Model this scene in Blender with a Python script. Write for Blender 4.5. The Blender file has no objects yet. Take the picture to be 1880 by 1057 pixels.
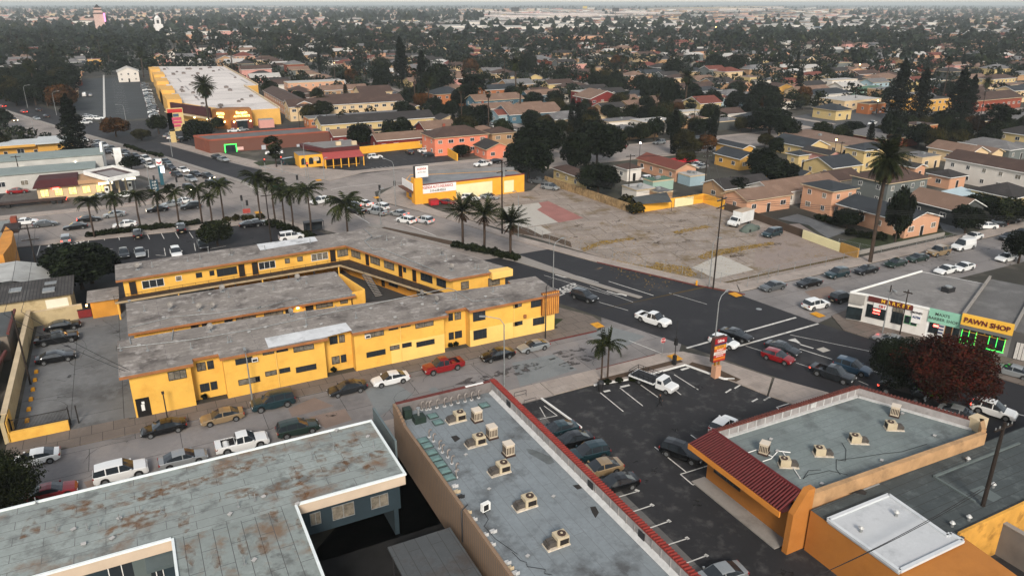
import bpy, bmesh, math, random
from mathutils import Vector, Matrix
R_ = random.Random(7)
rad = math.radians
S = bpy.context.scene
HAZE_D = 0.00013
# ---------------- camera ----------------
YAW = rad(63.0)                       # grid x axis lies 63 deg right of the view
FPX, CX, CY, HOR = 1380.0, 940.0, 528.5, 5.0
PITCH = math.atan((CY-HOR)/FPX)
CAMH = 45.0
cam = bpy.data.cameras.new('camera'); camo = bpy.data.objects.new('camera', cam)
S.collection.objects.link(camo); S.camera = camo
cam.sensor_width = 36; cam.lens = FPX/1880*36; cam.clip_start = 0.5; cam.clip_end = 30000
camo.location = (0, 0, CAMH); camo.rotation_euler = (math.pi/2-PITCH, 0, YAW-math.pi/2)
# ---------------- light -----------------
SUN_EL, SUN_AZ = rad(32), rad(-112)   # direction towards the sun, azimuth measured from +x
w = bpy.data.worlds.new('World'); S.world = w; w.use_nodes = True
nt = w.node_tree; bg = nt.nodes['Background']
sky = nt.nodes.new('ShaderNodeTexSky'); sky.sky_type = 'NISHITA'; sky.sun_disc = False
sky.sun_elevation = SUN_EL; sky.sun_rotation = math.pi/2-SUN_AZ
sky.air_density = 1.3; sky.dust_density = 1.0; sky.ozone_density = 1.0
hs_ = nt.nodes.new('ShaderNodeHueSaturation'); hs_.inputs['Saturation'].default_value = .38; nt.links.new(sky.outputs[0], hs_.inputs['Color'])
gm_ = nt.nodes.new('ShaderNodeMix'); gm_.data_type = 'RGBA'; gm_.blend_type = 'MULTIPLY'; gm_.inputs[0].default_value = 1; gm_.inputs[7].default_value = (1.0,.985,.97,1)
nt.links.new(hs_.outputs[0], gm_.inputs[6]); nt.links.new(gm_.outputs[2], bg.inputs[0]); bg.inputs[1].default_value = 0.075
sl = bpy.data.lights.new('sun', 'SUN'); sl.energy = 1.5; sl.angle = rad(15); sl.color = (1.0, .9, .79)
so = bpy.data.objects.new('sun', sl); S.collection.objects.link(so)
d = Vector((math.cos(SUN_EL)*math.cos(SUN_AZ), math.cos(SUN_EL)*math.sin(SUN_AZ), math.sin(SUN_EL)))
so.rotation_euler = d.to_track_quat('Z', 'Y').to_euler(); so.location = (0, -50, 90)
S.view_settings.view_transform = 'Standard'; S.view_settings.look = 'None'
S.view_settings.exposure = 1.36; S.view_settings.gamma = 1
# ---------------- pixel <-> place ----------------
REG = dict(A=(0,0),B=(470,0),C=(940,0),D=(1400,0),E=(0,260),F=(470,260),G=(940,260),H=(1400,260),I=(0,520),J=(470,520),
   K=(940,520),L=(1400,520),M=(0,787),N=(470,787),O=(940,787),Q=(1400,787))
def px(k, x, y):
 if k == 'p': return (x, y)
 if k in 'stuv':                       # 6.69x study views
  o = dict(s=(0,200), t=(260,180), u=(0,80), v=(260,90))[k]; return (o[0]+x/6.69, o[1]+y/6.69)
 return (REG[k][0]+x/3.915, REG[k][1]+y/3.915)
def ray(k, x, y):
 X, Y = px(k, x, y); a = (X-CX)/FPX; b = -(Y-CY)/FPX
 f = math.cos(PITCH)+b*math.sin(PITCH); z = -math.sin(PITCH)+b*math.cos(PITCH)
 return (a*math.sin(YAW)+f*math.cos(YAW), -a*math.cos(YAW)+f*math.sin(YAW), z)
def at(k, x, y, z=0):
 r = ray(k, x, y); t = (z-CAMH)/r[2]; return (r[0]*t, r[1]*t)
def at3(k, x, y, z=0): p = at(k, x, y, z); return (p[0], p[1], z)
def onY(k, x, y, Y): r = ray(k, x, y); t = Y/r[1]; return (r[0]*t, CAMH+r[2]*t)      # -> X, Z
def onX(k, x, y, Xp): r = ray(k, x, y); t = Xp/r[0]; return (r[1]*t, CAMH+r[2]*t)    # -> Y, Z
def proj(x, y, z=0):
 right = x*math.sin(YAW)-y*math.cos(YAW); fwd = x*math.cos(YAW)+y*math.sin(YAW); up = z-CAMH
 dep = fwd*math.cos(PITCH)-up*math.sin(PITCH); v = fwd*math.sin(PITCH)+up*math.cos(PITCH)
 if dep < 1: dep = 1
 return (CX+FPX*right/dep, CY-FPX*v/dep)
# ---------------- mesh builder ----------------
class MB:
 def __init__(s): s.v = []; s.f = []; s.m = []; s.sm = []
 def add(s, vs, fs, mi=0, smooth=False):
  n = len(s.v); s.v += [tuple(a) for a in vs]
  for f in fs: s.f.append(tuple(i+n for i in f)); s.m.append(mi); s.sm.append(smooth)
  return s
 def box(s, x0, y0, z0, x1, y1, z1, mi=0):
  if x1 < x0: x0, x1 = x1, x0
  if y1 < y0: y0, y1 = y1, y0
  return s.add([(x0,y0,z0),(x1,y0,z0),(x1,y1,z0),(x0,y1,z0),(x0,y0,z1),(x1,y0,z1),(x1,y1,z1),(x0,y1,z1)],
    [(0,3,2,1),(4,5,6,7),(0,1,5,4),(1,2,6,5),(2,3,7,6),(3,0,4,7)], mi)
 def prism(s, poly, z0, z1, mi=0, top=None):
  A = sum(poly[i][0]*poly[(i+1) % len(poly)][1]-poly[(i+1) % len(poly)][0]*poly[i][1] for i in range(len(poly)))
  if A < 0: poly = poly[::-1]
  n = len(poly); vs = [(p[0],p[1],z0) for p in poly]+[(p[0],p[1],z1) for p in poly]
  s.add(vs, [(i,(i+1) % n,n+(i+1) % n,n+i) for i in range(n)]+[tuple(range(n))[::-1]], mi)
  return s.add(vs[n:], [tuple(range(n))], mi if top is None else top)
 def poly(s, pts, z, mi=0):
  A = sum(pts[i][0]*pts[(i+1) % len(pts)][1]-pts[(i+1) % len(pts)][0]*pts[i][1] for i in range(len(pts)))
  if A < 0: pts = pts[::-1]
  return s.add([(p[0],p[1],z) for p in pts], [tuple(range(len(pts)))], mi)
 def tube(s, pts, r, n=6, mi=0, r2=None, cap=True, smooth=True):
  pts = [Vector(p) for p in pts]; N = len(pts); base = len(s.v); rings = []
  for i, p in enumerate(pts):
   d = (pts[min(i+1,N-1)]-pts[max(i-1,0)]).normalized()
   u = d.cross(Vector((0,0,1)));
   if u.length < 1e-3: u = Vector((1,0,0))
   u.normalize(); v = d.cross(u); rr = r if r2 is None else r+(r2-r)*i/(N-1)
   rings.append([p+u*rr*math.cos(2*math.pi*k/n)+v*rr*math.sin(2*math.pi*k/n) for k in range(n)])
  vs = [tuple(q) for g in rings for q in g]; fs = []
  for i in range(N-1):
   for k in range(n): fs.append((i*n+k, i*n+(k+1) % n, (i+1)*n+(k+1) % n, (i+1)*n+k))
  s.add(vs, fs, mi, smooth)
  if cap: s.add(vs[-n:], [tuple(range(n))], mi); s.add(vs[:n], [tuple(range(n))[::-1]], mi)
  return s
 def cyl(s, x, y, z0, z1, r, n=10, mi=0, r2=None): return s.tube([(x,y,z0),(x,y,z1)], r, n, mi, r2)
 def bar(s, a, b, wd, z0, z1, mi=0):          # box along a->b (xy)
  ax, ay = a; bx, by = b; L = math.hypot(bx-ax, by-ay) or 1; nx, ny = -(by-ay)/L*wd/2, (bx-ax)/L*wd/2
  return s.prism([(ax-nx,ay-ny),(bx-nx,by-ny),(bx+nx,by+ny),(ax+nx,ay+ny)], z0, z1, mi)
 def strip(s, a, b, wd, z, mi=0):
  ax, ay = a; bx, by = b; L = math.hypot(bx-ax, by-ay) or 1; nx, ny = -(by-ay)/L*wd/2, (bx-ax)/L*wd/2
  return s.poly([(ax-nx,ay-ny),(bx-nx,by-ny),(bx+nx,by+ny),(ax+nx,ay+ny)], z, mi)
 def mesh(s, name, off=(0,0,0)):
  me = bpy.data.meshes.new(name)
  me.from_pydata([(a-off[0],b-off[1],c-off[2]) for a,b,c in s.v] if off != (0,0,0) else s.v, [], s.f)
  me.polygons.foreach_set('material_index', s.m); me.polygons.foreach_set('use_smooth', s.sm)
  return me
C = S.collection
def root_of(o):
 while o.parent: o = o.parent
 return o
def tag(o, label, cat, group=None, kind=None):
 if kind: o['kind'] = kind
 if label: o['label'] = label
 if cat: o['category'] = cat
 if group: o['group'] = group
 return o
def thing(name, label, cat, loc=(0,0,0), rz=0, group=None):
 o = bpy.data.objects.new(name, None); o.empty_display_size = .2; C.objects.link(o)
 o.location = (loc[0], loc[1], loc[2] if len(loc) > 2 else 0); o.rotation_euler = (0,0,rz)
 return tag(o, label, cat, group)
def mk(name, mb, mats, parent=None, local=False):
 if not isinstance(mats, (list, tuple)): mats = [mats]
 off = (0,0,0); loc = (0,0,0)
 if parent is not None and not local: off = tuple(root_of(parent).location)
 if parent is None and not local:
  xs = [v[0] for v in mb.v]; ys = [v[1] for v in mb.v]; zs = [v[2] for v in mb.v]
  off = loc = ((min(xs)+max(xs))/2, (min(ys)+max(ys))/2, min(zs))
 me = mb.mesh(name, off)
 for m in mats: me.materials.append(m)
 o = bpy.data.objects.new(name, me); C.objects.link(o); o.location = loc
 if parent is not None: o.parent = parent
 return o
def struct(name, mb, mats): o = mk(name, mb, mats); o['kind'] = 'structure'; return o
KIDS = {}
def copy_tree(o, parent=None):
 c = o.copy(); C.objects.link(c)
 if parent is not None: c.parent = parent
 for ch in list(o.children): copy_tree(ch, c)
 return c
# ---------------- materials ----------------
MC = {}
def srgb(h):
 h = h.lstrip('#'); c = [int(h[i:i+2],16)/255 for i in (0,2,4)]
 return tuple(v/12.92 if v <= .04045 else ((v+.055)/1.055)**2.4 for v in c)
def mat(name, col, rough=.8, var=.25, scale=.35, metal=0, stain=None, samt=.5, sscale=.25, seam=None, emit=0, coat=0, fine=0, tint=None, bump=0, alpha=None):
 if name in MC: return MC[name]
 if isinstance(col, str): col = srgb(col)
 m = bpy.data.materials.new(name); m.use_nodes = True; MC[name] = m
 n = m.node_tree.nodes; l = m.node_tree.links; b = n['Principled BSDF']
 b.inputs['Roughness'].default_value = rough; b.inputs['Metallic'].default_value = metal
 b.inputs['Coat Weight'].default_value = coat
 b.inputs['Specular IOR Level'].default_value = .35
 geo = n.new('ShaderNodeNewGeometry'); pos = geo.outputs['Position']
 def noise(sc, det=4, ro=.6):
  t = n.new('ShaderNodeTexNoise'); t.inputs['Scale'].default_value = sc; t.inputs['Detail'].default_value = det
  t.inputs['Roughness'].default_value = ro; l.new(pos, t.inputs['Vector']); return t.outputs['Fac']
 def ramp(src, a, c):
  r = n.new('ShaderNodeMapRange'); r.inputs[1].default_value = a; r.inputs[2].default_value = c; l.new(src, r.inputs[0]); return r.outputs[0]
 def mix(fac, a, c):
  x = n.new('ShaderNodeMix'); x.data_type = 'RGBA'
  for s_, v in ((0,fac),(6,a),(7,c)):
   if hasattr(v, 'links'): l.new(v, x.inputs[s_])
   else: x.inputs[s_].default_value = v if s_ == 0 else (*v[:3],1)
  return x.outputs[2]
 cur = tuple(col)
 if var:
  dk = tuple(c*(1-var) for c in col); lt = tuple(min(1,c*(1+var*.6)) for c in col)
  cur = mix(ramp(noise(scale), .33, .67), dk, lt)
  if fine: cur = mix(ramp(noise(scale*14, 3), .3, .7), cur, tuple(c*(1-fine) for c in col))
 if stain:
  for i, st in enumerate(stain if isinstance(stain, list) else [stain]):
   if isinstance(st, str): st = srgb(st)
   f = ramp(noise(sscale*(1+i*1.7), 6, .65), .52, .66)
   mm = n.new('ShaderNodeMath'); mm.operation = 'MULTIPLY'; l.new(f, mm.inputs[0]); mm.inputs[1].default_value = samt
   cur = mix(mm.outputs[0], cur, st)
 if seam:      # (length, width, colour, angle)
  br = n.new('ShaderNodeTexBrick'); mp = n.new('ShaderNodeMapping'); l.new(pos, mp.inputs[0]); mp.inputs['Rotation'].default_value[2] = seam[3]
  l.new(mp.outputs[0], br.inputs['Vector']); br.inputs['Scale'].default_value = 1; br.inputs['Brick Width'].default_value = seam[0]
  br.inputs['Row Height'].default_value = seam[1]; br.inputs['Mortar Size'].default_value = seam[4] if len(seam) > 4 else .04
  br.inputs['Mortar Smooth'].default_value = .1
  br.inputs['Color1'].default_value = (0,0,0,1); br.inputs['Color2'].default_value = (.16,.16,.16,1); br.inputs['Mortar'].default_value = (1,1,1,1)
  cur = mix(br.outputs['Color'], cur, seam[2])
 if hasattr(cur, 'links'): l.new(cur, b.inputs['Base Color'])
 else: b.inputs['Base Color'].default_value = (*cur, 1)
 if bump:
  bp = n.new('ShaderNodeBump'); bp.inputs['Strength'].default_value = bump; bp.inputs['Distance'].default_value = .05
  l.new(noise(6, 4), bp.inputs['Height']); l.new(bp.outputs[0], b.inputs['Normal'])
 if emit:
  b.inputs['Emission Color'].default_value = (*col, 1); b.inputs['Emission Strength'].default_value = emit
 if alpha is not None: b.inputs['Alpha'].default_value = alpha
 return m
GLASS = mat('window_glass', (.02,.025,.03), .08, 0); GLASS.node_tree.nodes['Principled BSDF'].inputs['Specular IOR Level'].default_value = .6
CURT = mat('curtained_glass', '#6d675c', .35, .5, 2.5)
WHITE = mat('white_paint', '#d8d8d4', .6, .12, .8)
CREAMT = mat('cream_trim', '#b9a789', .7, .15)
DARKM = mat('dark_metal', (.02,.02,.022), .5, .2)
BLACK = mat('black_plastic', (.012,.012,.013), .6, 0)
STEEL = mat('galvanised_steel', '#8e9191', .45, .25, 3, metal=.4)
TIMBER = mat('pole_timber', '#241c17', .9, .3, 1.5)
CONC = mat('concrete', '#8b8680', .9, .18, .25, fine=.12, stain='#4d4843', samt=.35)
def breakup(m, sc=.9, lo=.47, hi=.6, mx=1):
 n = m.node_tree.nodes; l = m.node_tree.links; t = n.new('ShaderNodeTexNoise'); t.inputs['Scale'].default_value = sc; t.inputs['Detail'].default_value = 6
 g_ = n.new('ShaderNodeNewGeometry'); l.new(g_.outputs['Position'], t.inputs['Vector']); r = n.new('ShaderNodeMapRange'); r.inputs[1].default_value = lo; r.inputs[2].default_value = hi; r.inputs[4].default_value = mx
 l.new(t.outputs['Fac'], r.inputs[0]); l.new(r.outputs[0], n['Principled BSDF'].inputs['Alpha']); return m
# ---------------- ground, roads ----------------
GROUND = mat('city_ground', '#3b3932', .95, .45, .05, stain=['#2c3020','#6a645c'], samt=.6, sscale=.03)
ASPH = mat('fresh_asphalt', (.017,.017,.020), .82, .16, .12, fine=.2, stain=(.05,.048,.048), samt=.4, sscale=.12)
LOTA = mat('lot_asphalt', (.020,.020,.022), .85, .3, .15, fine=.25, stain=[(.018,.018,.02),(.07,.068,.066)], samt=.6, sscale=.22)
OLDA = mat('old_asphalt', '#57534f', .9, .22, .2, fine=.15, stain=['#3d3a38','#6e6963'], samt=.5, sscale=.1)
STC = mat('street_concrete', '#807c7a', .88, .3, .12, fine=.14, stain=['#4a4542','#857f7a'], samt=.55, sscale=.11, seam=(9,4.6,(.03,.028,.027),0,.03))
STB = mat('boulevard_concrete', '#8d857f', .88, .18, .12, fine=.12, stain=['#55504c','#938b85'], samt=.5, sscale=.09, seam=(12,3.6,(.05,.047,.045),rad(70.5),.03))
WALK = mat('sidewalk_concrete', '#9a8f86', .9, .2, .2, fine=.1, stain=['#6b625b','#a59b92'], samt=.5, sscale=.22, seam=(1.8,1.8,(.17,.155,.145),0,.02))
WALKD = mat('brown_sidewalk', '#6f655d', .9, .25, .3, fine=.15, seam=(2.2,2.2,(.04,.035,.03),0,.03))  # browner, darker concrete than the other sidewalks
YARD = mat('yard_concrete', '#6d6e6e', .9, .28, .12, fine=.15, stain=['#3a3938','#757778'], samt=.6, sscale=.14, seam=(14,5.5,(.03,.03,.03),rad(90),.035))
VAC = mat('vacant_lot_surface', '#968a80', .95, .28, .18, fine=.3, stain=['#63502c','#9c938b'], samt=.75, sscale=.16, seam=(7,5,(.07,.055,.035),.2,.06))
WEED = mat('dry_weeds', '#54431c', .98, .5, .9, fine=.3)
DIRT = mat('bare_dirt', '#4a3a2c', .98, .4, .8, fine=.2)
LAWN = mat('lawn_grass', '#2c3517', .98, .4, .8, fine=.3)
PINKS = mat('pink_slab_paint', '#94655e', .9, .25, .3, fine=.15)
WSLAB = mat('pale_slab', '#aaa59c', .9, .15, .25, fine=.1, stain='#88827a', samt=.4)
ROADP = mat('road_paint', '#c4c2bc', .7, .18, .9, stain='#6d6b68', samt=.5, sscale=1.2)
YELP = mat('yellow_kerb_paint', '#c48a1e', .8, .2, 1.5)
REDK = mat('red_kerb_paint', '#5e2a26', .85, .3, 1.5)
def poly_struct(name, pts, z, m):
 mb = MB(); mb.poly(pts, z); return struct(name, mb, m)
g = MB(); g.add([(-9000,-300,0),(16000,-300,0),(16000,16000,0),(-9000,16000,0)], [(0,1,2,3)]); struct('ground', g, GROUND)
NEARK = [(86,14),(78,38),(71.9,55.6),(68.7,63.1),(65,75),(60.2,88.5),(57.5,96),(49,120),(42,138),(33,157),(24,169)]
FARK = [(108,10),(98.5,36),(95,47),(90.7,62),(88.1,71.6),(86.0,84.6),(81.9,93.2),(73.6,110.4),(66.4,130.3),(59.4,154.8),(51.5,173)]
# boulevard: black overlay to the south, concrete to the north
poly_struct('boulevard_concrete_road', [(57,118),(49,120),(42,138),(33,157),(24,169),(14,172),(-30,172),(-30,195),(6,201),(9,211),(-8,258),(-42,352),(-95,500),(-62,500),(-9.5,348),(9.8,284.7),(33.3,225.4),(46.5,201),(58,206),(80,207),(66,190),(54,183),(51.5,173),(59.4,154.8),(66.4,130.3),(70,121)], .004, STB)
poly_struct('boulevard_asphalt_road', [(86,14),(78,38),(71.9,55.6),(68.7,63.1),(65,75),(60.2,88.5),(57.5,96),(48.6,121),(69.8,121.5),(73.6,110.4),(81.9,93.2),(86,84.6),(88.1,71.6),(90.7,62),(95,47),(98.5,36),(108,10)], .008, ASPH)
poly_struct('boulevard_north_asphalt', [(28.5,197),(33,223),(21.8,251),(9.8,284.7),(-9.5,348),(-62,500),(-77,500),(-25,345),(8,260),(24.5,214)], .010, ASPH)
poly_struct('side_street', [(-120,73.8),(-120,84),(57.5,84),(60.5,88.5),(65,75),(62,72),(60,73.8)], .004, STC)
poly_struct('side_street_east', [(88.1,71.6),(86,84.6),(86.5,86.6),(420,89),(420,78),(101,74.2)], .004, STC)
poly_struct('cross_street', [(54,190),(66,190),(420,190),(420,207),(46,207)], .006, STB)
poly_struct('cross_street_west', [(-300,172),(-30,172),(-30,195),(-300,195)], .004, STC)
PALE = mat('pale_road_concrete', '#857b76', .9, .15, .1, fine=.1)
for xx, m, nm in ((124.5,OLDA,'residential_street'),(237,PALE,'pale_residential_street'),(356,OLDA,'residential_street'),(475,PALE,'residential_street'),(-95,OLDA,'residential_street'),(600,OLDA,'residential_street'),(730,OLDA,'residential_street')):
 poly_struct(nm, [(xx,207),(xx+10.5,207),(xx+10.5,1500),(xx,1500)], .005, m)
poly_struct('junction_asphalt', [(228,190),(320,190),(320,236),(262,236),(232,226)], .012, mat('junction_asphalt', '#4a4b4c', .9, .15, .1, fine=.1))
for yy in (470,700,930,1200): poly_struct('residential_cross_street', [(-300,yy),(1100,yy),(1100,yy+9),(-300,yy+9)], .003, OLDA)
# lots
poly_struct('corner_parking_lot', [(31.5,20),(31.8,70.2),(47.3,70.2),(53.2,69.4),(61.3,69.5),(63.1,64),(71,42),(78,20)], .006, LOTA)
poly_struct('driveway_yard', [(-16.4,87.9),(-3.5,87.9),(-3.5,130),(-16.4,130)], .005, YARD)
poly_struct('courtyard_paving', [(-3.5,96),(52,96),(39,123),(-3.5,123)], .006, mat('courtyard_paving', '#3a3938', .9, .25, .2))
poly_struct('west_parking_lot', [(-22,131),(-22,170),(20,170),(33,153.5),(40.5,132),(-4,130.3)], .006, ASPH)
poly_struct('vacant_lot', [(89,89.3),(119.2,90),(124,120),(121,119.5),(121,136.3),(100.3,136.3),(98.5,175),(90,166),(66,165),(64,150),(70.5,131),(76.5,112),(84.5,95)], .006, VAC)
poly_struct('insurance_lot', [(58.5,165.5),(88,166),(98,176),(98,189),(66,189),(60.5,184)], .010, mat('insurance_lot_asphalt', '#4c4743', .95, .3, .2, fine=.2))
def gp(k, *xy): return [at(k, xy[i], xy[i+1]) for i in range(0, len(xy), 2)]
poly_struct('white_slab', gp('G',-60,470,190,440,330,580,60,622,-40,640), .012, WSLAB)
poly_struct('pink_slab', gp('G',190,440,262,428,515,550,335,582,180,490,215,468), .016, PINKS)
poly_struct('pale_slab', gp('G',110,620,205,605,285,655,210,672), .020, WSLAB)
poly_struct('corner_slab', gp('G',1290,905,1500,815,1740,920,1465,985), .012, WSLAB)
poly_struct('pale_yard_slab', gp('H',-40,640,60,600,265,590,560,770,640,830,250,930,-60,900), .012, mat('bleached_slab','#8d8078',.9,.25,.3,fine=.2,stain='#5a4a30',samt=.5,sscale=.3))
poly_struct('burger_lot', gp('F',200,190,300,100,770,150,800,60,1240,20,1440,150,520,262,340,240), .014, LOTA)
poly_struct('auto_store_lot', [(28,253),(62,268),(62,306),(27,305),(11,345),(-8,348),(9,288)], .006, LOTA)
poly_struct('auto_store_parking', [(-14,355),(14,350),(14,560),(-20,560),(-20,400)], .006, mat('lot_grey_asphalt','#34383a',.9,.2,.1))
poly_struct('gas_station_forecourt', [(-24,196),(6,202),(8,211),(-4,240),(-28,240),(-32,196)], .006, OLDA)
poly_struct('yard_road', [(-60,195.5),(-32,196),(-28,240),(-60,240)], .0075, LOTA)
# sidewalks as raised slabs with kerbs
def walk(name, pts, m=WALK, h=.13):
 mb = MB(); mb.prism(pts, 0, h); return struct(name, mb, m)
def off(pts, dx): return [(x+dx, y) for x, y in pts]
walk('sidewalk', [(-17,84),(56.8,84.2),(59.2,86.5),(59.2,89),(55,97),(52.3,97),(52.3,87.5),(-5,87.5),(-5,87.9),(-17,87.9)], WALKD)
walk('sidewalk', [(-45,73.8),(-45,63.2),(19,63.2),(19,67.3),(31.9,67.3),(31.9,70.2),(41.5,70.2),(41.5,73.8)])
walk('sidewalk', [(41.6,73.8),(41.6,70.3),(47,70.4),(53,69.6),(61.6,69.7),(63.3,64.2),(64.8,58.4),(68.7,61.5),(66,69),(63.5,72.8),(60,73.8)])
walk('sidewalk', [(64.9,58.2),(73,36),(79,20),(86,14),(78,38),(71.9,55.6),(69,61.3)])
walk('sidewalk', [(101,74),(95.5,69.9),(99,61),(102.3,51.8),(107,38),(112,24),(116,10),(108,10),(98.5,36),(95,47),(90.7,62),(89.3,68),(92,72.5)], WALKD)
walk('sidewalk', [(66.4,130.3),(59.4,154.8),(52.6,172),(54,179),(60,186),(66,189.5),(64,180),(59,172),(61.5,158),(68.6,131),(76,112.2),(84,95.6),(88.6,89.6),(86.6,86.7),(82.4,93.2),(73.8,110.8)])
walk('sidewalk', [(88.7,89.5),(86.9,86.8),(260,88.2),(260,91),(147,90.8),(119,90.2)])
walk('sidewalk', [(66,190.5),(66,187.5),(230,187.5),(230,190)])
walk('sidewalk', [(47,200.5),(58,206.6),(124,207),(124,210),(80,210),(56,210),(36,232),(15,283),(10,284.7),(33.3,225.4)])
walk('sidewalk', [(135,207),(236,207),(236,209.5),(135,209.5)])
walk('sidewalk', [(-30,172),(20,172),(27,168),(31,160),(33,157),(30,156),(24,166),(-22,169.6)])
walk('sidewalk', [(-300,195),(5,195.2),(9.5,199),(9.5,209),(7,213),(3.5,211),(3.5,201),(0,198.5),(-300,198.5)])
for xx in (120.5,135,233,247.5,352,366.5): walk('sidewalk', [(xx,210),(xx+3.5,210),(xx+3.5,470),(xx,470)])
# medians
walk('road_median', [(70.9,92.2),(70.0,92.0),(66.5,101),(60.5,118),(52,134),(43,153),(44.2,155),(55.5,136),(63.2,119.5),(67.6,101.4)], CONC, .15)
mb = MB(); mb.prism([(62.4,119.3),(55,134.5),(46,150.5),(45.2,150),(53,133.5),(61,118.5)], .1, .17); struct('median_planting_bed', mb, DIRT)
walk('road_median', [(29,196),(24,213),(8,259.5),(-25,345),(-77,490),(-75,490),(-23.5,345),(9.2,260),(25.3,213.5),(29.8,196)], CONC, .15)
# verges and lawns
poly_struct('lawn', [(125,92),(125,99),(145,101),(151,92)], .015, LAWN)
poly_struct('lawn', [(120.3,92),(120.3,107),(124.5,101),(124.5,92)], .017, LAWN)
poly_struct('planting_strip', [(48.5,71.2),(61.5,71.2),(61.5,70.2),(48.5,70.2)], .135, DIRT)
poly_struct('planting_strip', [(61.6,69.3),(63.8,62.7),(64.8,62.9),(64.2,66.5),(62.5,69.6)], .137, DIRT)
poly_struct('lawn_corner', [(51.6,92.5),(51.6,88),(54.6,90)], .135, LAWN)
poly_struct('lawn', gp('E',1820,155,1879,140,1990,145,2080,150,1870,180), .14, LAWN)
poly_struct('verge', [(60,90.9),(118,91.2),(118,92),(88,91.6)], .02, WEED)
WEEDP = []
for i, q in enumerate([('G',490,770,640,715,880,690,870,705,640,745,520,790),('G',1140,650,1400,600,1430,615,1180,665),('G',1330,830,1400,790,1879,720,1879,740,1500,815,1380,850),('G',600,830,1000,900,1300,990,1290,1005,960,930,590,850),('G',1030,870,1280,905,1330,960,1200,990,1000,935)]):
 WEEDP.append(gp(q[0], *q[1:]))
poly_struct('dirt_bank', gp('G',0,590,130,630,420,720,430,760,260,700,0,650), .0135, DIRT)
poly_struct('driveway', gp('H',110,555,250,520,620,640,470,695,330,600), .018, YARD); poly_struct('driveway', gp('H',1260,570,1420,600,1480,700,1300,640), .019, YARD)
mb = MB(); mb.bar((48.9,84.12), (56.7,84.1), .16, 0, .15); struct('red_kerb', mb, REDK)
mb = MB(); mb.bar((49.9,73.7), (59.5,73.75), .16, 0, .15); struct('red_kerb', mb, REDK)
mb = MB(); mb.bar((86.6,85.4),(82.0,93.0), .16, 0, .16); mb.bar((82,93),(73.9,110.4), .16, 0, .16); struct('red_kerb', mb, REDK)
mb = MB(); mb.bar((0.8,198.2),(6,201), .2, 0, .16); mb.bar((-3,197.6),(0.8,198.2), .2, 0, .16); struct('red_kerb', mb, REDK)
for (k,x,y) in (('K',612,305),('K',1170,538),('K',1605,85),('L',395,230),('F',450,280),('F',870,405),('E',1855,512)):
 X, Y = at(k,x,y); mb = MB(); mb.prism([(X-.7,Y-.9),(X+.7,Y-.9),(X+.7,Y+.9),(X-.7,Y+.9)], .1, .145); struct('tactile_paving', mb, YELP)
# gutter strip and kerb islands in the corner lot
mb = MB(); mb.strip((36.9,20),(37.6,66.5), .95, .0115); struct('drain_gutter', mb, mat('gutter_concrete','#5f5d5b',.9,.2,.4,seam=(3,.9,(.05,.05,.05),rad(90),.03)))
def kerb(pts, m=CONC, w_=.18, h=.18, nm='kerb'):
 mb = MB()
 for a, b in zip(pts, pts[1:]): mb.bar(a, b, w_, 0, h)
 return struct(nm, mb, m)
kerb([(47.3,70.15),(53.2,69.3),(61.2,69.45),(63.0,64.1),(64.2,63.4)], WHITE)
kerb([at('K',210,830),at('K',500,1040)], WHITE)
# lane paint
PZ = .0125
pm = MB()
def line(a, b, w_=.15, z=PZ): pm.strip(a, b, w_, z)
line(at('K',1255,465), at('L',240,245), .35); line(at('K',1510,485), at('L',400,290), .35)
def blx(t, o): return (60.2+o+.345*t*1.0, 88.5-.94*t)       # t metres down the boulevard
line((68.3,101.2),(62.9,117.5),.16); line((70.2,101),(73,92),.16)
line(at('L',265,470), at('L',500,545), .16); line(at('L',780,625), at('L',860,650), .16); line(at('L',1800,930), at('L',1879,950), .2)
for a, b in ((('K',625,135),('K',835,195)),(('K',300,35),('K',390,65)),(('K',1680,450),('K',1810,490)),(('K',1130,70),('K',1400,150)),(('L',240,570),('L',330,600)),(('L',690,700),('L',760,730)),(('K',560,20),('K',870,135)),(('L',200,370),('L',880,510))):
 line(at(*a), at(*b), .1)
line(at('G',230,960), at('G',700,1100), .1)
line(at('K',840,410), at('K',1080,505), .12)
for q in ((('F',540,345),('F',640,325)),(('F',640,325),('F',900,300)),(('F',1000,590),('F',1150,570)),(('F',990,560),('F',1300,680)),(('F',640,480),('F',820,590)),(('E',1640,255),('E',1879,360)),(('E',1480,270),('E',1640,330))): line(at(*q[0]), at(*q[1]), .2, .0105)
# stalls of the corner lot
for q in ((635,785,800,920),(775,750,940,880),(905,715,1060,825),(1130,735,1215,800),(1165,655,1340,765)): line(at('K',q[0],q[1]), at('K',q[2],q[3]), .13)
for q in ((660,778,705,768),(780,745,845,730),(1215,622,1270,605)): line(at('K',q[0],q[1]), at('K',q[2],q[3]), .4)
for q in ((770,487,905,447),(860,597,1015,545),(980,715,1135,660),(1105,837,1265,785),(1240,968,1400,908)): line(at('O',q[0],q[1]), at('O',q[2],q[3]), .13)
for q in ((885,435,915,448),(995,538,1020,552),(1118,652,1140,668),(1250,775,1270,792),(1385,900,1410,915)): line(at('O',q[0],q[1]), at('O',q[2],q[3]), .3)
for q in ((1025,128,1255,312),(1255,312,1210,325),(1210,325,1300,402),(1300,402,1350,383),(1255,312,1420,260),(1285,42,1330,75)): line(at('O',q[0],q[1]), at('O',q[2],q[3]), .13)
line(at('K',200,975), at('K',325,950), .1); line(at('K',230,880), at('K',325,950), .1); line(at('K',200,890), at('K',240,960), .1)
for q in ((1535,785,1575,760),(1600,755,1640,730),(1810,840,1855,815),(1725,850,1765,828)): line(at('K',q[0],q[1]), at('K',q[2],q[3]), .22)
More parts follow.
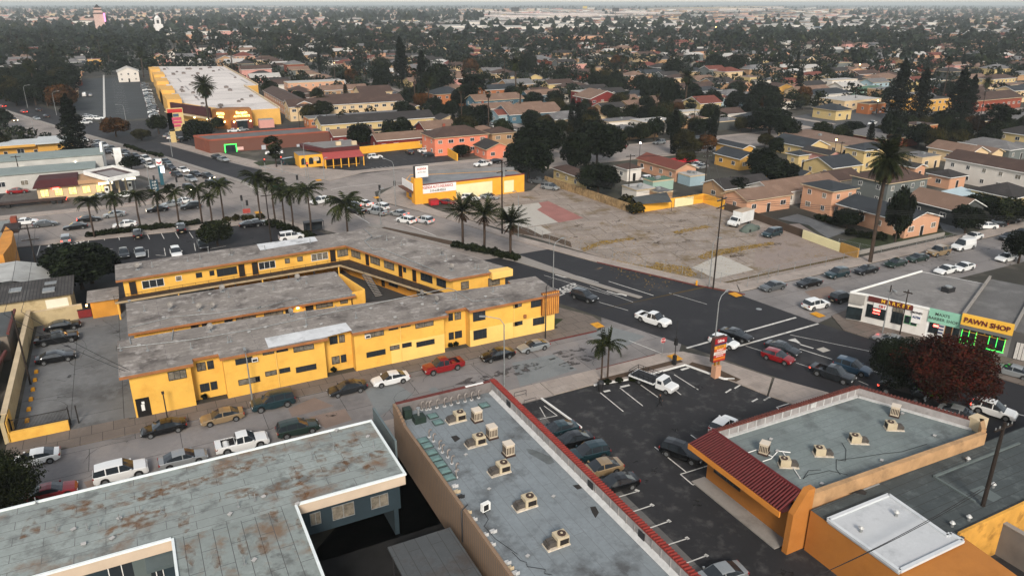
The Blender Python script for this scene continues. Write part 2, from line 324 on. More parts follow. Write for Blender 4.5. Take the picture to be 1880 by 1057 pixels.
for q in ((100,890,230,850),(120,905,240,868),(100,890,120,905),(10,835,60,818)): line(at('L',q[0],q[1]), at('L',q[2],q[3]), .14)
# west lot
for x in (740,845,950,1055,1157,1260,1360):
 a = at('E',x,655+ (1260-x)*.02-(x-740)*.005); line(a, (a[0]+.3, a[1]-5), .13)
for q in ((425,765,440,715),(265,820,290,740),(575,755,585,700),(628,755,640,695),(1065,775,1068,830),(1180,765,1190,820),(1395,730,1405,785),(1000,775,1068,780),(700,770,810,772),(590,765,745,770),(1510,770,1625,750),(1120,815,1190,820)): line(at('E',q[0],q[1]), at('E',q[2],q[3]), .13)
struct('road_markings', pm, ROADP)
# kerb face lines of auto store parking
pm = MB()
for i in range(26):
 y = 372+i*8.2; line((-2.5-.0*i, y), (3, y), .15)
pm.strip((-7,360),(-7,585), .9, PZ); struct('parking_lines', pm, ROADP)
# arrows and words on the road
def text(name, s, parent, m, size, loc, rot=(0,0,0), ext=.01, align='CENTER', sx=1.0, bold=0.0):
 cu = bpy.data.curves.new(name, 'FONT'); cu.body = s; cu.size = size; cu.extrude = ext; cu.align_x = align; cu.align_y = 'CENTER'; cu.offset = bold*size
 cu.resolution_u = 2
 o = bpy.data.objects.new(name, cu); C.objects.link(o); dg = bpy.context.evaluated_depsgraph_get()
 me = bpy.data.meshes.new_from_object(o.evaluated_get(dg)); bpy.data.objects.remove(o)
 me.materials.clear(); me.materials.append(m); t = bpy.data.objects.new(name, me); C.objects.link(t)
 t.scale = (sx,1,1); t.rotation_euler = rot; base = root_of(parent).location if parent is not None else Vector((0,0,0))
 t.location = Vector(loc)-base; t.parent = parent
 return t
def arrow(X, Y, ang, L=3.0, turn=0, w_=.28):
 c, s = math.cos(ang), math.sin(ang)
 def T(p): return (X+p[0]*c-p[1]*s, Y+p[0]*s+p[1]*c)
 mb = MB()
 if not turn: mb.poly([T(p) for p in ((-L/2,-w_/2),(L*.2,-w_/2),(L*.2,-w_*1.6),(L/2,0),(L*.2,w_*1.6),(L*.2,w_/2),(-L/2,w_/2))], PZ+.001)
 else:
  mb.poly([T(p) for p in ((-L/2,-w_/2),(L*.1,-w_/2),(L*.35,turn*.45),(L*.22,turn*.75),(0,w_/2),(-L/2,w_/2))], PZ+.001)
  mb.poly([T(p) for p in ((L*.05,turn*.4),(L*.55,turn*.2),(L*.42,turn*1.5))], PZ+.0015)
 return struct('road_arrow', mb, ROADP)
BA = rad(-70.5)
arrow(*at('K',745,75), BA, 3.6, 1); arrow(*at('G',365,972), BA, 3.6, 1); arrow(*at('L',275,440), BA+math.pi, 3.6, -1)
arrow(*at('E',350,750), rad(-90), 1.6); arrow(*at('E',485,630), rad(-90), 1.4)
for s, k, x, y, sz, rt in (('KEEP','K',405,30,2.2,rad(20)),('CLEAR','K',340,75,2.2,rad(20)),('STOP','E',505,735,2.2,rad(10)),):
 o = text('road_word', s, None, ROADP, sz, at3(k,x,y,PZ+.002), (0,0,rt), 0, bold=.01); o['kind'] = 'structure'
mb = MB()
for i in range(5):
 a = at('F',760,180+0*i); mb.strip((a[0]+2+i*1.3,a[1]-3),(a[0]+3.5+i*1.3,a[1]-8), .14, .018)
struct('parking_lines', mb, ROADP)
for q in (('L',437,477),):
 X,Y = at(*q); mb = MB(); mb.prism([(X-.7,Y-.6),(X+.7,Y-.6),(X+.7,Y+.6),(X-.7,Y+.6)], .0, .014); struct('road_patch', mb, WSLAB)
mb = MB(); X,Y = at('K',1775,185); mb.cyl(X,Y,.0,.013,.45,16); struct('manhole_cover', mb, STEEL)
# weeds: loose tufts, and repaired slabs of the streets
wr = random.Random(3); wm = MB()
def inside(p, poly):
 c = False; j = len(poly)-1
 for i in range(len(poly)):
  if (poly[i][1] > p[1]) != (poly[j][1] > p[1]) and p[0] < (poly[j][0]-poly[i][0])*(p[1]-poly[i][1])/(poly[j][1]-poly[i][1])+poly[i][0]: c = not c
  j = i
 return c
def tuft(x, y, s):
 for _ in range(4):
  a = wr.random()*6.28; wm.add([(x,y,0),(x+s*.3*math.cos(a),y+s*.3*math.sin(a),0),(x+s*.6*math.cos(a+.6),y+s*.6*math.sin(a+.6),s*wr.uniform(.15,.5))], [(0,1,2)])
for pl in WEEDP:
 xs = [p[0] for p in pl]; ys = [p[1] for p in pl]
 for i in range(int((max(xs)-min(xs))*(max(ys)-min(ys))*55)):
  p = (wr.uniform(min(xs)-.6,max(xs)+.6), wr.uniform(min(ys)-.6,max(ys)+.6))
  if inside(p,pl) and wr.random() < .8 or wr.random() < .03: tuft(*p, wr.uniform(.15,.45))
for i in range(16000):
 p = (wr.uniform(70,122), wr.uniform(89,136)); q = math.sin(p[0]*.35+p[1]*.2)+math.sin(p[1]*.5-p[0]*.13)
 if inside(p,[(89,89.3),(119,90),(121,136),(100.3,136),(71,132),(76.5,112),(84.5,95)]) and wr.random() < .12+.35*max(0,q-.6): tuft(*p, wr.uniform(.1,.3))
o = mk('weeds', wm, mat('dry_weed_blades','#8a6f2a',.95,.5,1.2)); o['kind'] = 'stuff'; tag(o,'dry yellow weeds growing in the cracks of the vacant lot','weeds')
BP = mat('bluish_slab', '#767a7a', .9, .15, .4, fine=.15, stain='#585b5c', samt=.4); BR = mat('brownish_slab','#7c6c62',.9,.2,.4,fine=.15)
for i,(k,c,m_) in enumerate((('J',(780,760,1000,715,1130,800,880,960),BP),('J',(1240,755,1290,745,1320,775,1260,785),BP),('K',(0,570,300,510,470,620,60,740),BP),('K',(540,370,700,310,960,380,760,480),BP),('J',(230,900,420,820,560,880,260,960),BR),('J',(380,960,640,900,690,980,500,1040),BR),('M',(600,380,900,300,960,380,640,440),BR),('L',(300,60,480,20,560,80,380,120),BR))):
 poly_struct('repaired_slab', gp(k,*c), .0063+.0004*i, m_)
# oil stains, tyre darkening and cracks
OIL = breakup(mat('oil_stain', (.02,.019,.018), .7, .3, 2), 1.5); CRK = mat('crack_filler', (.018,.017,.016), .9, 0)
def spot(x, y, r, z, m, ex=1):
 a0 = wr.random()*6.28; b = MB(); b.poly([(x+r*ex*math.cos(a)*q, y+r*math.sin(a)*q) for a, q in [(i*.63+a0*.1, wr.uniform(.6,1.1)) for i in range(10)]], z); return b
for (x0,y0,x1,y1,n,z,r,m_,ex) in ((36,24,60,64,26,.0135,.7,OIL,1),(-30,75,56,83,16,.0135,.5,OIL,1.6),(34,76,50,80,5,.0137,1.3,breakup(mat('tyre_dark','#4b4746',.9,.4,2)),2.6),(-15,90,-5,122,12,.0135,.7,breakup(mat('damp_mark','#3f3f3f',.8,.3,1)),1.3),(100,75,160,85,14,.0135,.5,OIL,1.5),(70,92,118,134,30,.0136,.9,breakup(mat('lot_dark_patch','#5b4e42',.95,.4,1)),1.8),(-18,134,28,166,14,.0136,.6,breakup(mat('lot_grey_mark','#2e2e30',.9,.2,1)),1)):
 for i in range(n): struct('surface_stain', spot(wr.uniform(x0,x1),wr.uniform(y0,y1),r*wr.uniform(.4,1.2),z+.00012*i,m_,ex), m_)
cm_ = MB()
for (x0,y0,x1,y1,n) in ((-40,74,56,84,26),(34,24,60,64,22),(72,92,118,134,60),(-15,90,-5,122,12),(92,74,160,86,16)):
 for i in range(n):
  x, y, a = wr.uniform(x0,x1), wr.uniform(y0,y1), wr.random()*6.28
  for j in range(wr.randint(3,8)):
   a += wr.uniform(-.6,.6); x2, y2 = x+math.cos(a)*.9, y+math.sin(a)*.9
   if x0 < x2 < x1 and y0 < y2 < y1: cm_.strip((x,y),(x2,y2),wr.uniform(.02,.06),.0182)
   x, y = x2, y2
struct('pavement_cracks', cm_, CRK)
# ---------------- building helpers ----------------
_wm = {}
def win(par, x, y, zc, w_, h_, ang=0, pane=GLASS, frame=WHITE, split=1, name='window', f=.06, label=None):
 """window standing on a wall whose outside looks along -Y turned by ang"""
 key = (round(w_,2), round(h_,2), pane.name, frame.name, split, name)
 if key not in _wm:
  a = MB(); a.box(-w_/2, -.045, -h_/2, w_/2, .05, h_/2); pm_ = a.mesh(name); pm_.materials.append(pane)
  b = MB(); t = f
  b.box(-w_/2-t, -.06, h_/2, w_/2+t, .04, h_/2+t).box(-w_/2-t, -.09, -h_/2-t, w_/2+t, .04, -h_/2)
  b.box(-w_/2-t, -.06, -h_/2, -w_/2, .04, h_/2).box(w_/2, -.06, -h_/2, w_/2+t, .04, h_/2)
  for i in range(1, split+1):
   if i <= split-0 and split > 0 and i < split+1 and split != 0:
    xx = -w_/2+w_*i/(split+1)
    b.box(xx-.03, -.05, -h_/2, xx+.03, .03, h_/2)
  fm = b.mesh('frame'); fm.materials.append(frame); _wm[key] = (pm_, fm)
 pm_, fm = _wm[key]; base = root_of(par).location
 o = bpy.data.objects.new(name, pm_); C.objects.link(o); o.parent = par
 o.location = (x-base[0], y-base[1], zc-base[2]); o.rotation_euler = (0,0,ang)
 q = bpy.data.objects.new('frame', fm); C.objects.link(q); q.parent = o
 if label: o['label'] = label
 return o
def door(par, x, y, z0, w_=.95, h_=2.05, ang=0, m=None, frame=WHITE):
 return win(par, x, y, z0+h_/2, w_, h_, ang, m or DARKD, frame, 0, 'door', .05)
DARKD = mat('dark_door', '#1d1815', .6, .2, 1)
def wall_px(par, k, x0, y0, x1, y1, h_, plane, axis='y', **kw):     # window by its left and right mid-edge pixels on a wall plane
 if axis == 'y':
  a = onY(k,x0,y0,plane); b = onY(k,x1,y1,plane); return win(par, (a[0]+b[0])/2, plane, (a[1]+b[1])/2, abs(b[0]-a[0]), h_, 0, **kw)
 a = onX(k,x0,y0,plane); b = onX(k,x1,y1,plane); return win(par, plane, (a[0]+b[0])/2, (a[1]+b[1])/2, abs(b[0]-a[0]), h_, -math.pi/2, **kw)
def ring(mb, poly, t, z0, z1, mi=0):          # thin wall along a closed outline
 for i in range(len(poly)): mb.bar(poly[i], poly[(i+1) % len(poly)], t, z0, z1, mi)
# ---------------- yellow apartment complex ----------------
YEL = mat('yellow_stucco', '#dbaa4c', .85, .16, .5, fine=.06, stain='#b97c22', samt=.35, sscale=.35)
YEL2 = mat('repainted_pale_yellow', '#e3bb68', .85, .08, .5)
ORG = mat('orange_fascia', '#8e5c36', .8, .2, 1)
ROOFY = mat('worn_grey_roofing', '#8b847d', .92, .3, .2, fine=.3, stain=['#3a3330','#a8a29c'], samt=.75, sscale=.22, seam=(10,1.0,(.10,.09,.09),0,.025))
ROOFW = mat('white_coated_roofing', '#c3c5c6', .7, .12, .5, stain='#5f5d5a', samt=.6, sscale=.3)
RAILM = mat('black_iron', (.015,.013,.012), .6, 0)
DECK = mat('walkway_deck', '#3c3129', .9, .2, .6)
ZR = 5.95
front = thing('apartment_building', 'long two storey yellow apartment block with stepped front facing the parked cars', 'building', (24,92,0), 0, None)
def yfront():
 bays = [(-4.2,2.3),(5.9,18.0),(21.8,34.2),(38.0,51.5)]
 W = [(-4.2,97),(-4.2,87.4)]
 for i, (a, b) in enumerate(bays):
  if i: W += [(a,88.9),(a,87.4)]
  W += [(b,87.4)]
  if i < 3: W += [(b,88.9)]
 W += [(51.5,94.3),(47.5,94.3),(47.5,93.0),(10.5,97)]
 W[0] = (-4.2,97)
 m = MB(); m.prism(W, 0, 5.62); wl = mk('wall', m, YEL, front)
 Rf = [(-5.1,97.4),(-5.1,86.5)]
 for i, (a, b) in enumerate(bays):
  a2 = a-.35 if i else -5.1; b2 = b+.35 if i < 3 else 51.9
  if i: Rf += [(a2,87.9),(a2,86.5)]
  if i < 3: Rf += [(b2,86.5),(b2,87.9)]
  else: Rf += [(b2,86.7)]
 Rf += [(52.2,94.6),(47.6,94.8),(47.4,93.4),(26,95.7),(10.5,97.4)]
 m = MB(); m.prism(Rf, 5.6, ZR, 0, 1); rf = mk('roof', m, [ORG, ROOFY], front)
 m = MB(); m.poly([at('J',62,395,ZR),at('J',645,283,ZR),at('J',690,338,ZR),at('J',500,388,ZR),at('J',90,465,ZR)], ZR+.03); mk('white_patch', m, ROOFW, rf)['label'] = 'white coated roof patch'
  # roof pipe runs
 m = MB()
 for pts in ([('I',845,465),('I',1370,405),('J',0,325),('J',560,205),('J',1380,35),('J',1430,50),('J',1560,130),('J',1770,108),('J',1790,130)],[('I',930,392),('I',940,435)],[('I',1245,335),('I',1235,405)],[('J',350,195),('J',365,235)],[('J',572,160),('J',580,190)]):
  m.tube([at3(k,x,y,ZR+.12) for k,x,y in pts], .06, 5)
 mk('roof_pipe', m, STEEL, rf)
 # patches of new paint
 m = MB()
 for k, x0, x1, z1 in ((0,26.6,34.2,2.9),(0,38.0,51.5,2.6)): m.box(x0, 87.38, 0.02, x1, 87.41, z1)
 mk('repainted_wall_patch', m, YEL2, wl)
 # striped corner panel
 m = MB(); m.box(49.2, 87.0, 2.75, 52.0, 87.39, 6.25)
 pn = mk('corner_panel', m, mat('slat_base','#7a4a22',.8,.2), front)
 m = MB()
 for i in range(9): m.box(49.25+i*.31, 86.93, 2.8, 49.4+i*.31, 87.0, 6.2)
 mk('slats', m, mat('orange_slats','#c98a3c',.8,.2,1), pn)
 # windows  (zoom J / I / K positions)
 B_ = dict(frame=DARKM)
 for k,x0,y0,x1,y1,h in (('J',50,500,125,487,.45),('J',150,482,225,466,.45),('J',272,476,412,450,.62),('J',70,652,145,635,.5),('J',170,632,242,614,.5),('J',290,622,430,595,.62),
  ('J',785,378,915,350,.62),('J',955,325,1018,312,.45),('J',1043,305,1107,292,.45),('J',1148,308,1272,280,.62),('J',797,515,927,488,.62),('J',965,467,1028,453,.5),('J',1053,448,1115,434,.5),('J',1155,440,1280,415,.62),
  ('I',1695,565,1812,545,.62),('I',1717,712,1865,685,.62),('K',10,162,66,152,.45),('K',10,292,72,282,.5),('J',1852,165,1879,160,.45),('J',1852,295,1879,288,.5),('J',0,690,22,682,.5)):
  wall_px(front,k,x0,y0,x1,y1,h,87.4,pane=R_.choice([GLASS,CURT,CURT]),**B_)
 for k,x0,y0,x1,y1,h in (('I',1212,668,1335,645,1.0),('J',1562,240,1645,225,1.3),('J',1565,372,1655,357,1.3),('K',138,148,232,132,1.0),('K',152,278,230,262,1.0)):
  wall_px(front,k,x0,y0,x1,y1,h,87.4,pane=R_.choice([GLASS,CURT]),split=2,**B_)
 for k,x0,y0,x1,y1 in (('I',1417,602,1475,592),('I',1493,588,1532,580),('I',1442,752,1502,742),('I',1518,737,1558,728),('J',532,412,582,402),('J',600,400,634,392),('J',548,555,598,545),('J',613,542,646,534),
  ('J',1385,244,1412,240),('J',1430,237,1470,229),('J',1388,380,1418,374),('J',1432,370,1477,362)):
  wall_px(front,k,x0,y0,x1,y1,.95,88.9,pane=R_.choice([GLASS,CURT]),**B_)
 # window air conditioners
 for k,x,y in (('I',1830,545),('J',800,378)):
  X,Z = onY(k,x,y,87.3); m = MB(); m.box(X-.35,87.0,Z-.22,X+.35,87.36,Z+.22).box(X-.27,86.985,Z-.15,X+.27,87.0,Z+.15,1); mk('window_air_conditioner', m, [WHITE,DARKM], wl)
 # entrance alcove as a flat panel, its shade painted dark, with mail board
 m = MB(); m.box(-4.0,87.36,0.13,-2.55,87.395,2.5); al = mk('entrance_alcove', m, mat('painted_recess_shade','#14110f',.9,0), front)
 m = MB(); m.box(-3.5,87.33,.9,-3.15,87.355,1.7).box(-3.4,87.33,1.75,-3.1,87.355,2.05); mk('notice_board', m, WHITE, al)
 # drain pipes
 for x in (12.0,28.0,44.8): m = MB(); m.cyl(x,87.3,.2,5.6,.05,6); mk('drain_pipe', m, YEL2, wl)
 m = MB(); m.box(46.35,87.15,2.9,46.75,87.38,3.4); mk('meter_box', m, ORG, wl)
yfront()
mid = thing('apartment_building', 'middle flat roofed block of the yellow complex, between the two yellow wings', 'building', (11,107,0))
def ymid():
 z = 5.0; a = at('I',925,372,z); b = at('J',700,82,z); c = at('F',575,925,z); d_ = at('I',900,150,z)
 y0, y1, x0, x1 = (a[1]+b[1])/2, (c[1]+d_[1])/2, (a[0]+d_[0])/2, (b[0]+c[0])/2
 m = MB(); m.box(x0+.6, y0+1.0, 0, x1-.5, y1-.5, z-.32); mk('wall', m, YEL, mid)
 m = MB(); m.prism([(x0,y0),(x1,y0),(x1,y1),(x0,y1)], z-.33, z, 0, 1); rf = mk('roof', m, [ORG,ROOFY], mid)
 m = MB()
 for pts in ([('I',930,318),('I',1240,240),('I',1535,215),('I',1879,165),('J',0,185),('J',295,103),('J',318,135)],[('J',318,135),('J',690,80)]):
  m.tube([at3(k,x,y,z+.1) for k,x,y in pts], .06, 5)
 mk('roof_pipe', m, STEEL, rf)
 yw = y0+1.0
 for k,x0_,y0_,x1_,y1_,h,nm in (('I',1375,318,1425,308,1.6,'d'),('I',1455,305,1510,292,1.6,'d'),('I',1615,270,1668,262,1.6,'d'),('I',1700,262,1835,236,1.1,'w'),('J',60,215,190,190,1.1,'w'),('J',212,190,262,180,1.7,'d'),('J',357,163,407,153,1.7,'d'),('J',432,155,548,135,1.1,'w'),('J',607,122,655,112,1.0,'w')):
  P0 = onY(k,x0_,y0_,yw); P1 = onY(k,x1_,y1_,yw); w_ = P1[0]-P0[0]
  (door(mid,(P0[0]+P1[0])/2,yw,P0[1]-1.3,w_,2.0,frame=DARKM) if nm == 'd' else win(mid,(P0[0]+P1[0])/2,yw,P0[1],w_,h,0,CURT,DARKM,2))
 # lamp on the wall that is lit
 P0 = onY('J',300,185,yw); m = MB(); m.box(P0[0]-.15,yw-.25,4.2,P0[0]+.15,yw,4.4); mk('wall_lamp', m, mat('lit_warm_lamp',(1,.55,.18),.5,0,emit=14), mid)
 # yellow stair screen at the right end
 m = MB(); a = at('J',668,0,5.6); b = at('J',738,62,5.6); m.bar((x1+.2,y0+9.5),(x1+1.6,y0+1.2),.25,3.2,5.3); m.bar((x1+1.6,y0+1.2),(x1-.3,y0+.9),.25,2.6,5.2); mk('stair_screen', m, YEL, mid)
ymid()
back = thing('apartment_building', 'L shaped yellow apartment block with open walkways and long roof behind the courtyard', 'building', (22,124,0))
def yback():
 z = ZR; P = lambda k,x,y: at(k,x,y,z)
 A = P('E',830,1000); Bc = P('F',640,745); Cc = P('F',1390,990); D = P('F',1835,912); Dn = P('F',1835,930); E_ = P('F',850,620); F_ = P('E',825,885)
 ys = A[1]; ys2 = Bc[1]
 F1 = (A[0],F_[1])
 Rf = [A,Bc,Cc,(D[0],D[1]-.1),E_,F1]
 m = MB(); m.prism(Rf, z-.33, z, 0, 1); rf = mk('roof', m, [ORG,ROOFY], back)
 m = MB(); m.poly([P('F',5,738),P('F',420,682),P('F',445,715),P('F',30,782)], z+.03); mk('white_patch', m, ROOFW, rf)
 # walls set back from the eaves
 dw = Vector((Cc[0]-Bc[0], Cc[1]-Bc[1])).normalized(); nw = Vector((-dw.y, dw.x))     # nw points to the boulevard
 if nw.x < 0: nw = -nw
 i0 = (Bc[0]+nw.x*1.0-dw.x*0.3, Bc[1]+.9); c0 = (Cc[0]+nw.x*1.0, Cc[1]+nw.y*1.0+.5)
 Wl = [(A[0]+.9,A[1]+1.0),(i0[0],i0[1]+.3),(c0[0],c0[1]),(D[0]-.8,D[1]+.6),(E_[0]-.8,E_[1]-.6),(A[0]+.9,F1[1]-.5)]
 m = MB(); m.prism(Wl, 2.9, z-.3); wl = mk('upper_wall', m, YEL, back)
 Wg = [(A[0]+14,A[1]+4.5),(i0[0]-.5,i0[1]+3.5),(i0[0],i0[1]+.3),(c0[0],c0[1]),(D[0]-.8,D[1]+.6),(E_[0]-.8,E_[1]-.6),(A[0]+14,F1[1]-.5)]
 m = MB(); m.prism(Wg, 0, 2.9); mk('ground_floor_wall', m, mat('shaded_yellow_stucco','#b9802f',.85,.15,.5), back)  # the yellow stucco, darkened in colour for the shade below the walkway
 # walkway deck with rail
 k1 = (A[0]-.6,A[1]-.9); k2 = (Bc[0]-nw.x*.9-.5,Bc[1]-.9); k3 = (Cc[0]-nw.x*.9,Cc[1]-nw.y*.9+1.5)
 m = MB(); m.prism([k1,k2,(i0[0],i0[1]+.3),(Wl[0][0],Wl[0][1])], 2.65, 2.88); m.prism([k2,k3,(c0[0],c0[1]+1),(i0[0],i0[1]+.31)], 2.65, 2.88); dk = mk('walkway', m, DECK, back)
 m = MB()
 for a, b in ((k1,k2),(k2,k3)): m.bar((a[0],a[1]-.02),(b[0],b[1]-.02),.08,2.6,2.92)
 mk('walkway_edge', m, mat('pale_edge','#9c8a6d',.8,.2,1), dk)
 m = MB()
 for a, b in ((k1,k2),(k2,k3)):
  L = math.hypot(b[0]-a[0],b[1]-a[1]); n_ = int(L/.16)
  for zz in (2.98,3.9): m.tube([(a[0],a[1],zz),(b[0],b[1],zz)], .025, 4)
  for i in range(n_):
   t = i/n_; x, y = a[0]+(b[0]-a[0])*t, a[1]+(b[1]-a[1])*t
   m.add([(x-.012,y,2.95),(x+.012,y,2.95),(x+.012,y,3.9),(x-.012,y,3.9)], [(0,1,2,3)])
   if i % 12 == 0: m.box(x-.03,y-.03,2.9,x+.03,y+.03,3.95)
 mk('railing', m, RAILM, dk)
 for i in range(9):
  t = i/8; x = k1[0]+.3+(k2[0]-k1[0]-.6)*t
  m = MB(); m.box(x-.1,k1[1]+.05+(k2[1]-k1[1])*t,0,x+.1,k1[1]+.25+(k2[1]-k1[1])*t,2.65); mk('post', m, YEL if i in (0,2,5,8) else DARKM, back)
 # doors and windows on the upper walls
 def face(a, b, items, zc, pane=None):
  L = math.hypot(b[0]-a[0],b[1]-a[1]); ang = math.atan2(b[1]-a[1],b[0]-a[0])
  for t, w_, kind in items:
   x, y = a[0]+(b[0]-a[0])*t, a[1]+(b[1]-a[1])*t
   if kind == 'd': door(back, x, y, zc-1.15, .95, 2.1, ang, frame=mat('yellow_door_trim','#c98a2c',.8,.1))
   else: win(back, x, y, zc+(.15 if w_ > 1 else .3), w_, 1.15 if w_ > 1 else .7, ang, R_.choice([GLASS,CURT]), WHITE if kind == 'W' else DARKM, 2 if w_ > 1.5 else 0)
 face(Wl[0],(i0[0],i0[1]+.3),[(.035,1,'d'),(.115,3.0,'W'),(.22,.8,'W'),(.305,.8,'w'),(.36,.6,'w'),(.425,3.0,'w'),(.49,1,'d'),(.55,1,'d'),(.605,2.6,'W'),(.70,.7,'w'),(.76,.8,'w'),(.855,2.8,'W'),(.92,1,'d'),(.97,1.8,'w')],4.15)
 face((i0[0],i0[1]+.3),c0,[(.08,2.4,'w'),(.2,1,'d'),(.28,2.4,'w'),(.42,2.4,'w'),(.53,1,'d'),(.57,.6,'w'),(.66,1,'d'),(.77,2.6,'w'),(.9,2.0,'w')],4.15)
 face((i0[0],i0[1]+.3),c0,[(.35,1,'d'),(.45,2.2,'w'),(.6,.8,'w'),(.72,2.2,'w'),(.85,1,'d')],1.25)
 face(c0,(D[0]-.8,D[1]+.6),[(.22,1.2,'w')],4.1); face(c0,(D[0]-.8,D[1]+.6),[(.78,1.9,'w')],3.9)
 # cream capped corner block
 m = MB(); m.prism([(D[0]-3.6,D[1]-.6),(D[0]+.1,D[1]-.35),(D[0]-.2,D[1]+1.0),(D[0]-3.6,D[1]+1.0)], z-1.1, z+.03); mk('corner_canopy', m, YEL2, back)
 m = MB()
 for pts in ([('F',780,630),('F',835,680),('F',780,715),('F',840,775),('F',905,770),('F',1310,935)],[('F',780,715),('F',910,675)]): m.tube([at3(k,x,y,z+.1) for k,x,y in pts], .07, 5)
 mk('roof_pipe', m, STEEL, rf)
 # left lower wing
 m = MB(); m.box(A[0]-4.0,A[1]+1.5,0,A[0]-.2,A[1]+6,2.7); en = mk('end_wing_wall', m, mat('shaded_yellow_stucco','#b9802f'), back)
 m = MB(); m.box(A[0]-4.4,A[1]+1.1,2.7,A[0],A[1]+6.2,2.95); mk('end_wing_roof', m, ROOFY, back)
 X,Y = at('I',710,65,2.6); m = MB(); m.box(A[0]-4.6,A[1]+1.0,2.3,A[0]-4.4,A[1]+1.2,2.5); mk('wall_lamp', m, MC['lit_warm_lamp'], back)
 return dict(k1=k1,k2=k2,k3=k3,dw=dw,nw=nw,c0=c0)
YB = yback()
def stairs():
 t = thing('outdoor_stairs', 'dark outdoor stair flight descending into the courtyard from the walkway', 'stairs', (YB['k2'][0]+3,YB['k2'][1]-8,0))
 m = MB(); x0, y0 = YB['k2'][0]+3.2, YB['k2'][1]-6.2
 for i in range(14): m.box(x0-1.2+i*.06, y0-.3*i, 2.65-.19*i, x0+i*.06, y0-.3*i-.3, 2.7-.19*i)
 mk('step', m, CONC, t)
 m = MB()
 for dx in (-1.2,0): m.tube([(x0+dx,y0,3.7),(x0+dx+.84,y0-4.2,1.0)], .03, 4); m.tube([(x0+dx,y0,2.7),(x0+dx+.84,y0-4.2,.05)], .06, 4)
 mk('handrail', m, DARKM, t)
stairs()
# ---------------- vents, dishes, coolers on roofs ----------------
def proto_vent():
 r = thing('roof_vent_pipe', '', 'vent'); m = MB(); m.cyl(0,0,0,.85,.055,7); mk('pipe', m, STEEL, r, True)
 m = MB(); m.cyl(0,0,0,.06,.2,8); mk('flashing', m, STEEL, r, True); return r
def proto_dish():
 r = thing('satellite_dish', '', 'dish'); m = MB()
 vs = [(0,0,0)]; n = 14
 for j, (rr, zz) in enumerate(((.15,.01),(.3,.06),(.4,.12))):
  for i in range(n): vs.append((rr*math.cos(2*math.pi*i/n), rr*math.sin(2*math.pi*i/n), zz))
 fs = [(0,1+i,1+(i+1) % n) for i in range(n)]
 for j in range(2):
  for i in range(n): fs.append((1+j*n+i,1+(j+1)*n+i,1+(j+1)*n+(i+1) % n,1+j*n+(i+1) % n))
 Rm = Matrix.Rotation(rad(60),4,'X'); m.add([tuple(Rm @ Vector(v)+Vector((0,0,.75))) for v in vs], fs, 0, True); mk('reflector', m, mat('dish_grey','#75716c',.5,.1), r, True)
 m = MB(); m.tube([(0,0,0),(0,.05,.4),(0,0,.72)], .035, 6); m.tube([(0,-.05,.6),(0,-.45,.8)], .02, 5); mk('mast', m, DARKM, r, True)
 m = MB(); m.box(-.35,-.35,0,.35,-.25,.07).box(-.35,.25,0,.35,.35,.07).box(-.1,-.3,.02,.1,.3,.09); mk('foot', m, STEEL, r, True); return r
def proto_turbine():
 r = thing('turbine_vent', '', 'vent'); m = MB(); m.cyl(0,0,0,.3,.16,10); mk('collar', m, STEEL, r, True)
 m = MB()
 for i in range(12):
  a = i*math.pi/6; b = a+.4
  m.add([(.16*math.cos(a),.16*math.sin(a),.3),(.28*math.cos(a),.28*math.sin(a),.45),(.12*math.cos(a),.12*math.sin(a),.62),(.12*math.cos(b),.12*math.sin(b),.62),(.28*math.cos(b),.28*math.sin(b),.45),(.16*math.cos(b),.16*math.sin(b),.3)], [(0,1,4,5),(1,2,3,4)])
 m.cyl(0,0,.3,.64,.13,10); mk('turbine', m, mat('bright_vent','#c9c9c5',.4,.1,metal=.3), r, True); return r
def proto_box(nm='vent_box'):
 r = thing('roof_vent_box', '', 'vent'); m = MB(); m.box(-.16,-.12,0,.16,.12,.16); mk('base', m, STEEL, r, True)
 m = MB(); m.prism([(-.2,-.16),(.2,-.16),(.2,.16),(-.2,.16)], .16, .2); mk('cap', m, mat('dull_white_cap','#a5a3a0',.6,.1), r, True); return r
PR = {}
def place(kind, x, y, z=0, rz=0, label=None, group=None, sc=1, cat=None):
 if kind not in PR: PR[kind] = PROTO[kind](); o = PR[kind]
 else: o = copy_tree(PR[kind])
 o.location = (x,y,z); o.rotation_euler = (0,0,rz); o.scale = (sc,sc,sc)
 if label: o['label'] = label
 if group: o['group'] = group
 if cat: o['category'] = cat
 return o
PROTO = dict(vent=proto_vent, dish=proto_dish, turbine=proto_turbine, box=proto_box)
LANDX = {}     # labels to be singled out later use these
def roofbits(z, where, items):
 names = dict(vent='thin grey vent pipe', dish='satellite dish on a pole', turbine='round turbine vent', box='small pale vent box')
 grp = dict(vent='vent pipes on the apartment roofs', dish='satellite dishes on the roofs', turbine='turbine vents on the roofs', box='vent boxes on the roofs')
 for kd, k, x, y in items:
  X, Y = at(k, x, y, z); place(kd, X, Y, z, R_.uniform(-.7,.7)+ (0 if kd != 'dish' else .3), names[kd]+' '+where, grp[kd])
roofbits(ZR, 'on the stepped front apartment roof', [('vent','I',1062,485),('vent','I',1375,470),('vent','I',1640,425),('vent','J',125+595,250),('vent','J',362,300),('vent','J',1418,118),('vent','J',1705,60),('dish','I',1515,345),('dish','J',250,235),('dish','J',1190,100),('dish','J',1295,145),('box','J',70,320),('box','J',1195,155),('box','J',825,185),('box','J',1048,150),('box','J',1650,100),('box','I',1000,450),('box','I',1790,355),('box','J',470,298),('box','J',355,318),('box','J',1305,190),('vent','I',868,485),('vent','I',1660,420),('box','J',1000,250),('vent','J',1440,112)])
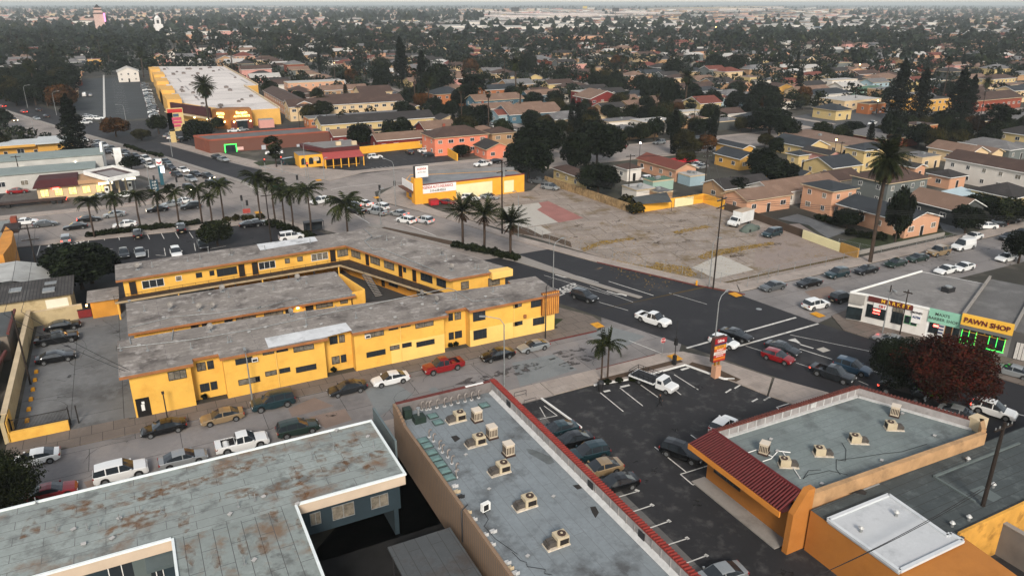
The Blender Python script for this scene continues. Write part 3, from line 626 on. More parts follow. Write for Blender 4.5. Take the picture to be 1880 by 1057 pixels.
roofbits(5.0, 'on the middle block roof', [('vent','I',1040,200),('vent','I',1390,140),('vent','I',1645,100),('vent','J',125,45),('dish','I',1435,195),('dish','I',1525,190),('dish','I',1600,60),('dish','F',300,1000),('box','I',1510,80),('box','F',575,970),('vent','F',362,1020),('dish','I',1225,190),('box','I',1175,250),('box','I',930,130)])
roofbits(ZR, 'on the L shaped block roof', [('vent','F',940,710),('vent','F',1045,745),('vent','F',1235,805),('vent','F',1248,810),('vent','F',1370,845),('vent','F',1575,910),('vent','F',1598,915),('vent','F',1665,925),('dish','F',1405,925),('dish','F',1335,815),('dish','E',1660,815),('dish','E',990,920),('box','F',990,695),('box','F',1065,745),('box','F',1420,828),('box','F',1360,685+180),('vent','E',1095,900),('vent','E',1350,860),('vent','E',1440,845),('vent','F',65,780),('vent','F',390,730),('box','E',1010,885),('vent','E',1500,800),('box','F',1545,855)])
# ---------------- grey roofed building in the left foreground ----------------
ROOF1 = mat('rolled_roofing_along', '#8d9592', .9, .2, .3, fine=.2, stain=['#6b4c30','#5d605e'], samt=.85, sscale=.2, seam=(4.2,1.05,(.09,.09,.09),0,.022))
ROOF1B = mat('rolled_roofing_across', '#868e8b', .9, .16, .2, fine=.2, stain=['#6f5236','#575a58'], samt=.8, sscale=.3, seam=(4.4,1.05,(.07,.07,.07),rad(90),.026))
DTEAL = mat('dark_teal_stucco', '#202e35', .85, .15, .5)
PEACH = mat('peach_siding', '#bba994', .75, .08, .8, seam=(40,.16,(.38,.3,.24),0,.01))
TRIMW = mat('white_roof_edge', '#d3dad9', .55, .1, 1)
b1 = thing('apartment_building', 'flat grey roofed building with white roof edges in the lower left corner', 'building', (-5,55,0))
def build1():
 z = 7.0; bar = [(-46,63.0),(16.7,63.0),(16.7,53.1),(7.4,53.1),(7.4,20),(-1.8,20),(-1.8,53.2),(-46,53.2)]
 m = MB(); m.prism([(-45.7,62.7),(16.4,62.7),(16.4,53.9),(-45.7,53.9)], 3.1, z-.1); m.prism([(-1.5,53.9),(7.1,53.9),(7.1,20),(-1.5,20)], 3.1, z-.12); mk('wall', m, DTEAL, b1)
 m = MB(); m.poly([(-46,63),(16.7,63),(16.7,53.1),(-46,53.1)], z, 0); m.poly([(-1.8,53.1),(7.4,53.1),(7.4,20),(-1.8,20)], z, 1); rf = mk('roof', m, [ROOF1,ROOF1B], b1)
 m = MB(); m.box(-46,53.2,z-1.0,-1.75,53.25,z-.06); m.box(7.35,53.1,z-1.0,16.72,53.15,z-.06); m.box(16.68,53.16,z-1,16.73,63,z-.06); m.box(-46,63,z-.6,16.72,63.04,z-.06); m.box(7.36,20,z-1,7.41,53.09,z-.06); m.box(-1.81,20,z-1,-1.76,53.19,z-.06); mk('fascia', m, PEACH, b1)
 m = MB(); t = .2
 for a, c in (((-46,63.0),(16.8,63.0)),((16.7,62.9),(16.7,53.2)),((16.8,53.1),(7.5,53.1)),((7.4,53.0),(7.4,20)),((-1.8,20),(-1.8,53.1)),((-1.9,53.2),(-46,53.2))): m.bar(a, c, t, z-.05, z+.14)
 mk('roof_edge', m, TRIMW, rf)
 for k,x0,y0,x1,y1,h in (('N',550,605,703,568,1.25),('N',828,532,947,500,1.15),('N',393,650,462,632,1.1)): wall_px(b1,k,x0,y0,x1,y1,h,53.9,pane=CURT,split=1,frame=STEEL,f=.04)
 for k,x0,y0,x1,y1,h in (('M',790,1050,970,1000,1.5),('M',1075,1030,1165,1000,1.5)): wall_px(b1,k,x0,y0,x1,y1,h,53.9,pane=GLASS,split=1)
 X,Z = onY('M',1020,1010,53.85); m = MB(); m.box(X-.55,53.8,Z-1,X+.55,53.89,Z+1); mk('door', m, mat('grey_door','#56605f',.6,.1), b1)
 a = onY('M',1040,950,52.6); c_ = onY('M',1245,900,52.6); m = MB(); m.add([(a[0],53.9,6.0),(c_[0],53.9,6.0),(c_[0],52.3,5.5),(a[0],52.3,5.5),(a[0],53.9,5.85),(c_[0],53.9,5.85),(c_[0],52.3,5.2),(a[0],52.3,5.2)], [(0,3,2,1),(4,5,6,7),(3,7,6,2),(0,4,7,3),(1,2,6,5)]); mk('door_canopy', m, mat('canopy_metal','#4d585a',.6,.2), b1)
 m = MB(); m.box(-45,61.8,0,15.9,62.6,3.1); m.box(15.9,54.4,0,16.3,62.6,3.1); m.box(-45,54.6,0,-2,55,3.1); mk('ground_wall', m, DTEAL, b1)
build1()
RU = breakup(mat('rust_wash', '#7a5636', .9, .3, 1), 1.6, .42, .7, .6)
for i,(k,x,y,r,ex) in enumerate((('M',620,580,1.2,1),('M',1000,500,1.0,3),('M',1230,430,1.3,2.4),('M',1600,330,1.6,1.3),('M',1780,260,1.2,1.6),('M',960,680,1.6,1.4),('M',1320,670,1.5,.6),('M',210,720,1.5,.8),('M',1690,470,1,1.5),('N',290,300,1.7,.7),('N',320,450,1.5,.8),('N',460,200,1.5,.6),('N',530,290,1.2,1.5),('N',650,120,1.6,1),('N',780,200,1.3,1.4),('N',810,290,1,.9),('N',180,420,1.4,2),('N',130,600,1.3,.5),('M',1370,900,1.3,.5),('M',1750,840,1.4,.5),('M',1560,940,1.2,.5),('N',60,850,1.4,.6),('N',320,700,1,.6),('M',480,560,.8,3))):
 X, Y = at(k,x,y,7.0); mk('rust_stain', spot(X,Y,r*(.8 if ex > .9 else 1.1),7.006+i*.0006,RU,ex*1.5 if ex > .9 else ex*.6), RU, b1)
m = MB(); m.poly([(7.3,25),(7.3,54),(21,54),(21,63),(16.9,63),(16.9,66.8),(20.5,66.8),(20.5,25)], .009); struct('shaded_rear_yard', m, mat('yard_shade_asphalt',(.012,.012,.012),.95,.4,.4))  # near-black asphalt sheet; the yard's shade is put into its colour
for k,x,y in (('M',1010,600),('M',860,660),('M',712,690),('M',630,725),('M',415,730),('M',1160,600),('M',1715,560),('M',1835,515),('M',262,540),('N',845,130),('N',812,220),('N',405,215),('N',560,150),('M',1760,970)):
 X,Y = at(k,x,y,7.0); place('vent', X, Y, 7.02, 0, 'short dark vent pipe on the stained grey foreground roof', 'vent pipes on the foreground roof', .75)
for k,x,y in (('M',860,650),('M',530,730),('M',808,795),('M',603,835),('M',1655,620),('M',1830,950),('N',805,62),('N',580,18),('N',55,495),('N',300,545)):
 X,Y = at(k,x,y,7.0); place('box', X, Y, 7.02, R_.random(), 'small white vent cap on the stained grey foreground roof', 'vent caps on the foreground roof', .9)
# carport roof in the dark yard
cp = thing('carport', 'small flat grey carport roof in the dark rear yard', 'carport', (15,44,0))
a_ = at('N',945,852,3.2); b_ = at('N',1430,705,3.2)
m = MB(); m.prism([(a_[0],a_[1]),(b_[0]-.4,a_[1]),(b_[0]-.4,30),(a_[0],30)], 3.05, 3.25); mk('roof', m, mat('dark_rolled_roofing','#4e5254',.9,.25,.3,fine=.2,stain='#40342c',samt=.6,sscale=.3,seam=(8,1.0,(.04,.04,.04),rad(90),.03)), cp)
for x,y in ((a_[0]+.3,a_[1]-.4),(b_[0]-.8,a_[1]-.4),(a_[0]+.3,34),(b_[0]-.8,34)): m = MB(); m.cyl(x,y,0,3.05,.07,8); mk('post', m, DARKM, cp)
# ---------------- long building with rooftop units ----------------
ROOF2 = mat('grey_cap_sheet', '#7c8488', .9, .16, .25, fine=.2, stain=['#33302f','#7c8488'], samt=.75, sscale=.2, seam=(14,1.0,(.12,.13,.135),rad(90),.02))
TANB = mat('tan_block_wall', '#8a7058', .9, .25, .4, fine=.12, stain='#5d4836', samt=.5, sscale=.4, seam=(.4,.2,(.16,.12,.09),0,.02))
REDT = mat('red_clay_tile', '#7d2a22', .75, .25, 3, stain='#4a1c18', samt=.5, sscale=1.5)
PARW = mat('white_parapet_coating', '#8d8987', .7, .2, 1, stain='#5e5a58', samt=.5, sscale=.8)
FLASH = mat('white_flashing', '#b4b4b2', .6, .15, 2)
b2 = thing('commercial_building', 'long flat roofed commercial building edged with red tile, full of rooftop units', 'building', (26,47,0))
def build2():
 zr, zp = 4.8, 6.0; x0, x1, y0, y1 = 20.2, 31.75, 20, 67.0
 m = MB(); m.box(x0, y0, 0, x1, y1, zr-.02); mk('wall', m, TANB, b2)
 m = MB(); m.poly([(x0+.05,y0),(x1-.05,y0),(x1-.05,y1-.05),(x0+.05,y1-.05)], zr); rf = mk('roof', m, ROOF2, b2)
 m = MB(); m.box(x0-.02,y0,zr-.02,x0+.28,y1-3.2,zr+.32)
 n = 7
 for i in range(n):
  a = y1-3.2+i*3.2/n; m.box(x0-.02,a,zr-.02,x0+.28,a+3.2/n,zr+.32+(zp-zr-.32)*math.sin((i+1)/n*math.pi/2))
 mk('left_parapet', m, TANB, b2)
 m = MB(); m.box(x0+.28,y1-.3,zr-.02,x1-.3,y1,zp); m.box(x1-.3,y0,zr-.02,x1,y1,zp); pr = mk('parapet', m, mat('parapet_grey','#6f6a68',.85,.2,.8,stain='#3f3c3b',samt=.5,sscale=.7), b2)
 # inner face studs and flashing along the right parapet
 m = MB(); m.box(x1-.33,y0,zr+.1,x1-.3,y1-.4,zp-.1)
 for i in range(40): y = y0+.3+i*1.15; m.box(x1-.38,y,zr+.1,x1-.33,y+.1,zp-.12)
 mk('inner_lining', m, PARW, pr)
 m = MB(); m.add([(x1-.34,y0,zr+.35),(x1-.34,y1-.5,zr+.35),(x1-.75,y1-.5,zr+.015),(x1-.75,y0,zr+.015)], [(0,1,2,3)]); mk('flashing', m, FLASH, pr)
 m = MB()
 for y in (62.0,46.0,38.5): m.box(x1-.42,y,zr+.35,x1-.37,y+.8,zr+1.0)
 mk('access_panel', m, DARKM, pr)
 # tile coping: many barrels
 m = MB(); m.box(x1-.34,y0,zp-.02,x1+.3,y1+.25,zp+.06)
 nt_ = int((y1-y0)/.34)
 for i in range(nt_): y = y0+.17+i*.34; m.tube([(x1-.34,y,zp+.09),(x1+.32,y,zp+.03)], .1, 6)
 mk('tile_coping', m, REDT, b2)
 m = MB(); m.box(x0+.3,y1-.34,zp,x1-.45,y1+.06,zp+.08)
 mk('coping', m, mat('brown_red_cap','#5a2620',.8,.2,2), b2)
 m = MB(); m.box(x1-3.4,y1-.35,zp+.081,x1-1.3,y1-.1,zp+.15); mk('white_pipe', m, WHITE, b2)
build2()
def proto_cooler():
 r = thing('rooftop_cooler', 'x', 'cooler'); m = MB(); m.box(-.5,-.5,.2,.5,.5,1.45); b = mk('cabinet', m, mat('beige_metal','#b8aa95',.6,.12,1.5), r, True)
 m = MB()
 for s in (-1,1):
  for i in range(5): q = -.38+i*.19; m.box(q-.05,s*.51-.01,.4,q+.05,s*.51+.01,1.2); m.box(s*.51-.01,q-.05,.4,s*.51+.01,q+.05,1.2)
 mk('louvre', m, mat('dark_brown_grille','#2a1d17',.7,0), b, True)
 m = MB(); m.prism([(-.54,-.54),(.54,-.54),(.54,.54),(-.54,.54)], 1.45, 1.55); mk('lid', m, mat('pale_metal_lid','#c4b8a8',.5,.1), r, True)
 m = MB(); m.box(-.6,-.6,0,.6,.6,.2); mk('kerb', m, mat('dark_rust','#3b2c26',.9,.3,2), r, True); return r
def proto_pack():
 r = thing('rooftop_unit', 'x', 'rooftop unit'); m = MB(); m.box(-.2,-.55,.15,1.0,.55,1.05); b = mk('cabinet', m, mat('tan_metal','#b3a58a',.6,.12,1.5), r, True)
 m = MB(); m.tube([(.5,0,1.05),(.5,0,1.12)], .4, 16); f_ = mk('fan_guard', m, mat('fan_dark','#3a2a22',.6,.1), b, True)
 m = MB(); m.tube([(.5,0,1.1),(.5,0,1.16)], .12, 10); mk('fan_hub', m, MC['tan_metal'], b, True)
 m = MB(); m.box(.05,-.565,.25,.95,-.55,.8); m.box(1.0,-.45,.25,1.012,.45,.9); mk('coil_grille', m, mat('coil_dark','#1f1a18',.7,0), b, True)
 m = MB(); m.box(-.95,-.4,.2,-.2,-.05,.7); m.box(-.95,.05,.2,-.2,.4,.7); m.box(-1.15,-.42,.1,-.93,.42,.55); mk('duct', m, mat('duct_dark','#4d4843',.6,.3,2), r, True)
 m = MB(); m.box(-1.2,-.62,0,1.12,.62,.13); mk('curb', m, mat('pale_curb','#c2b7a6',.8,.3,2), r, True); return r
def proto_goose():
 r = thing('gooseneck_vent', 'x', 'vent'); m = MB(); m.tube([(0,0,0),(0,0,.75),(.05,0,.92),(.18,0,1.0),(.32,0,.95),(.36,0,.82)], .11, 8); mk('pipe', m, mat('weathered_duct','#7f7873',.6,.3,3,metal=.2), r, True)
 m = MB(); m.cyl(0,0,0,.08,.22,8); mk('flashing', m, FLASH, r, True); return r
def proto_sky():
 r = thing('skylight', 'x', 'skylight'); m = MB(); m.box(-.55,-.5,0,.55,.5,.16); mk('frame', m, mat('skylight_frame','#3c4947',.7,.2), r, True)
 m = MB(); m.add([(-.5,-.45,.16),(.5,-.45,.16),(.5,.45,.16),(-.5,.45,.16),(-.3,-.25,.27),(.3,-.25,.27),(.3,.25,.27),(-.3,.25,.27)], [(0,1,5,4),(1,2,6,5),(2,3,7,6),(3,0,4,7),(4,5,6,7)]); mk('dome', m, mat('green_skylight','#5c7572',.35,.15,2), r, True); return r
def proto_mini():
 r = thing('condenser_unit', 'x', 'air conditioner'); m = MB(); m.box(-.4,-.18,.1,.4,.18,.85); b = mk('cabinet', m, WHITE, r, True)
 m = MB(); m.box(-.3,-.19,.2,.2,-.18,.75); mk('grille', m, BLACK, b, True); m = MB(); m.box(-.35,-.22,0,-.25,.22,.1).box(.25,-.22,0,.35,.22,.1); mk('foot', m, DARKM, r, True); return r
PROTO.update(cooler=proto_cooler, pack=proto_pack, goose=proto_goose, sky=proto_sky, mini=proto_mini)
g2 = 'units on the tile edged roof'
for k,x,y,s,lb in (('J',1588,985,1,'beige box cooler nearest the pipes on the tile edged roof'),('N',1695,60,1,'beige box cooler between two fan units on the tile edged roof'),('N',1815,185,1,'lowest beige box cooler on the tile edged roof')):
 X,Y = at(k,x,y,4.8); place('cooler', X, Y, 4.8, .0, lb, g2, .86)
for k,x,y,rz,lb in (('J',1440,985,0,'tan fan unit in front of the gooseneck pipes'),('N',1580,110,0,'tan fan unit beside the row of gooseneck pipes'),('N',1750,310,0,'tan fan unit right of the green skylight row'),('O',95,555,0,'tan fan unit alone in the middle of the grey roof'),('O',320,830,0,'tan fan unit with white duct, nearest on the grey roof')):
 X,Y = at(k,x,y,4.8); place('pack', X, Y, 4.8, rz, lb, 'fan units on the tile edged roof', .88)
for i,(x,y) in enumerate(((1190,905),(1225,905),(1250,900),(1300,890),(1355,880),(1403,870),(1452,855),(1503,845),(1550,835),(1600,820))):
 X,Y = at('J',x,y,4.85); place('goose', X, Y, 4.8, .3, 'bent grey duct pipe in the row along the tile edged front parapet', 'gooseneck pipes along the front parapet', .95)
for i,(x,y) in enumerate(((1245,55),(1275,85),(1318,135),(1340,165),(1378,200),(1408,245),(1440,300),(1440,345))):
 X,Y = at('N',x,y,4.85); place('goose', X, Y, 4.8, .3, 'bent grey duct pipe in the row beside the green skylights', 'gooseneck pipes beside the skylights', .8)
for i,(x,y) in enumerate(((1200,75),(1230,112),(1262,160),(1293,205),(1325,245),(1358,292),(1390,340))):
 X,Y = at('N',x,y,5.0); place('sky', X, Y, 4.8, .0, 'flat green skylight in the row along the left roof edge', 'green skylights in a row', .95)
for k,x,y,lb in (('J',1270,945,'green skylight behind the tan fan unit'),('J',1308,990,'green skylight left of the tan fan unit'),('J',1640,868,'green skylight near the tile corner')):
 X,Y = at(k,x,y,5.0); place('sky', X, Y, 4.8, 0, lb, 'green skylights on the tile edged roof', .95)
X,Y = at('N',1650,590,4.8); place('mini', X, Y, 4.8, .2, 'white condenser unit standing alone on the grey roof', None)
for k,x,y in (('N',1675,437),('O',112,918),('N',1508,190),('O',298,490)):
 X,Y = at(k,x,y,4.8); place('box', X, Y, 4.8, .4, 'small white vent cap on the tile edged roof', 'vent caps on the tile edged roof', .8)
for k,x,y in (('N',1425,410),('N',1440,450),('N',1470,485),('N',1520,600),('N',1560,650),('N',1640,760),('N',1690,830),('N',1800,960),('N',1820,1000),('O',20,1035),('N',1700,735)):
 X,Y = at(k,x,y,4.85); mb = MB(); mb.box(X-.22,Y-.16,4.81,X+.2,Y+.14,4.98); mb.box(X-.05,Y-.25,4.81,X+.3,Y-.18,5.1); o = tag(mk('roof_debris', mb, R_.choice([FLASH,CREAMT,DARKM])), 'small pale block lying along the left edge of the grey roof', 'debris', 'blocks along the roof edge')
cd = thing('duct_stack', 'dark green box duct standing in the far left corner of the grey roof', 'duct', (*at('J',1180,990,4.8),4.8))
X,Y = at('J',1180,990,4.8); mb = MB(); mb.box(X-.7,Y-.5,4.8,X+.5,Y+.5,5.5); mk('base_box', mb, mat('dark_green_metal','#1f2d26',.6,.3,2), cd); mb = MB(); mb.cyl(X-.1,Y+.1,5.5,6.2,.12,8); mb.cyl(X-.1,Y+.1,6.2,6.35,.22,8); mk('stack_cap', mb, STEEL, cd); mb = MB(); mb.box(X-1.3,Y+.9,4.8,X-.5,Y+1.7,5.9); mk('fan_box', mb, MC['dark_green_metal'], cd)
# stains
def blot(nm, k, pts, z, m, base):
 mb = MB(); mb.poly([at(k,x,y,z) for x,y in pts], z+.012); return mk(nm, mb, m, base)
STN = mat('tar_stain', '#2b2826', .9, .4, 1.5)
blot('stain','O',[(100,140),(160,150),(280,200),(305,240),(260,255),(190,215),(120,175)],4.8,mat('wet_stain','#5a5f60',.8,.3,1),b2)
blot('stain','O',[(435,405),(500,395),(530,400),(520,420),(470,435)],4.8,STN,b2); blot('stain','O',[(560,560),(600,555),(625,600),(600,640),(575,600)],4.8,STN,b2); blot('stain','N',[(1400,55),(1440,45),(1470,70),(1430,95)],4.8,STN,b2)
def cable(nm, pts, z, lb, m=BLACK, r=.025):
 return tag(mk(nm, MB().tube([(*at(k,x,y,z),z+.03) for k,x,y in pts], r, 4), m), lb, 'cable')
cable('cable', [('N',1640,600),('N',1670,650),('N',1640,700),('N',1720,790),('N',1879,900)], 4.82, 'thin black cable winding from the white condenser across the grey roof')
cable('cable', [('O',0,885),('O',60,945),('O',105,960),('O',110,990),('O',180,1000),('O',240,1010),('O',235,1040),('O',290,1050)], 4.82, 'thin black cable looping at the near end of the grey roof')
# downpipe in the yard
tag(mk('downpipe', MB().tube([(*onX('N',1490,740,20.0)[:0],19.9,onX('N',1490,700,20.0)[0],2.2),(19.9,onX('N',1490,700,20.0)[0],5.4),(20.6,onX('N',1490,700,20.0)[0]+.4,5.5)], .06, 6), DARKM), 'dark pipe climbing the tan block wall', 'pipe')
tag(mk('grey_screen', MB().box(17.9,59.5,3.2,18.1,66.5,6.4), mat('grey_panel','#5d696b',.6,.2)), 'grey screen standing in the gap beside the tan block wall', 'screen')
# ---------------- red tile shop and its annex ----------------
OWALL = mat('orange_stucco', '#a86c2e', .85, .14, .4, fine=.06, stain='#8a541c', samt=.4, sscale=.3)
ROOF3 = mat('bluegrey_roofing', '#737d7c', .9, .18, .25, fine=.2, stain=['#3a3b3c','#7b8484'], samt=.6, sscale=.2, seam=(12,1,(.1,.11,.11),0,.02))
MTILE = mat('maroon_tile', '#45100f', .6, .25, 2)
b3 = thing('shop_building', 'orange shop with maroon tile front roof and grey parapet roof beside the parking lot', 'building', (58,42,0))
def build3():
 zr, zp = 4.5, 5.4; A = (46.7,48.4); Bp = (67.4,48.2); Cp = (72.2,37.6); D = (70.7,36.2); E_ = (46.7,36.9)
 m = MB(); m.prism([A,Bp,Cp,D,E_], 0, zr-.02); mk('wall', m, OWALL, b3)
 m = MB(); m.poly([A,Bp,Cp,D,E_], zr); rf = mk('roof', m, ROOF3, b3)
 m = MB(); m.bar((46.7,48.3),(67.4,48.15),.3,zr-.1,zp); m.bar((67.3,48.3),(72.1,37.4),.3,zr-.1,zp); pr = mk('parapet', m, PARW, b3)
 m = MB()
 for i in range(17): x = 47.5+i*1.2; m.box(x,48.0,zr+.1,x+.1,48.14,zp)
 m.box(60,47.98,zr+.3,60.7,48.1,zp-.1)
 mk('studs', m, FLASH, pr)
 m = MB(); m.bar((46.7,48.0),(67.1,47.85),.35,zr,zr+.14); m.bar((67.0,47.8),(71.6,37.8),.35,zr,zr+.14); mk('flashing', m, FLASH, pr)
 m = MB(); m.bar((46.4,48.35),(67.5,48.2),.45,zp,zp+.1); m.bar((67.4,48.4),(72.2,37.4),.45,zp,zp+.1)
 for i in range(60): x = 46.7+i*.345; m.tube([(x,48.1,zp+.14),(x,48.6,zp+.06)], .11, 5)
 for i in range(33): x = 67.5+i*.145; y = 48.2-i*.328; m.tube([(x-.25,y-.1,zp+.14),(x+.25,y+.1,zp+.06)], .11, 5)
 mk('tile_coping', m, mat('brown_red_tile','#5b2e26',.8,.3,3), b3)
 # long tan wall between shop and annex
 m = MB(); m.bar((47.3,36.75),(70.6,36.05),.5,0,zp+.1); m.bar((70.5,36.1),(72.3,37.5),.4,0,zp+.4); mk('party_wall', m, mat('tan_party_wall','#a98660',.9,.25,.5,stain='#7a6248',samt=.6,sscale=.6), b3)
 m = MB(); m.box(71.6,37.2,zr,73.0,38.4,zp+.4); mk('corner_block', m, CREAMT, b3)
 # mansard tile roof along the front
 e0 = (44.6,49.0,4.4); e1 = (44.6,37.0,4.4); r0 = (46.75,48.3,5.6); r1 = (46.75,37.0,5.6)
 m = MB(); m.add([e0,e1,r1,r0,(44.6,49.0,4.2),(44.6,37,4.2),(46.7,37,4.2),(46.7,48.3,4.2)], [(0,1,2,3),(0,4,5,1),(4,7,6,5),(0,3,7,4)]); ms = mk('mansard_roof', m, MTILE, b3)
 m = MB()
 for i in range(37):
  t = (i+.5)/37; y = 49.0-12.0*t; yr = 48.3-11.3*t; m.tube([(44.5,y,4.45),(46.8,yr,5.68)], .1, 6)
 m.tube([(46.85,48.4,5.7),(46.85,37.0,5.7)], .14, 7); mk('barrel_tile', m, mat('maroon_barrel','#541416',.6,.2,2), ms)
 m = MB(); m.box(44.45,37.0,3.85,44.59,49.0,4.39); m.box(44.59,48.85,3.85,46.7,49.0,4.35); mk('fascia', m, mat('orange_fascia_board','#c77f32',.8,.1,.5), ms)
 m = MB(); m.add([(47.7,36.98,0),(45.4,36.98,0),(45.5,36.98,4.1),(46.9,36.98,6.2),(47.7,36.98,6.2),(47.7,36.4,0),(45.4,36.4,0),(45.5,36.4,4.1),(46.9,36.4,6.2),(47.7,36.4,6.2)], [(0,1,2,3,4),(9,8,7,6,5),(1,6,7,2),(2,7,8,3),(3,8,9,4),(0,4,9,5)]); mk('wing_wall', m, OWALL, b3)
 a = onX('O',1455,310,46.7); c_ = onX('O',1640,430,46.7)
 wb = win(b3, 46.7, (a[0]+c_[0])/2, 2.0, abs(a[0]-c_[0]), 1.0, -math.pi/2, GLASS, DARKM, 3, label='barred shop window')
 m = MB(); m.box(45.0,37.4,0,46.68,48.6,.12); mk('front_step', m, CONC, b3)
build3()
for k,x,y,rz,lb in (('Q',180,265,2.6,'cream fan unit nearest the maroon tile corner'),('Q',430,185,2.6,'cream fan unit in the middle of the bluegrey roof'),('Q',685,95,2.6,'cream fan unit at the right of the bluegrey roof'),('Q',940,0,2.6,'cream fan unit nearest the tile parapet')):
 X,Y = at(k,x,y,4.5); place('pack', X, Y, 4.5, rz, lb, 'fan units on the bluegrey shop roof', .78)
for k,x,y,lb in (('O',1810,175,'cream louvred cooler behind the maroon tile roof'),('L',948,950,'cream louvred cooler by the street parapet')):
 X,Y = at(k,x,y,4.5); place('cooler', X, Y, 4.5, .5, lb, 'coolers on the bluegrey shop roof', .8)
for k,x,y in (('O',1860,80),('Q',105,165),('Q',855,232),('Q',425,400),('L',1005,940),('Q',1235,55)):
 X,Y = at(k,x,y,4.5); place('box', X, Y, 4.5, .4, 'small vent box on the bluegrey shop roof', 'vent boxes on the bluegrey shop roof', .9)
cable('cable', [('Q',570,100),('Q',600,150),('Q',595,230),('Q',530,220),('Q',530,290),('Q',560,330)], 4.52, 'black cable running between the cream fan units')
cable('cable', [('Q',610,330),('Q',480,300),('Q',400,320),('Q',330,330),('Q',290,360),('Q',330,300),('Q',420,295)], 4.52, 'black cable coiled near the party wall')
cable('cable', [('Q',545,225),('Q',700,205),('Q',860,180),('Q',1000,165),('Q',1180,110)], 4.52, 'black cable crossing the bluegrey shop roof')
cable('pipe_run', [('O',1685,175),('O',1760,150),('O',1870,200)], 4.55, 'white pipe lying by the louvred cooler', WHITE, .06)
cable('pipe_run', [('Q',0,235),('Q',60,215),('Q',110,160),('Q',200,170)], 4.55, 'white pipe run left of the cream fan units', WHITE, .06)
cable('pipe_run', [('Q',140,160),('Q',270,355)], 4.55, 'white pipe run ending at the orange wing wall', WHITE, .06)
ax = thing('commercial_building', 'wide flat dark grey roofed annex with orange walls in the lower right corner', 'building', (65,30,0))
ROOF4 = mat('dark_teal_roofing', '#444b4c', .92, .25, .5, fine=.25, stain=['#2c3030','#5a6262'], samt=.6, sscale=.25, seam=(14,.9,(.03,.032,.032),0,.03))
def annex():
 z = 4.2; P = lambda x,y,zz=z: at('Q',x,y,zz)
 nl = P(285,545); fl = P(465,660); fr = P(985,1025)
 x0 = (nl[0]+fl[0])/2
 pr_ = P(1400,745); pe = P(1879,540)
 yb = (pr_[1]+pe[1])/2
 m = MB(); m.prism([(x0,36.2),(86,36.0),(86,yb),(pr_[0],yb),(pr_[0]-1,20),(x0,20)], 0, z-.02); mk('wall', m, OWALL, ax)
 m = MB(); m.poly([(x0,36.2),(86,36.0),(86,yb),(pr_[0],yb),(pr_[0],fr[1]+.2),(x0,fr[1]+.2)], z); rf = mk('roof', m, ROOF4, ax)
 a = P(470,658,4.35); b = P(905,480,4.35); c_ = P(1440,800,4.35); d_ = fr
 xs0, xs1 = a[0], (c_[0]+0)
 pts = [P(470,655,4.4),P(905,478,4.4),P(1330,775,4.4),P(1345,757,4.4),P(1438,808,4.4),P(985,1025,4.4)]
 m = MB(); m.prism(pts, z-.1, 4.4); wr = mk('white_roof', m, mat('white_roof_coating','#b5b8ba',.7,.1,.4,fine=.08,stain='#84878a',samt=.45,sscale=.5), ax)
 m = MB()
 for p, q in zip(pts, pts[1:]+pts[:1]): m.bar(p, q, .3, 4.35, 4.58)
 mk('roof_curb', m, mat('bright_white_curb','#bcc0c2',.6,.08,1), wr)
 m = MB(); m.bar(P(1230,345),P(1845,105),.22,z,z+.14); m.bar(P(1230,345),P(1525,525),.22,z,z+.14); mk('roof_divider', m, mat('roof_strip','#5b6463',.9,.2), rf)
 blot('roof_patch','Q',[(1485,440),(1580,405),(1720,490),(1660,525)],z,mat('roof_patch_grey','#565e5e',.9,.1),rf)
 blot('tar_stain','Q',[(580,450),(640,430),(700,425),(750,455),(740,475),(660,460),(600,468)],z,STN,rf); blot('white_stroke','Q',[(720,432),(835,390),(845,398),(735,440)],z,mat('faded_white','#8f9291',.8,.2),rf)
 m = MB(); m.box(pr_[0]-.2,yb-.25,0,86,yb-.01,z+.25); mk('yellow_rear_wall', m, mat('stained_yellow_wall','#c6923f',.9,.2,.5,stain='#6e4a1c',samt=.6,sscale=.6), ax)
 # lower teal roof in the corner
 q = [P(1040,1005,3.9),P(1400,840,3.9),(P(1400,840,3.9)[0]+0,15),(P(1040,1005,3.9)[0],15)]
 m = MB(); m.prism([q[0],q[1],(q[1][0]+.6,18),(q[0][0]-.2,18)], 3.5, 3.9); mk('low_roof', m, mat('teal_low_roof','#4d5c5b',.9,.15,.4,seam=(10,1.2,(.06,.07,.07),rad(90),.03)), ax)
 m = MB(); m.bar(q[0],q[1],.2,3.85,4.1); mk('low_roof_edge', m, mat('edge_grey','#8a9090',.7,.2), ax)
annex()
for k,x,y,z in (('Q',705,735,4.45),('Q',960,622,4.45),('Q',1360,700,4.2),('Q',1480,655,4.2),('Q',1655,420,4.2),('Q',1473,235,4.2)):
 X,Y = at(k,x,y,z); place('turbine', X, Y, z-.02, 0, 'round silver turbine vent on the annex roof', 'turbine vents on the annex roofs', .85)
rw = thing('garden_wall', 'pale concrete wall running in the dark yard at the right edge', 'wall', (80,22,0))
m = MB(); a=at('Q',1800,980); m.box(a[0],a[1]-8,0,a[0]+.4,a[1]+6,3.2); mk('wall_panel', m, mat('grey_block','#6e6a66',.9,.2), rw)
m = MB(); m.box(a[0]-.06,a[1]-8,3.2,a[0]+.46,a[1]+6,3.3); mk('wall_cap', m, CONC, rw)
m = MB(); m.poly([(69,10),(69,26.5),(95,28),(95,10)], .012); struct('shaded_back_yard', m, MC['yard_shade_asphalt'])  # same near-black asphalt, carrying this yard's shade in its colour
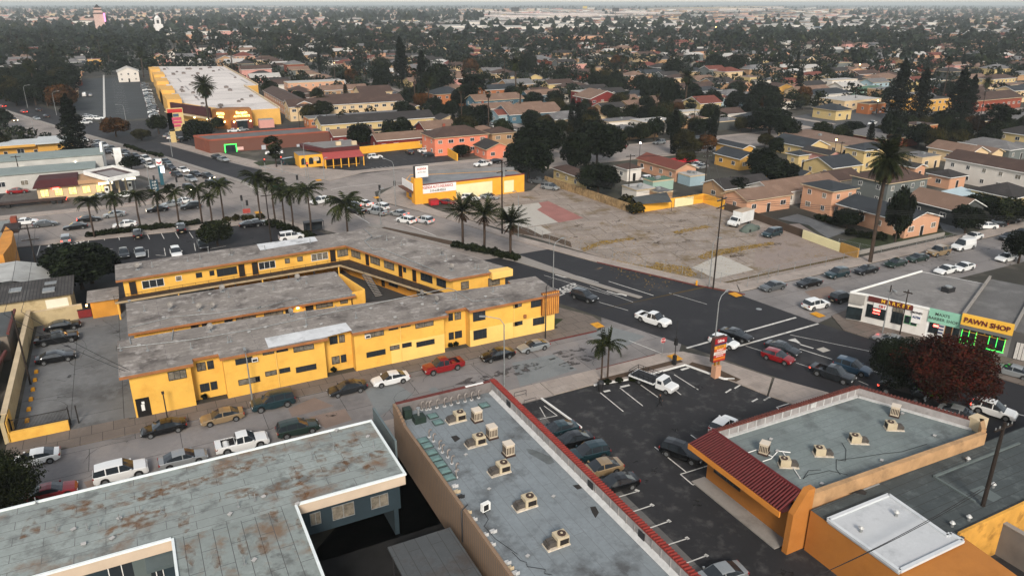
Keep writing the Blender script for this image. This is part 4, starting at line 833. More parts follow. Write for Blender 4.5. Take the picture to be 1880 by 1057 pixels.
# ---------------- corner market and pawn shop ----------------
def seg(a, b, t): return (a[0]+(b[0]-a[0])*t, a[1]+(b[1]-a[1])*t)
def facade_text(par, s, m, size, a, b, t, z, out=.12, sx=1, bold=.01):
 ang = math.atan2(b[1]-a[1], b[0]-a[0]); x, y = seg(a, b, t); x += math.sin(ang)*out; y -= math.cos(ang)*out
 o = text('lettering', s, par, m, size, (x,y,z), (math.pi/2,0,ang), .03, sx=sx, bold=bold); return o
GREYR = mat('pale_grey_roofing', '#7b7875', .92, .15, .25, fine=.18, stain=['#504d4b','#8f8c89'], samt=.5, sscale=.2, seam=(12,1.1,(.12,.12,.12),rad(20),.02))
MINT = mat('mint_stucco', '#7fb09a', .85, .1, .6); PINKW = mat('pale_pink_stucco', '#c2aea2', .85, .12, .5, stain='#9a8478', samt=.3)
NEONG = mat('green_neon', (.05,1,.12), .5, 0, emit=.9); NEONR = mat('red_neon', (1,.08,.06), .5, 0, emit=4)
SHOPIN = mat('shop_window', '#20282b', .15, .5, 1.5);
zt = 4.6
fA = at('L',745,75,zt); fB = at('L',1215,165,zt); fC = at('L',1468,190,zt); fD = at('L',1812,312,zt); bw = at('H',1125,930,zt)
dF = Vector((fD[0]-fA[0], fD[1]-fA[1])).normalized(); nF = Vector((-dF.y, dF.x))      # nF points back, away from the boulevard
if nF.x < 0: nF = -nF
def alongF(t): return (fA[0]+dF.x*t, fA[1]+dF.y*t)
def T_(p): return (Vector(p)-Vector(fA)).dot(dF)
tB, tC, tD = T_(fB), T_(fC), T_(fD)
def back(p, d): return (p[0]+nF.x*d, p[1]+nF.y*d)
mk_ = thing('corner_market', 'white corner market with red sign band and pink side wall at the junction', 'shop', (*alongF(tB/2),0))
P0, P1, P2, P3, P4 = alongF(0), alongF(tB), alongF(tC), alongF(tD), alongF(tD+9)
cor = back((P0[0]-dF.x*-1.5,P0[1]-dF.y*-1.5), 0); P0s = (P0[0]-1.2, P0[1]+1.8)
b_l = (P0[0]+17, P0[1]+3.2);
m = MB(); m.prism([P0,P1,back(P1,17),b_l,P0s], 0, zt-.25); wl = mk('wall', m, mat('market_white','#c9c6c0',.85,.1,.5,stain='#8d8a86',samt=.35,sscale=.5), mk_)
m = MB(); m.prism([(P0[0]+.2,P0[1]-.1),back(P1,.3),back(P1,16.8),(b_l[0]-.2,b_l[1]-.2),(P0s[0]+.3,P0s[1]-.2)], zt-.5, zt-.24); mk('roof', m, GREYR, mk_)
m = MB(); m.bar(P0,P1,.25,zt-.3,zt); m.bar(P0,P0s,.25,zt-.3,zt); m.bar(P0s,b_l,.2,zt-.3,zt-.05); mk('parapet', m, WHITE, mk_)
aF = math.atan2(dF.y, dF.x)
def fwin(par, t0, t1, zc, h, pane=SHOPIN, frame=DARKM, split=2, nm='window', lab=None):
 p = alongF((t0+t1)/2); return win(par, p[0]-nF.x*.02, p[1]-nF.y*.02, zc, abs(t1-t0), h, aF, pane, frame, split, nm, label=lab)
def tpx(k, x, y):       # distance along the facade and height at a pixel
 r = ray(k,x,y); den = r[0]*nF.x+r[1]*nF.y; tt = (fA[0]*nF.x+fA[1]*nF.y)/den; q = (r[0]*tt, r[1]*tt); return (Vector(q)-Vector(fA)).dot(dF), CAMH+r[2]*tt
def fpx(par, k, x0, y0, x1, y1, h, **kw):
 a = tpx(k,x0,y0); b = tpx(k,x1,y1); return fwin(par, a[0], b[0], (a[1]+b[1])/2, h, **kw)
fpx(mk_,'L',750,190,882,222,1.9,split=3); fpx(mk_,'L',930,240,1005,260,1.6,split=2); fpx(mk_,'L',940,180,1010,195,.8,split=2,pane=CURT)
fpx(mk_,'L',1023,258,1060,262,1.1,split=0,frame=mat('green_poster','#2c7a45',.6,.2)); fpx(mk_,'L',1070,270,1108,278,1.1,split=0,frame=MC['green_poster'])
m = MB(); a = tpx('L',765,95)[0]; b = tpx('L',1085,160)[0]; pa, pb = alongF(a), alongF(b)
m.bar((pa[0]-nF.x*.1,pa[1]-nF.y*.1),(pb[0]-nF.x*.1,pb[1]-nF.y*.1),.16,zt-.95,zt-.15); sb = mk('sign_band', m, mat('maroon_band','#5a2622',.7,.2), mk_)
YLT = mat('yellow_lettering', '#e0b23a', .5, .05); REDL = mat('red_lettering','#a32a22',.6,.1); WHL = mat('white_lettering','#e8e6e0',.5,.05); BLL = mat('dark_lettering','#241a1a',.6,0)
facade_text(sb,'M A R K E T',YLT,.75,pa,pb,.62,zt-.55,.2)
m = MB(); c0 = alongF(tpx('L',805,130)[0]); c1 = alongF(tpx('L',895,155)[0]); m.bar((c0[0]-nF.x*.12,c0[1]-nF.y*.12),(c1[0]-nF.x*.12,c1[1]-nF.y*.12),.1,zt-1.75,zt-1.0); bn = mk('banner', m, WHITE, mk_); facade_text(bn,'EBT',REDL,.6,c0,c1,.7,zt-1.4,.2)
c0 = alongF(tpx('L',798,188)[0]); c1 = alongF(tpx('L',848,195)[0]); m = MB(); m.bar((c0[0]-nF.x*.15,c0[1]-nF.y*.15),(c1[0]-nF.x*.15,c1[1]-nF.y*.15),.06,2.35,2.6); m.bar((c0[0]-nF.x*.15,c0[1]-nF.y*.15),(c1[0]-nF.x*.15,c1[1]-nF.y*.15),.06,1.95,2.05); mk('neon_sign', m, NEONR, mk_)
c0 = alongF(tpx('L',1085,180)[0]); c1 = alongF(tpx('L',1150,215)[0]); m = MB(); m.bar((c0[0]-nF.x*.1,c0[1]-nF.y*.1),(c1[0]-nF.x*.1,c1[1]-nF.y*.1),.1,1.9,zt-.5); sg = mk('painted_sign', m, mat('sign_board_white','#d6d5d2',.6,.1), mk_); facade_text(sg,'MONEY',BLL,.42,c0,c1,.5,3.5,.2); facade_text(sg,'ATM',mat('blue_lettering','#2b4470',.6,.1),.5,c0,c1,.5,2.8,.2)
m = MB(); m.bar((P0s[0]-.3,P0s[1]-.2),(P0[0]-.35,P0[1]-.2),.15,2.9,zt-.2); ms_ = mk('corner_sign', m, mat('grey_sign','#85827d',.6,.3), mk_)
m = MB(); m.bar((P0s[0]-.28,P0s[1]-.1),(P0[0]-.3,P0[1]-.1),.12,.4,2.3); mk('corner_window', m, SHOPIN, mk_)
mt = thing('barber_shop', 'mint green barber shop between the market and the pawn shop', 'shop', (*alongF((tB+tC)/2),0))
m = MB(); m.prism([P1,P2,back(P2,17),back(P1,17)], 0, zt-.25); mk('wall', m, WHITE, mt)
m = MB(); m.bar((P1[0]-nF.x*.06,P1[1]-nF.y*.06),(P2[0]-nF.x*.06,P2[1]-nF.y*.06),.14,2.6,zt+.05); sf = mk('mint_front', m, MINT, mt)
m = MB(); m.prism([back(P1,.3),back(P2,.3),back(P2,16.7),back(P1,16.7)], zt-.5, zt-.2); mk('roof', m, GREYR, mt)
facade_text(sf,"MAXI'S",BLL,.62,P1,P2,.42,3.95); facade_text(sf,'BARBER SHOP',BLL,.6,P1,P2,.47,3.25)
fpx(mt,'L',1200,305,1262,322,1.7,split=1); fpx(mt,'L',1308,350,1355,362,2.1,split=0,nm='door',pane=DARKD,frame=mat('wood_frame','#9a6a2c',.7,.2)); fpx(mt,'L',1370,345,1410,355,1.9,split=0)
m = MB()
for i in range(4): c0 = alongF(tpx('L',1262,330)[0]); c1 = alongF(tpx('L',1298,340)[0]); m.bar((c0[0]-nF.x*.08,c0[1]-nF.y*.08),(c1[0]-nF.x*.08,c1[1]-nF.y*.08),.08,.7+i*.5,.95+i*.5)
mk('striped_panel', m, mat('slate_blue','#3e4a63',.6,.1), mt)
c0 = alongF(tpx('L',1230,298)[0]); c1 = alongF(tpx('L',1268,300)[0]); m = MB(); m.bar((c0[0]-nF.x*.2,c0[1]-nF.y*.2),(c1[0]-nF.x*.2,c1[1]-nF.y*.2),.05,2.1,2.4); mk('neon_sign', m, NEONR, mt)
pw = thing('pawn_shop', 'yellow fronted pawn shop with green neon window frames', 'shop', (*alongF((tC+tD)/2),0))
m = MB(); m.prism([P2,P3,back(P3,20),back(P2,20)], 0, zt-.3); mk('wall', m, mat('pawn_grey','#6d6a68',.85,.15), pw)
m = MB(); m.prism([back(P2,.4),back(P3,.4),back(P3,19.7),back(P2,19.7)], zt-.5, zt-.15); mk('roof', m, mat('mid_grey_roofing','#5f5e5d',.92,.2,.4,fine=.2,stain='#7c7b79',samt=.4), pw)
m = MB(); m.bar((P2[0]-nF.x*.2,P2[1]-nF.y*.2),(P3[0]-nF.x*.2,P3[1]-nF.y*.2),.45,zt-1.2,zt+.35); sb = mk('sign_board', m, mat('sign_yellow','#d8a83c',.7,.08), pw)
facade_text(sb,'PAWN SHOP',mat('maroon_lettering','#5a1420',.6,.05),1.0,P2,P3,.5,zt-.42,.5,.95,.02)
m = MB(); m.bar((P2[0]-nF.x*.35,P2[1]-nF.y*.35),(P3[0]-nF.x*.35,P3[1]-nF.y*.35),.7,zt-1.6,zt-1.22); mk('awning', m, mat('grey_awning','#5d5e5c',.7,.1), pw)
ww = tD-tC
GF = mat('yellow_trim', '#c8983a', .7, .1)
for t0, t1 in ((.06,.34),(.60,.9)):
 w_ = fwin(pw, tC+ww*t0, tC+ww*t1, 1.55, 1.7, split=1, frame=GF)
 m = MB(); a0, a1 = alongF(tC+ww*t0-.1), alongF(tC+ww*t1+.1)
 m.bar((a0[0]-nF.x*.14,a0[1]-nF.y*.14),(a1[0]-nF.x*.14,a1[1]-nF.y*.14),.05,.62,.70)
 for tt in (t0,(t0+t1)/2,t1): p = alongF(tC+ww*tt); m.cyl(p[0]-nF.x*.14,p[1]-nF.y*.14,.6,2.6,.03,5)
 mk('neon_frame', m, NEONG, pw)
for i in range(6): fwin(pw, tC+ww*(.07+i*.145), tC+ww*(.19+i*.145), 2.75, .5, split=0, frame=GF)
m = MB(); a0, a1 = alongF(tC+ww*.37), alongF(tC+ww*.58); m.bar((a0[0]-nF.x*.03,a0[1]-nF.y*.03),(a1[0]-nF.x*.03,a1[1]-nF.y*.03),.04,0.13,2.4); mk('entrance', m, mat('dark_red_entrance','#2e1512',.6,.3,2), pw)
gs = thing('shop_building', 'grey shop with barred white door right of the pawn shop', 'shop', (*alongF(tD+4),0))
m = MB(); m.prism([P3,P4,back(P4,20),back(P3,20)], 0, zt-.7); mk('wall', m, mat('charcoal_stucco','#4a4948',.85,.15), gs)
m = MB(); m.prism([back(P3,.2),back(P4,.2),back(P4,19.8),back(P3,19.8)], zt-.7, zt-.55); mk('roof', m, MC['mid_grey_roofing'], gs)
fwin(gs, tD+.7, tD+2.4, 1.4, 2.4, pane=mat('white_bars','#b9b6b0',.6,.3,9), split=3, nm='door')
m = MB(); m.bar(P4,back(P4,20),.3,zt-.7,zt); m.bar(P2,back(P2,20),.3,zt-.5,zt+.3); m.bar(P3,back(P3,20),.3,zt-.5,zt+.15); mk('party_wall', m, CONC, gs)
X,Y = at('L',1330,62,4.3); fb = thing('roof_fan', 'dark square fan box standing on the market roof', 'vent', (X,Y,4.3)); m = MB(); m.box(X-.8,Y-.6,4.32,X+.8,Y+.6,5.1); mk('housing', m, DARKM, fb); m = MB(); m.cyl(X,Y,5.1,5.25,.5,12); mk('fan', m, STEEL, fb)
# ---------------- generic buildings ----------------
ROOFS = dict(brown=('#4b3a33','#5d4a40'), dark=('#33302f','#454140'), red=('#6e3b30','#834a3c'), grey=('#6d6c6c','#838281'), white=('#b5b2ad','#9b9894'), tan=('#7b6354','#8c7465'), slate=('#30353a','#41464b'), green=('#4c6a58','#5c7a68'))
WALLS = dict(cream='#c4ab86', white='#c9c3ba', peach='#bd9073', salmon='#cf7a5e', yellow='#bf9145', pale='#bda673', blue='#42606e', red='#6b201d', grey='#5f6462', tan='#a2815f', pink='#bd8a80', orange='#a0623a', brick='#7d3c2a', mint='#8aa396', lblue='#8ea3aa', dgrey='#3f4241')
def rmat(n): return mat('roof_'+n, ROOFS[n][0], .93, .2, .3, fine=.2, stain=ROOFS[n][1], samt=.6, sscale=.3, seam=(30,.34,tuple(c*.6 for c in srgb(ROOFS[n][0])),0,.05))
def wmat(n): return mat('wall_'+n, WALLS[n], .85, .1, .5, fine=.05)
def roof_mesh(x0, y0, x1, y1, z, kind, axis, rise, ov=.5):
 m = MB(); x0 -= ov; x1 += ov; y0 -= ov; y1 += ov; t = .18
 w, d = x1-x0, y1-y0
 if kind == 'flat':
  m.prism([(x0+ov-.08,y0+ov-.08),(x1-ov+.08,y0+ov-.08),(x1-ov+.08,y1-ov+.08),(x0+ov-.08,y1-ov+.08)], z-.02, z+.3, 1, 0); return m
 if axis == 'x': rid = ((x0+(d/2 if kind == 'hip' else 0),(y0+y1)/2),(x1-(d/2 if kind == 'hip' else 0),(y0+y1)/2))
 else: rid = (((x0+x1)/2,y0+(w/2 if kind == 'hip' else 0)),((x0+x1)/2,y1-(w/2 if kind == 'hip' else 0)))
 zr = z+rise; c = [(x0,y0,z),(x1,y0,z),(x1,y1,z),(x0,y1,z)]; r = [(rid[0][0],rid[0][1],zr),(rid[1][0],rid[1][1],zr)]
 up = [(a,b,q+t) for a,b,q in c+r]; lo = c+r
 if axis == 'x': fs = [(0,1,5,4),(2,3,4,5),(1,2,5),(3,0,4)]
 else: fs = [(1,2,5,4),(3,0,4,5),(0,1,4),(2,3,5)]
 if kind == 'hip': m.add(up, fs, 0)
 else: m.add(up, fs[:2], 0)
 m.add(lo, [tuple(reversed(f)) for f in (fs if kind == 'hip' else fs[:2])], 1)
 e = [(0,1),(1,2),(2,3),(3,0)] if kind == 'hip' else ([(0,1),(2,3)] if axis == 'x' else [(1,2),(3,0)])
 for a, b in e: m.add([lo[a],lo[b],up[b],up[a]], [(0,1,2,3)], 1)
 if kind == 'gable':
  for p in ((((0,4),(4,3)),((1,5),(5,2))) if axis == 'x' else (((0,4),(4,1)),((3,5),(5,2)))):
   for a, b in p: m.add([lo[a],lo[b],up[b],up[a]], [(0,1,2,3)], 1)
 return m
HN = [0]
def house(x0, y0, x1, y1, h, roof='gable', rc='brown', wc='cream', axis=None, rise=None, label=None, cat='house', name='house', wins=True, trim=None, group=None, floors=None, chim=False, winspec=None, doors=1, far=False):
 if x1 < x0: x0, x1 = x1, x0
 if y1 < y0: y0, y1 = y1, y0
 w, d = x1-x0, y1-y0; axis = axis or ('x' if w >= d else 'y')
 rise = rise if rise is not None else min(w, d)*.22
 t = thing(name, label, cat, ((x0+x1)/2,(y0+y1)/2,0), 0, group)
 m = MB(); m.box(x0, y0, 0, x1, y1, h)
 if roof == 'gable':
  if axis == 'x':
   for xx in (x0,x1): m.add([(xx,y0,h),(xx,y1,h),(xx,(y0+y1)/2,h+rise*(1-.0))], [(0,1,2)])
  else:
   for yy in (y0,y1): m.add([(x0,yy,h),(x1,yy,h),((x0+x1)/2,yy,h+rise)], [(0,1,2)])
 mk('wall', m, wmat(wc), t)
 rf = mk('roof', roof_mesh(x0,y0,x1,y1,h,roof,axis,rise), [rmat(rc), wmat(trim) if trim else (WHITE if roof != 'flat' and R_.random()<.6 else CREAMT)], t)
 if chim: m = MB(); m.box(x0+w*.3,y0+d*.55,h,x0+w*.3+.7,y0+d*.55+.7,h+rise+.9); mk('chimney', m, wmat('brick'), rf)
 if roof == 'flat':
  for i in range(R_.randint(1,3)): m = MB(); a, b = R_.uniform(x0+1,x1-2), R_.uniform(y0+1,y1-2) if d > 3.5 else y0+1; m.box(a,b,h+.28,a+.9,b+.8,h+.9); mk('roof_vent', m, STEEL, rf)
 if wins:
  fl = floors or (2 if h > 4.6 else 1); fh = h/fl
  sx = -1 if (x0+x1)/2 > 0 else 1
  for f in range(fl):
   zc = fh*f+fh*.55
   n = max(1, int(w/3.4))
   for i in range(n):
    if f == 0 and i == n//2 and doors: door(t, x0+w*(i+.5)/n, y0, 0, frame=WHITE); continue
    win(t, x0+w*(i+.5)/n, y0, zc, R_.choice([.9,1.3,1.6]), 1.0, 0, R_.choice([GLASS,GLASS,CURT]), WHITE, 1)
   n = max(1, int(d/4.2))
   xs = x0 if sx < 0 else x1
   for i in range(n): win(t, xs, y0+d*(i+.5)/n, zc, R_.choice([.9,1.3]), 1.0, -math.pi/2 if sx < 0 else math.pi/2, R_.choice([GLASS,CURT]), WHITE, 1)
 return t
def hx(k, xa, ya, xb, yb, depth, z, **kw):       # front eave (-y side) from its two pixels
 a = at(k,xa,ya,z); b = at(k,xb,yb,z); y = (a[1]+b[1])/2; return house(a[0], y, b[0], y+depth, z, **kw)
def hy(k, xa, ya, xb, yb, width, z, **kw):       # left eave (-x side) from near and far pixels
 a = at(k,xa,ya,z); b = at(k,xb,yb,z); x = (a[0]+b[0])/2; return house(x, a[1], x+width, b[1], z, **kw)
def hg(k, x, y, w, d, z=3.2, **kw):       # ground point of the nearest (lowest) corner
 a = at(k,x,y,0); return house(a[0], a[1], a[0]+w, a[1]+d, z, **kw)
# ---------------- insurance office ----------------
ins = thing('insurance_office', 'long yellow insurance office with white wall sign on the junction corner', 'office', (72,169,0))
z = 4.4; a = at('F',1150,322,z); b = at('F',1879,243,z); yf = (a[1]+b[1])/2; xe = 88
m = MB(); m.prism([(59.3,yf),(xe,yf),(xe,yf+5.5),(65.5,yf+11.5),(62.3,yf+13),(59.3,yf+8)], 0, z); mk('wall', m, mat('office_yellow','#d9992f',.85,.1,.5), ins)
m = MB(); m.poly([(60,yf+.3),(xe-.2,yf+.3),(xe-.2,yf+5.2),(65,yf+11)], z+.02); m.poly([(60,yf+.3),(65,yf+11),(62,yf+12.2),(59.6,yf+8)], z+.02); rf = mk('roof', m, mat('office_roof','#77797b',.9,.2,.4), ins)
m = MB(); m.bar((59.3,yf+.05),(xe,yf+.05),.22,z,z+.3); mk('parapet', m, mat('brick_coping','#6b342a',.8,.2), ins)
m = MB(); m.bar((65.5,yf+11.7),(xe,yf+5.8),.2,z-.5,z+.9); mk('back_parapet', m, mat('grey_parapet','#6a6c6e',.85,.2), ins)
def yp(par, nm, k, x0, y0, x1, y1, h, Y, m_, th=.06):
 A_ = onY(k,x0,y0,Y); B_ = onY(k,x1,y1,Y); mb = MB(); mb.box(A_[0],Y-th,(A_[1]+B_[1])/2-h/2,B_[0],Y-.002,(A_[1]+B_[1])/2+h/2); return mk(nm, mb, m_, par), A_, B_
s1, A_, B_ = yp(ins,'wall_sign','F',1172,348,1437,320,2.0,yf,mat('sign_white','#d9d7d4',.6,.06),.12)
text('lettering','AGENDA AUTO INSURANCE',s1,REDL,1.0,((A_[0]+B_[0])/2,yf-.14,(A_[1]+B_[1])/2+.42),(math.pi/2,0,0),.02,sx=(B_[0]-A_[0])/15.5,bold=.012)
text('lettering','310-638-8222',s1,BLL,.8,((A_[0]+B_[0])/2,yf-.14,(A_[1]+B_[1])/2-.48),(math.pi/2,0,0),.02,sx=.9,bold=.01)
yp(ins,'repainted_panel','F',1438,360,1698,330,3.3,yf,mat('cream_patch','#d8cda0',.85,.08)); yp(ins,'repainted_panel','F',1783,325,1852,318,3.0,yf,MC['cream_patch'])
# corner tower with signs
m = MB(); m.box(58.6,yf-.3,0,60.6,yf+2.2,6.2); tw = mk('corner_pier', m, MC['office_yellow'], ins)
X,Y = at('F',1105,240,6.6); m = MB(); m.box(59.4,yf+1,6.2,62.6,yf+1.4,8.9); pl = mk('roof_sign', m, MC['sign_white'], ins); m = MB(); m.box(59.0,yf+1.05,6.1,59.4,yf+1.35,9.0); m.box(59.0,yf+1.05,8.9,62.8,yf+1.35,9.05); mk('sign_frame', m, DARKM, pl)
text('lettering','AGENDA',pl,REDL,.7,(61.0,yf+.98,8.2),(math.pi/2,0,0),.01,sx=.8,bold=.02); text('lettering','AUTO INS.',pl,BLL,.55,(61.0,yf+.98,7.4),(math.pi/2,0,0),.01,sx=.8)
m = MB(); m.bar((58.4,yf+8),(58.4,yf+.5),.15,3.3,5.0); mk('side_sign', m, MC['sign_white'], ins)
m = MB(); m.bar((57.9,yf+8.2),(57.9,yf+0.5),1.1,2.9,3.1); mk('side_canopy', m, mat('brown_canopy','#5b3a2c',.8,.2), ins)
win(ins,59.28,yf+3.5,1.7,4.5,1.7,-math.pi/2,mat('poster_window','#5c6e8a',.4,.5,1.5),DARKM,3)
# ---------------- burger restaurant ----------------
br = thing('restaurant', 'yellow restaurant with red awning roof on the far corner of the junction', 'restaurant', (52,220,0))
BY = mat('restaurant_yellow','#d99f33',.85,.08); DRB = mat('dark_red_band','#4a1c1c',.8,.15)
m = MB(); m.box(43.5,221.0,0,50.5,228,3.6); m.prism([(50.5,219.5),(60.8,219.5),(61.5,231),(48,231)], 0, 4.3); mk('wall', m, BY, br)
m = MB(); m.prism([(50.2,219.2),(61.0,219.2),(62.0,231.2),(46,231.2),(46,227)], 4.3, 5.4); rf = mk('roof_band', m, DRB, br)
m = MB(); m.poly([(50.6,219.6),(60.6,219.6),(61.6,230.8),(46.6,230.8)], 5.45); m.poly([(43.4,220.9),(50.1,220.9),(50.1,228),(43.4,228)], 3.66); mk('roof', m, GREYR, br)
m = MB(); m.add([(49.8,219.4,4.3),(60.9,219.4,4.3),(61.4,216.2,2.9),(49.4,216.2,2.9),(49.4,216.2,2.75),(61.4,216.2,2.75),(60.9,219.4,4.1),(49.8,219.4,4.1)], [(0,3,2,1),(3,4,5,2),(4,7,6,5),(0,7,4,3),(1,2,5,6)]); mk('red_awning', m, mat('red_awning','#94413d',.7,.12,1,seam=(.35,60,(.25,.05,.05),0,.05)), br)
for i in range(6): m = MB(); x = 49.8+i*2.25; m.box(x,216.3,0,x+.25,216.55,2.8); mk('pillar', m, BY, br)
m = MB(); m.box(50.6,219.38,.2,60.7,219.48,2.7); mk('shopfront', m, mat('dark_warm_shopfront','#2c1a12',.4,.5,1.5), br)
for x in (44.6,46.8,49.0):
 m = MB(); m.box(x-.65,220.93,.9,x+.65,220.99,2.2); m.prism([(x-.65,220.93),(x+.65,220.93),(x+.65,220.99),(x-.65,220.99)], 2.2, 2.2)
 n_ = 8; m.add([(x+.65*math.cos(math.pi*i/n_),220.93,2.2+.65*math.sin(math.pi*i/n_)) for i in range(n_+1)], [tuple(range(n_+1))[::-1]]); mk('arched_window', m, SHOPIN, br)
for k,x,y in (('F',592,25),('F',705,20),('F',428,90)):
 X,Y = at(k,x,y,5.5); m = MB(); m.box(X-.7,Y-.6,5.45 if y<60 else 3.7,X+.7,Y+.6,6.5 if y<60 else 4.6); mk('roof_unit', m, CREAMT, br)
def wallthing(nm, lb, pts, h, m, t=.25, cap=None, group=None, z0=0):
 o = thing(nm, lb, 'wall', (*pts[0],0), 0, group); mb = MB()
 for a, b in zip(pts, pts[1:]): mb.bar(a, b, t, z0, h)
 mk('wall_panel', mb, m, o)
 if cap: mb = MB(); [mb.bar(a, b, t+.12, h, h+.1) for a, b in zip(pts, pts[1:])]; mk('wall_cap', mb, cap, o)
 return o
wallthing('boundary_wall','yellow boundary wall round the restaurant parking lot',[(64,234.3),(91,236.3),(88.2,209.5)],2.3,BY,.3)
# ---------------- brick store ----------------
BRK = mat('red_brick_wall','#77402d',.9,.2,.6,stain='#5a2c20',samt=.4,seam=(.6,.25,(.12,.05,.035),0,.02))
bs = thing('brick_store', 'low red brick store with green lit window left of the junction', 'store', (45,262,0))
m = MB(); m.prism([(23,256.5),(62.5,256.5),(62.5,267.5),(19.5,267.5)], 0, 4.0); mk('wall', m, BRK, bs)
m = MB(); m.prism([(23.4,256.9),(62.1,256.9),(62.1,267.2),(20.2,267.2)], 4.0, 4.1); mk('roof', m, mat('dull_roof','#5c5b5b',.9,.2), bs)
m = MB(); ring(m,[(23,256.5),(62.5,256.5),(62.5,267.5),(19.5,267.5)],.3,4,4.5); mk('parapet', m, mat('brick_parapet','#8a4a38',.85,.2), bs)
w1, A_, B_ = yp(bs,'lit_window','E',1622,55,1695,45,2.6,256.5,SHOPIN,.05)
m = MB()
for (xa,xb,za,zb) in ((A_[0]-.15,B_[0]+.15,A_[1]+1.3,A_[1]+1.5),(A_[0]-.15,B_[0]+.15,A_[1]-1.5,A_[1]-1.3),(A_[0]-.3,A_[0]-.05,A_[1]-1.5,A_[1]+1.5),(B_[0]+.05,B_[0]+.3,A_[1]-1.5,A_[1]+1.5)): m.box(xa,256.3,za,xb,256.44,zb)
mk('green_neon_frame', m, NEONG, w1)
s2, A_, B_ = yp(bs,'sign','E',1705,52,1750,46,1.0,256.5,mat('sign_pinkwhite','#cfa8a0',.6,.1),.08)
s3, A_, B_ = yp(bs,'yellow_sign','F',175,82,228,75,1.7,256.5,mat('bright_yellow_sign','#d8b020',.6,.05),.08)
yp(bs,'roller_door','F',295,55,375,48,3.2,256.5,mat('white_roller','#9fa3a8',.6,.1)); yp(bs,'roller_door','F',42,60,72,57,3.0,256.5,MC['white_roller'])
# ---------------- auto parts store ----------------
ap = thing('auto_parts_store', 'large yellow auto parts store with long white flat roof', 'store', (40,430,0))
AY = mat('store_yellow','#c79a50',.85,.1); AB = mat('store_brown','#8a5a2a',.85,.15); AR = mat('store_brick','#5b2c22',.9,.2)
ROOFP = mat('pale_store_roof','#cfc8c2',.85,.12,.06,fine=.15,stain='#7b736e',samt=.5,sscale=.05,seam=(60,22,(.25,.23,.22),0,.4))
m = MB(); m.prism([(17.5,345),(38,310.5),(55.4,310),(56.5,405),(63,405),(64,540),(22,560),(17.5,430)], 0, 6); mk('wall', m, AY, ap)
m = MB(); m.prism([(21,350),(39,311.5),(55,311),(56,405.5),(62.6,406),(63.6,539),(23,558),(22,430)], 6.0, 6.15); rf = mk('roof', m, ROOFP, ap)
m = MB(); m.bar((55.3,310),(56.4,405),.4,6.1,6.8); m.bar((63,405),(64,540),.4,6.1,6.8); mk('parapet', m, CREAMT, rf)
m = MB(); m.prism([(30.5,311),(36,305.5),(44,305.3),(44,311),(36,314)], 0, 7.2); en = mk('entrance_block', m, AB, ap)
for (xx,yy,zz) in ((21,352,8),(21.5,395,7.6),(22,440,7.6),(23,485,7.4),(23,525,7.4)): m = MB(); m.prism([(xx-4,yy-8),(xx+1.5,yy-10),(xx+2,yy+12),(xx-4,yy+12)], 0, zz); mk('front_pier', m, AY, ap)
m = MB(); m.box(36.1,305.15,0,44.0,305.28,3.2); mk('brick_base', m, AR, en)
m = MB(); m.box(38.2,305.0,0,42,305.13,2.9); mk('entrance_door', m, SHOPIN, en)
m = MB(); m.box(37.8,304.4,3.1,42.4,305.12,3.4); mk('door_canopy', m, WHITE, en)
LITY = mat('lit_yellow_sign',(1,.78,.22),.5,0,emit=1.6)
text('lettering','AUTO PARTS',en,LITY,1.0,(40.3,305.1,4.7),(math.pi/2,0,0),.05,bold=.02)
text('lettering','Bargain',en,LITY,1.4,(40.3,305.1,6.0),(math.pi/2,0,0),.05,bold=.02)
aa = math.atan2(305.5-311,36-30.5)
text('lettering','AUTO',en,LITY,1.3,(33.0,308.2,5.6),(math.pi/2,0,aa),.05,bold=.02); text('lettering','PARTS',en,LITY,.9,(33.0,308.2,4.4),(math.pi/2,0,aa),.05,bold=.02)
m = MB(); m.prism([(17.3,345),(30.3,317),(30.8,317.4),(17.8,345.5)], 3.4, 6.9); mb_ = mk('maroon_sign_wall', m, mat('maroon_sign','#3c1a1e',.8,.1), ap)
m = MB(); m.prism([(15.5,345),(30.5,312),(31.5,313),(17.5,345)], 2.9, 3.3); mk('arcade_canopy', m, CREAMT, ap)
for (x,y) in ((37.2,304.9),(43.2,304.9),(34,306.5),(29,317),(25,324)): m = MB(); m.box(x-.25,y-.3,2.6,x+.25,y-.1,2.95); mk('wall_lamp', m, MC['lit_warm_lamp'], ap)
text('lettering','dollar & more',mb_,WHL,1.2,(24.3,330.3,5.2),(math.pi/2,0,math.atan2(-28,13)),.05)
for i in range(34):
 x = R_.uniform(26,52) if i < 17 else R_.uniform(27,60); y = R_.uniform(316,400) if i < 17 else R_.uniform(405,530); s = R_.uniform(.5,1.0)
 o = thing('rooftop_unit', 'grey rooftop unit on the long white store roof', 'rooftop unit', (x,y,6.15), 0, 'units on the white store roof'); m = MB(); m.box(x-s,y-s,6.15,x+s,y+s,6.15+s); mk('cabinet', m, mat('unit_greybrown','#6a625e',.7,.3), o); m = MB(); m.cyl(x,y,6.15+s,6.3+s,s*.5,8); mk('fan', m, DARKM, o)
hs = thing('utility_shed', 'small pink block shed with grey lid beside the auto parts store', 'shed', (48.5,306,0)); m = MB(); m.box(46,302.8,0,51.5,306,3); mk('wall', m, wmat('pink'), hs); m = MB(); m.box(46.2,303,3,51.3,306,3.2); mk('lid', m, mat('lid_grey','#788387',.5,.1), hs)
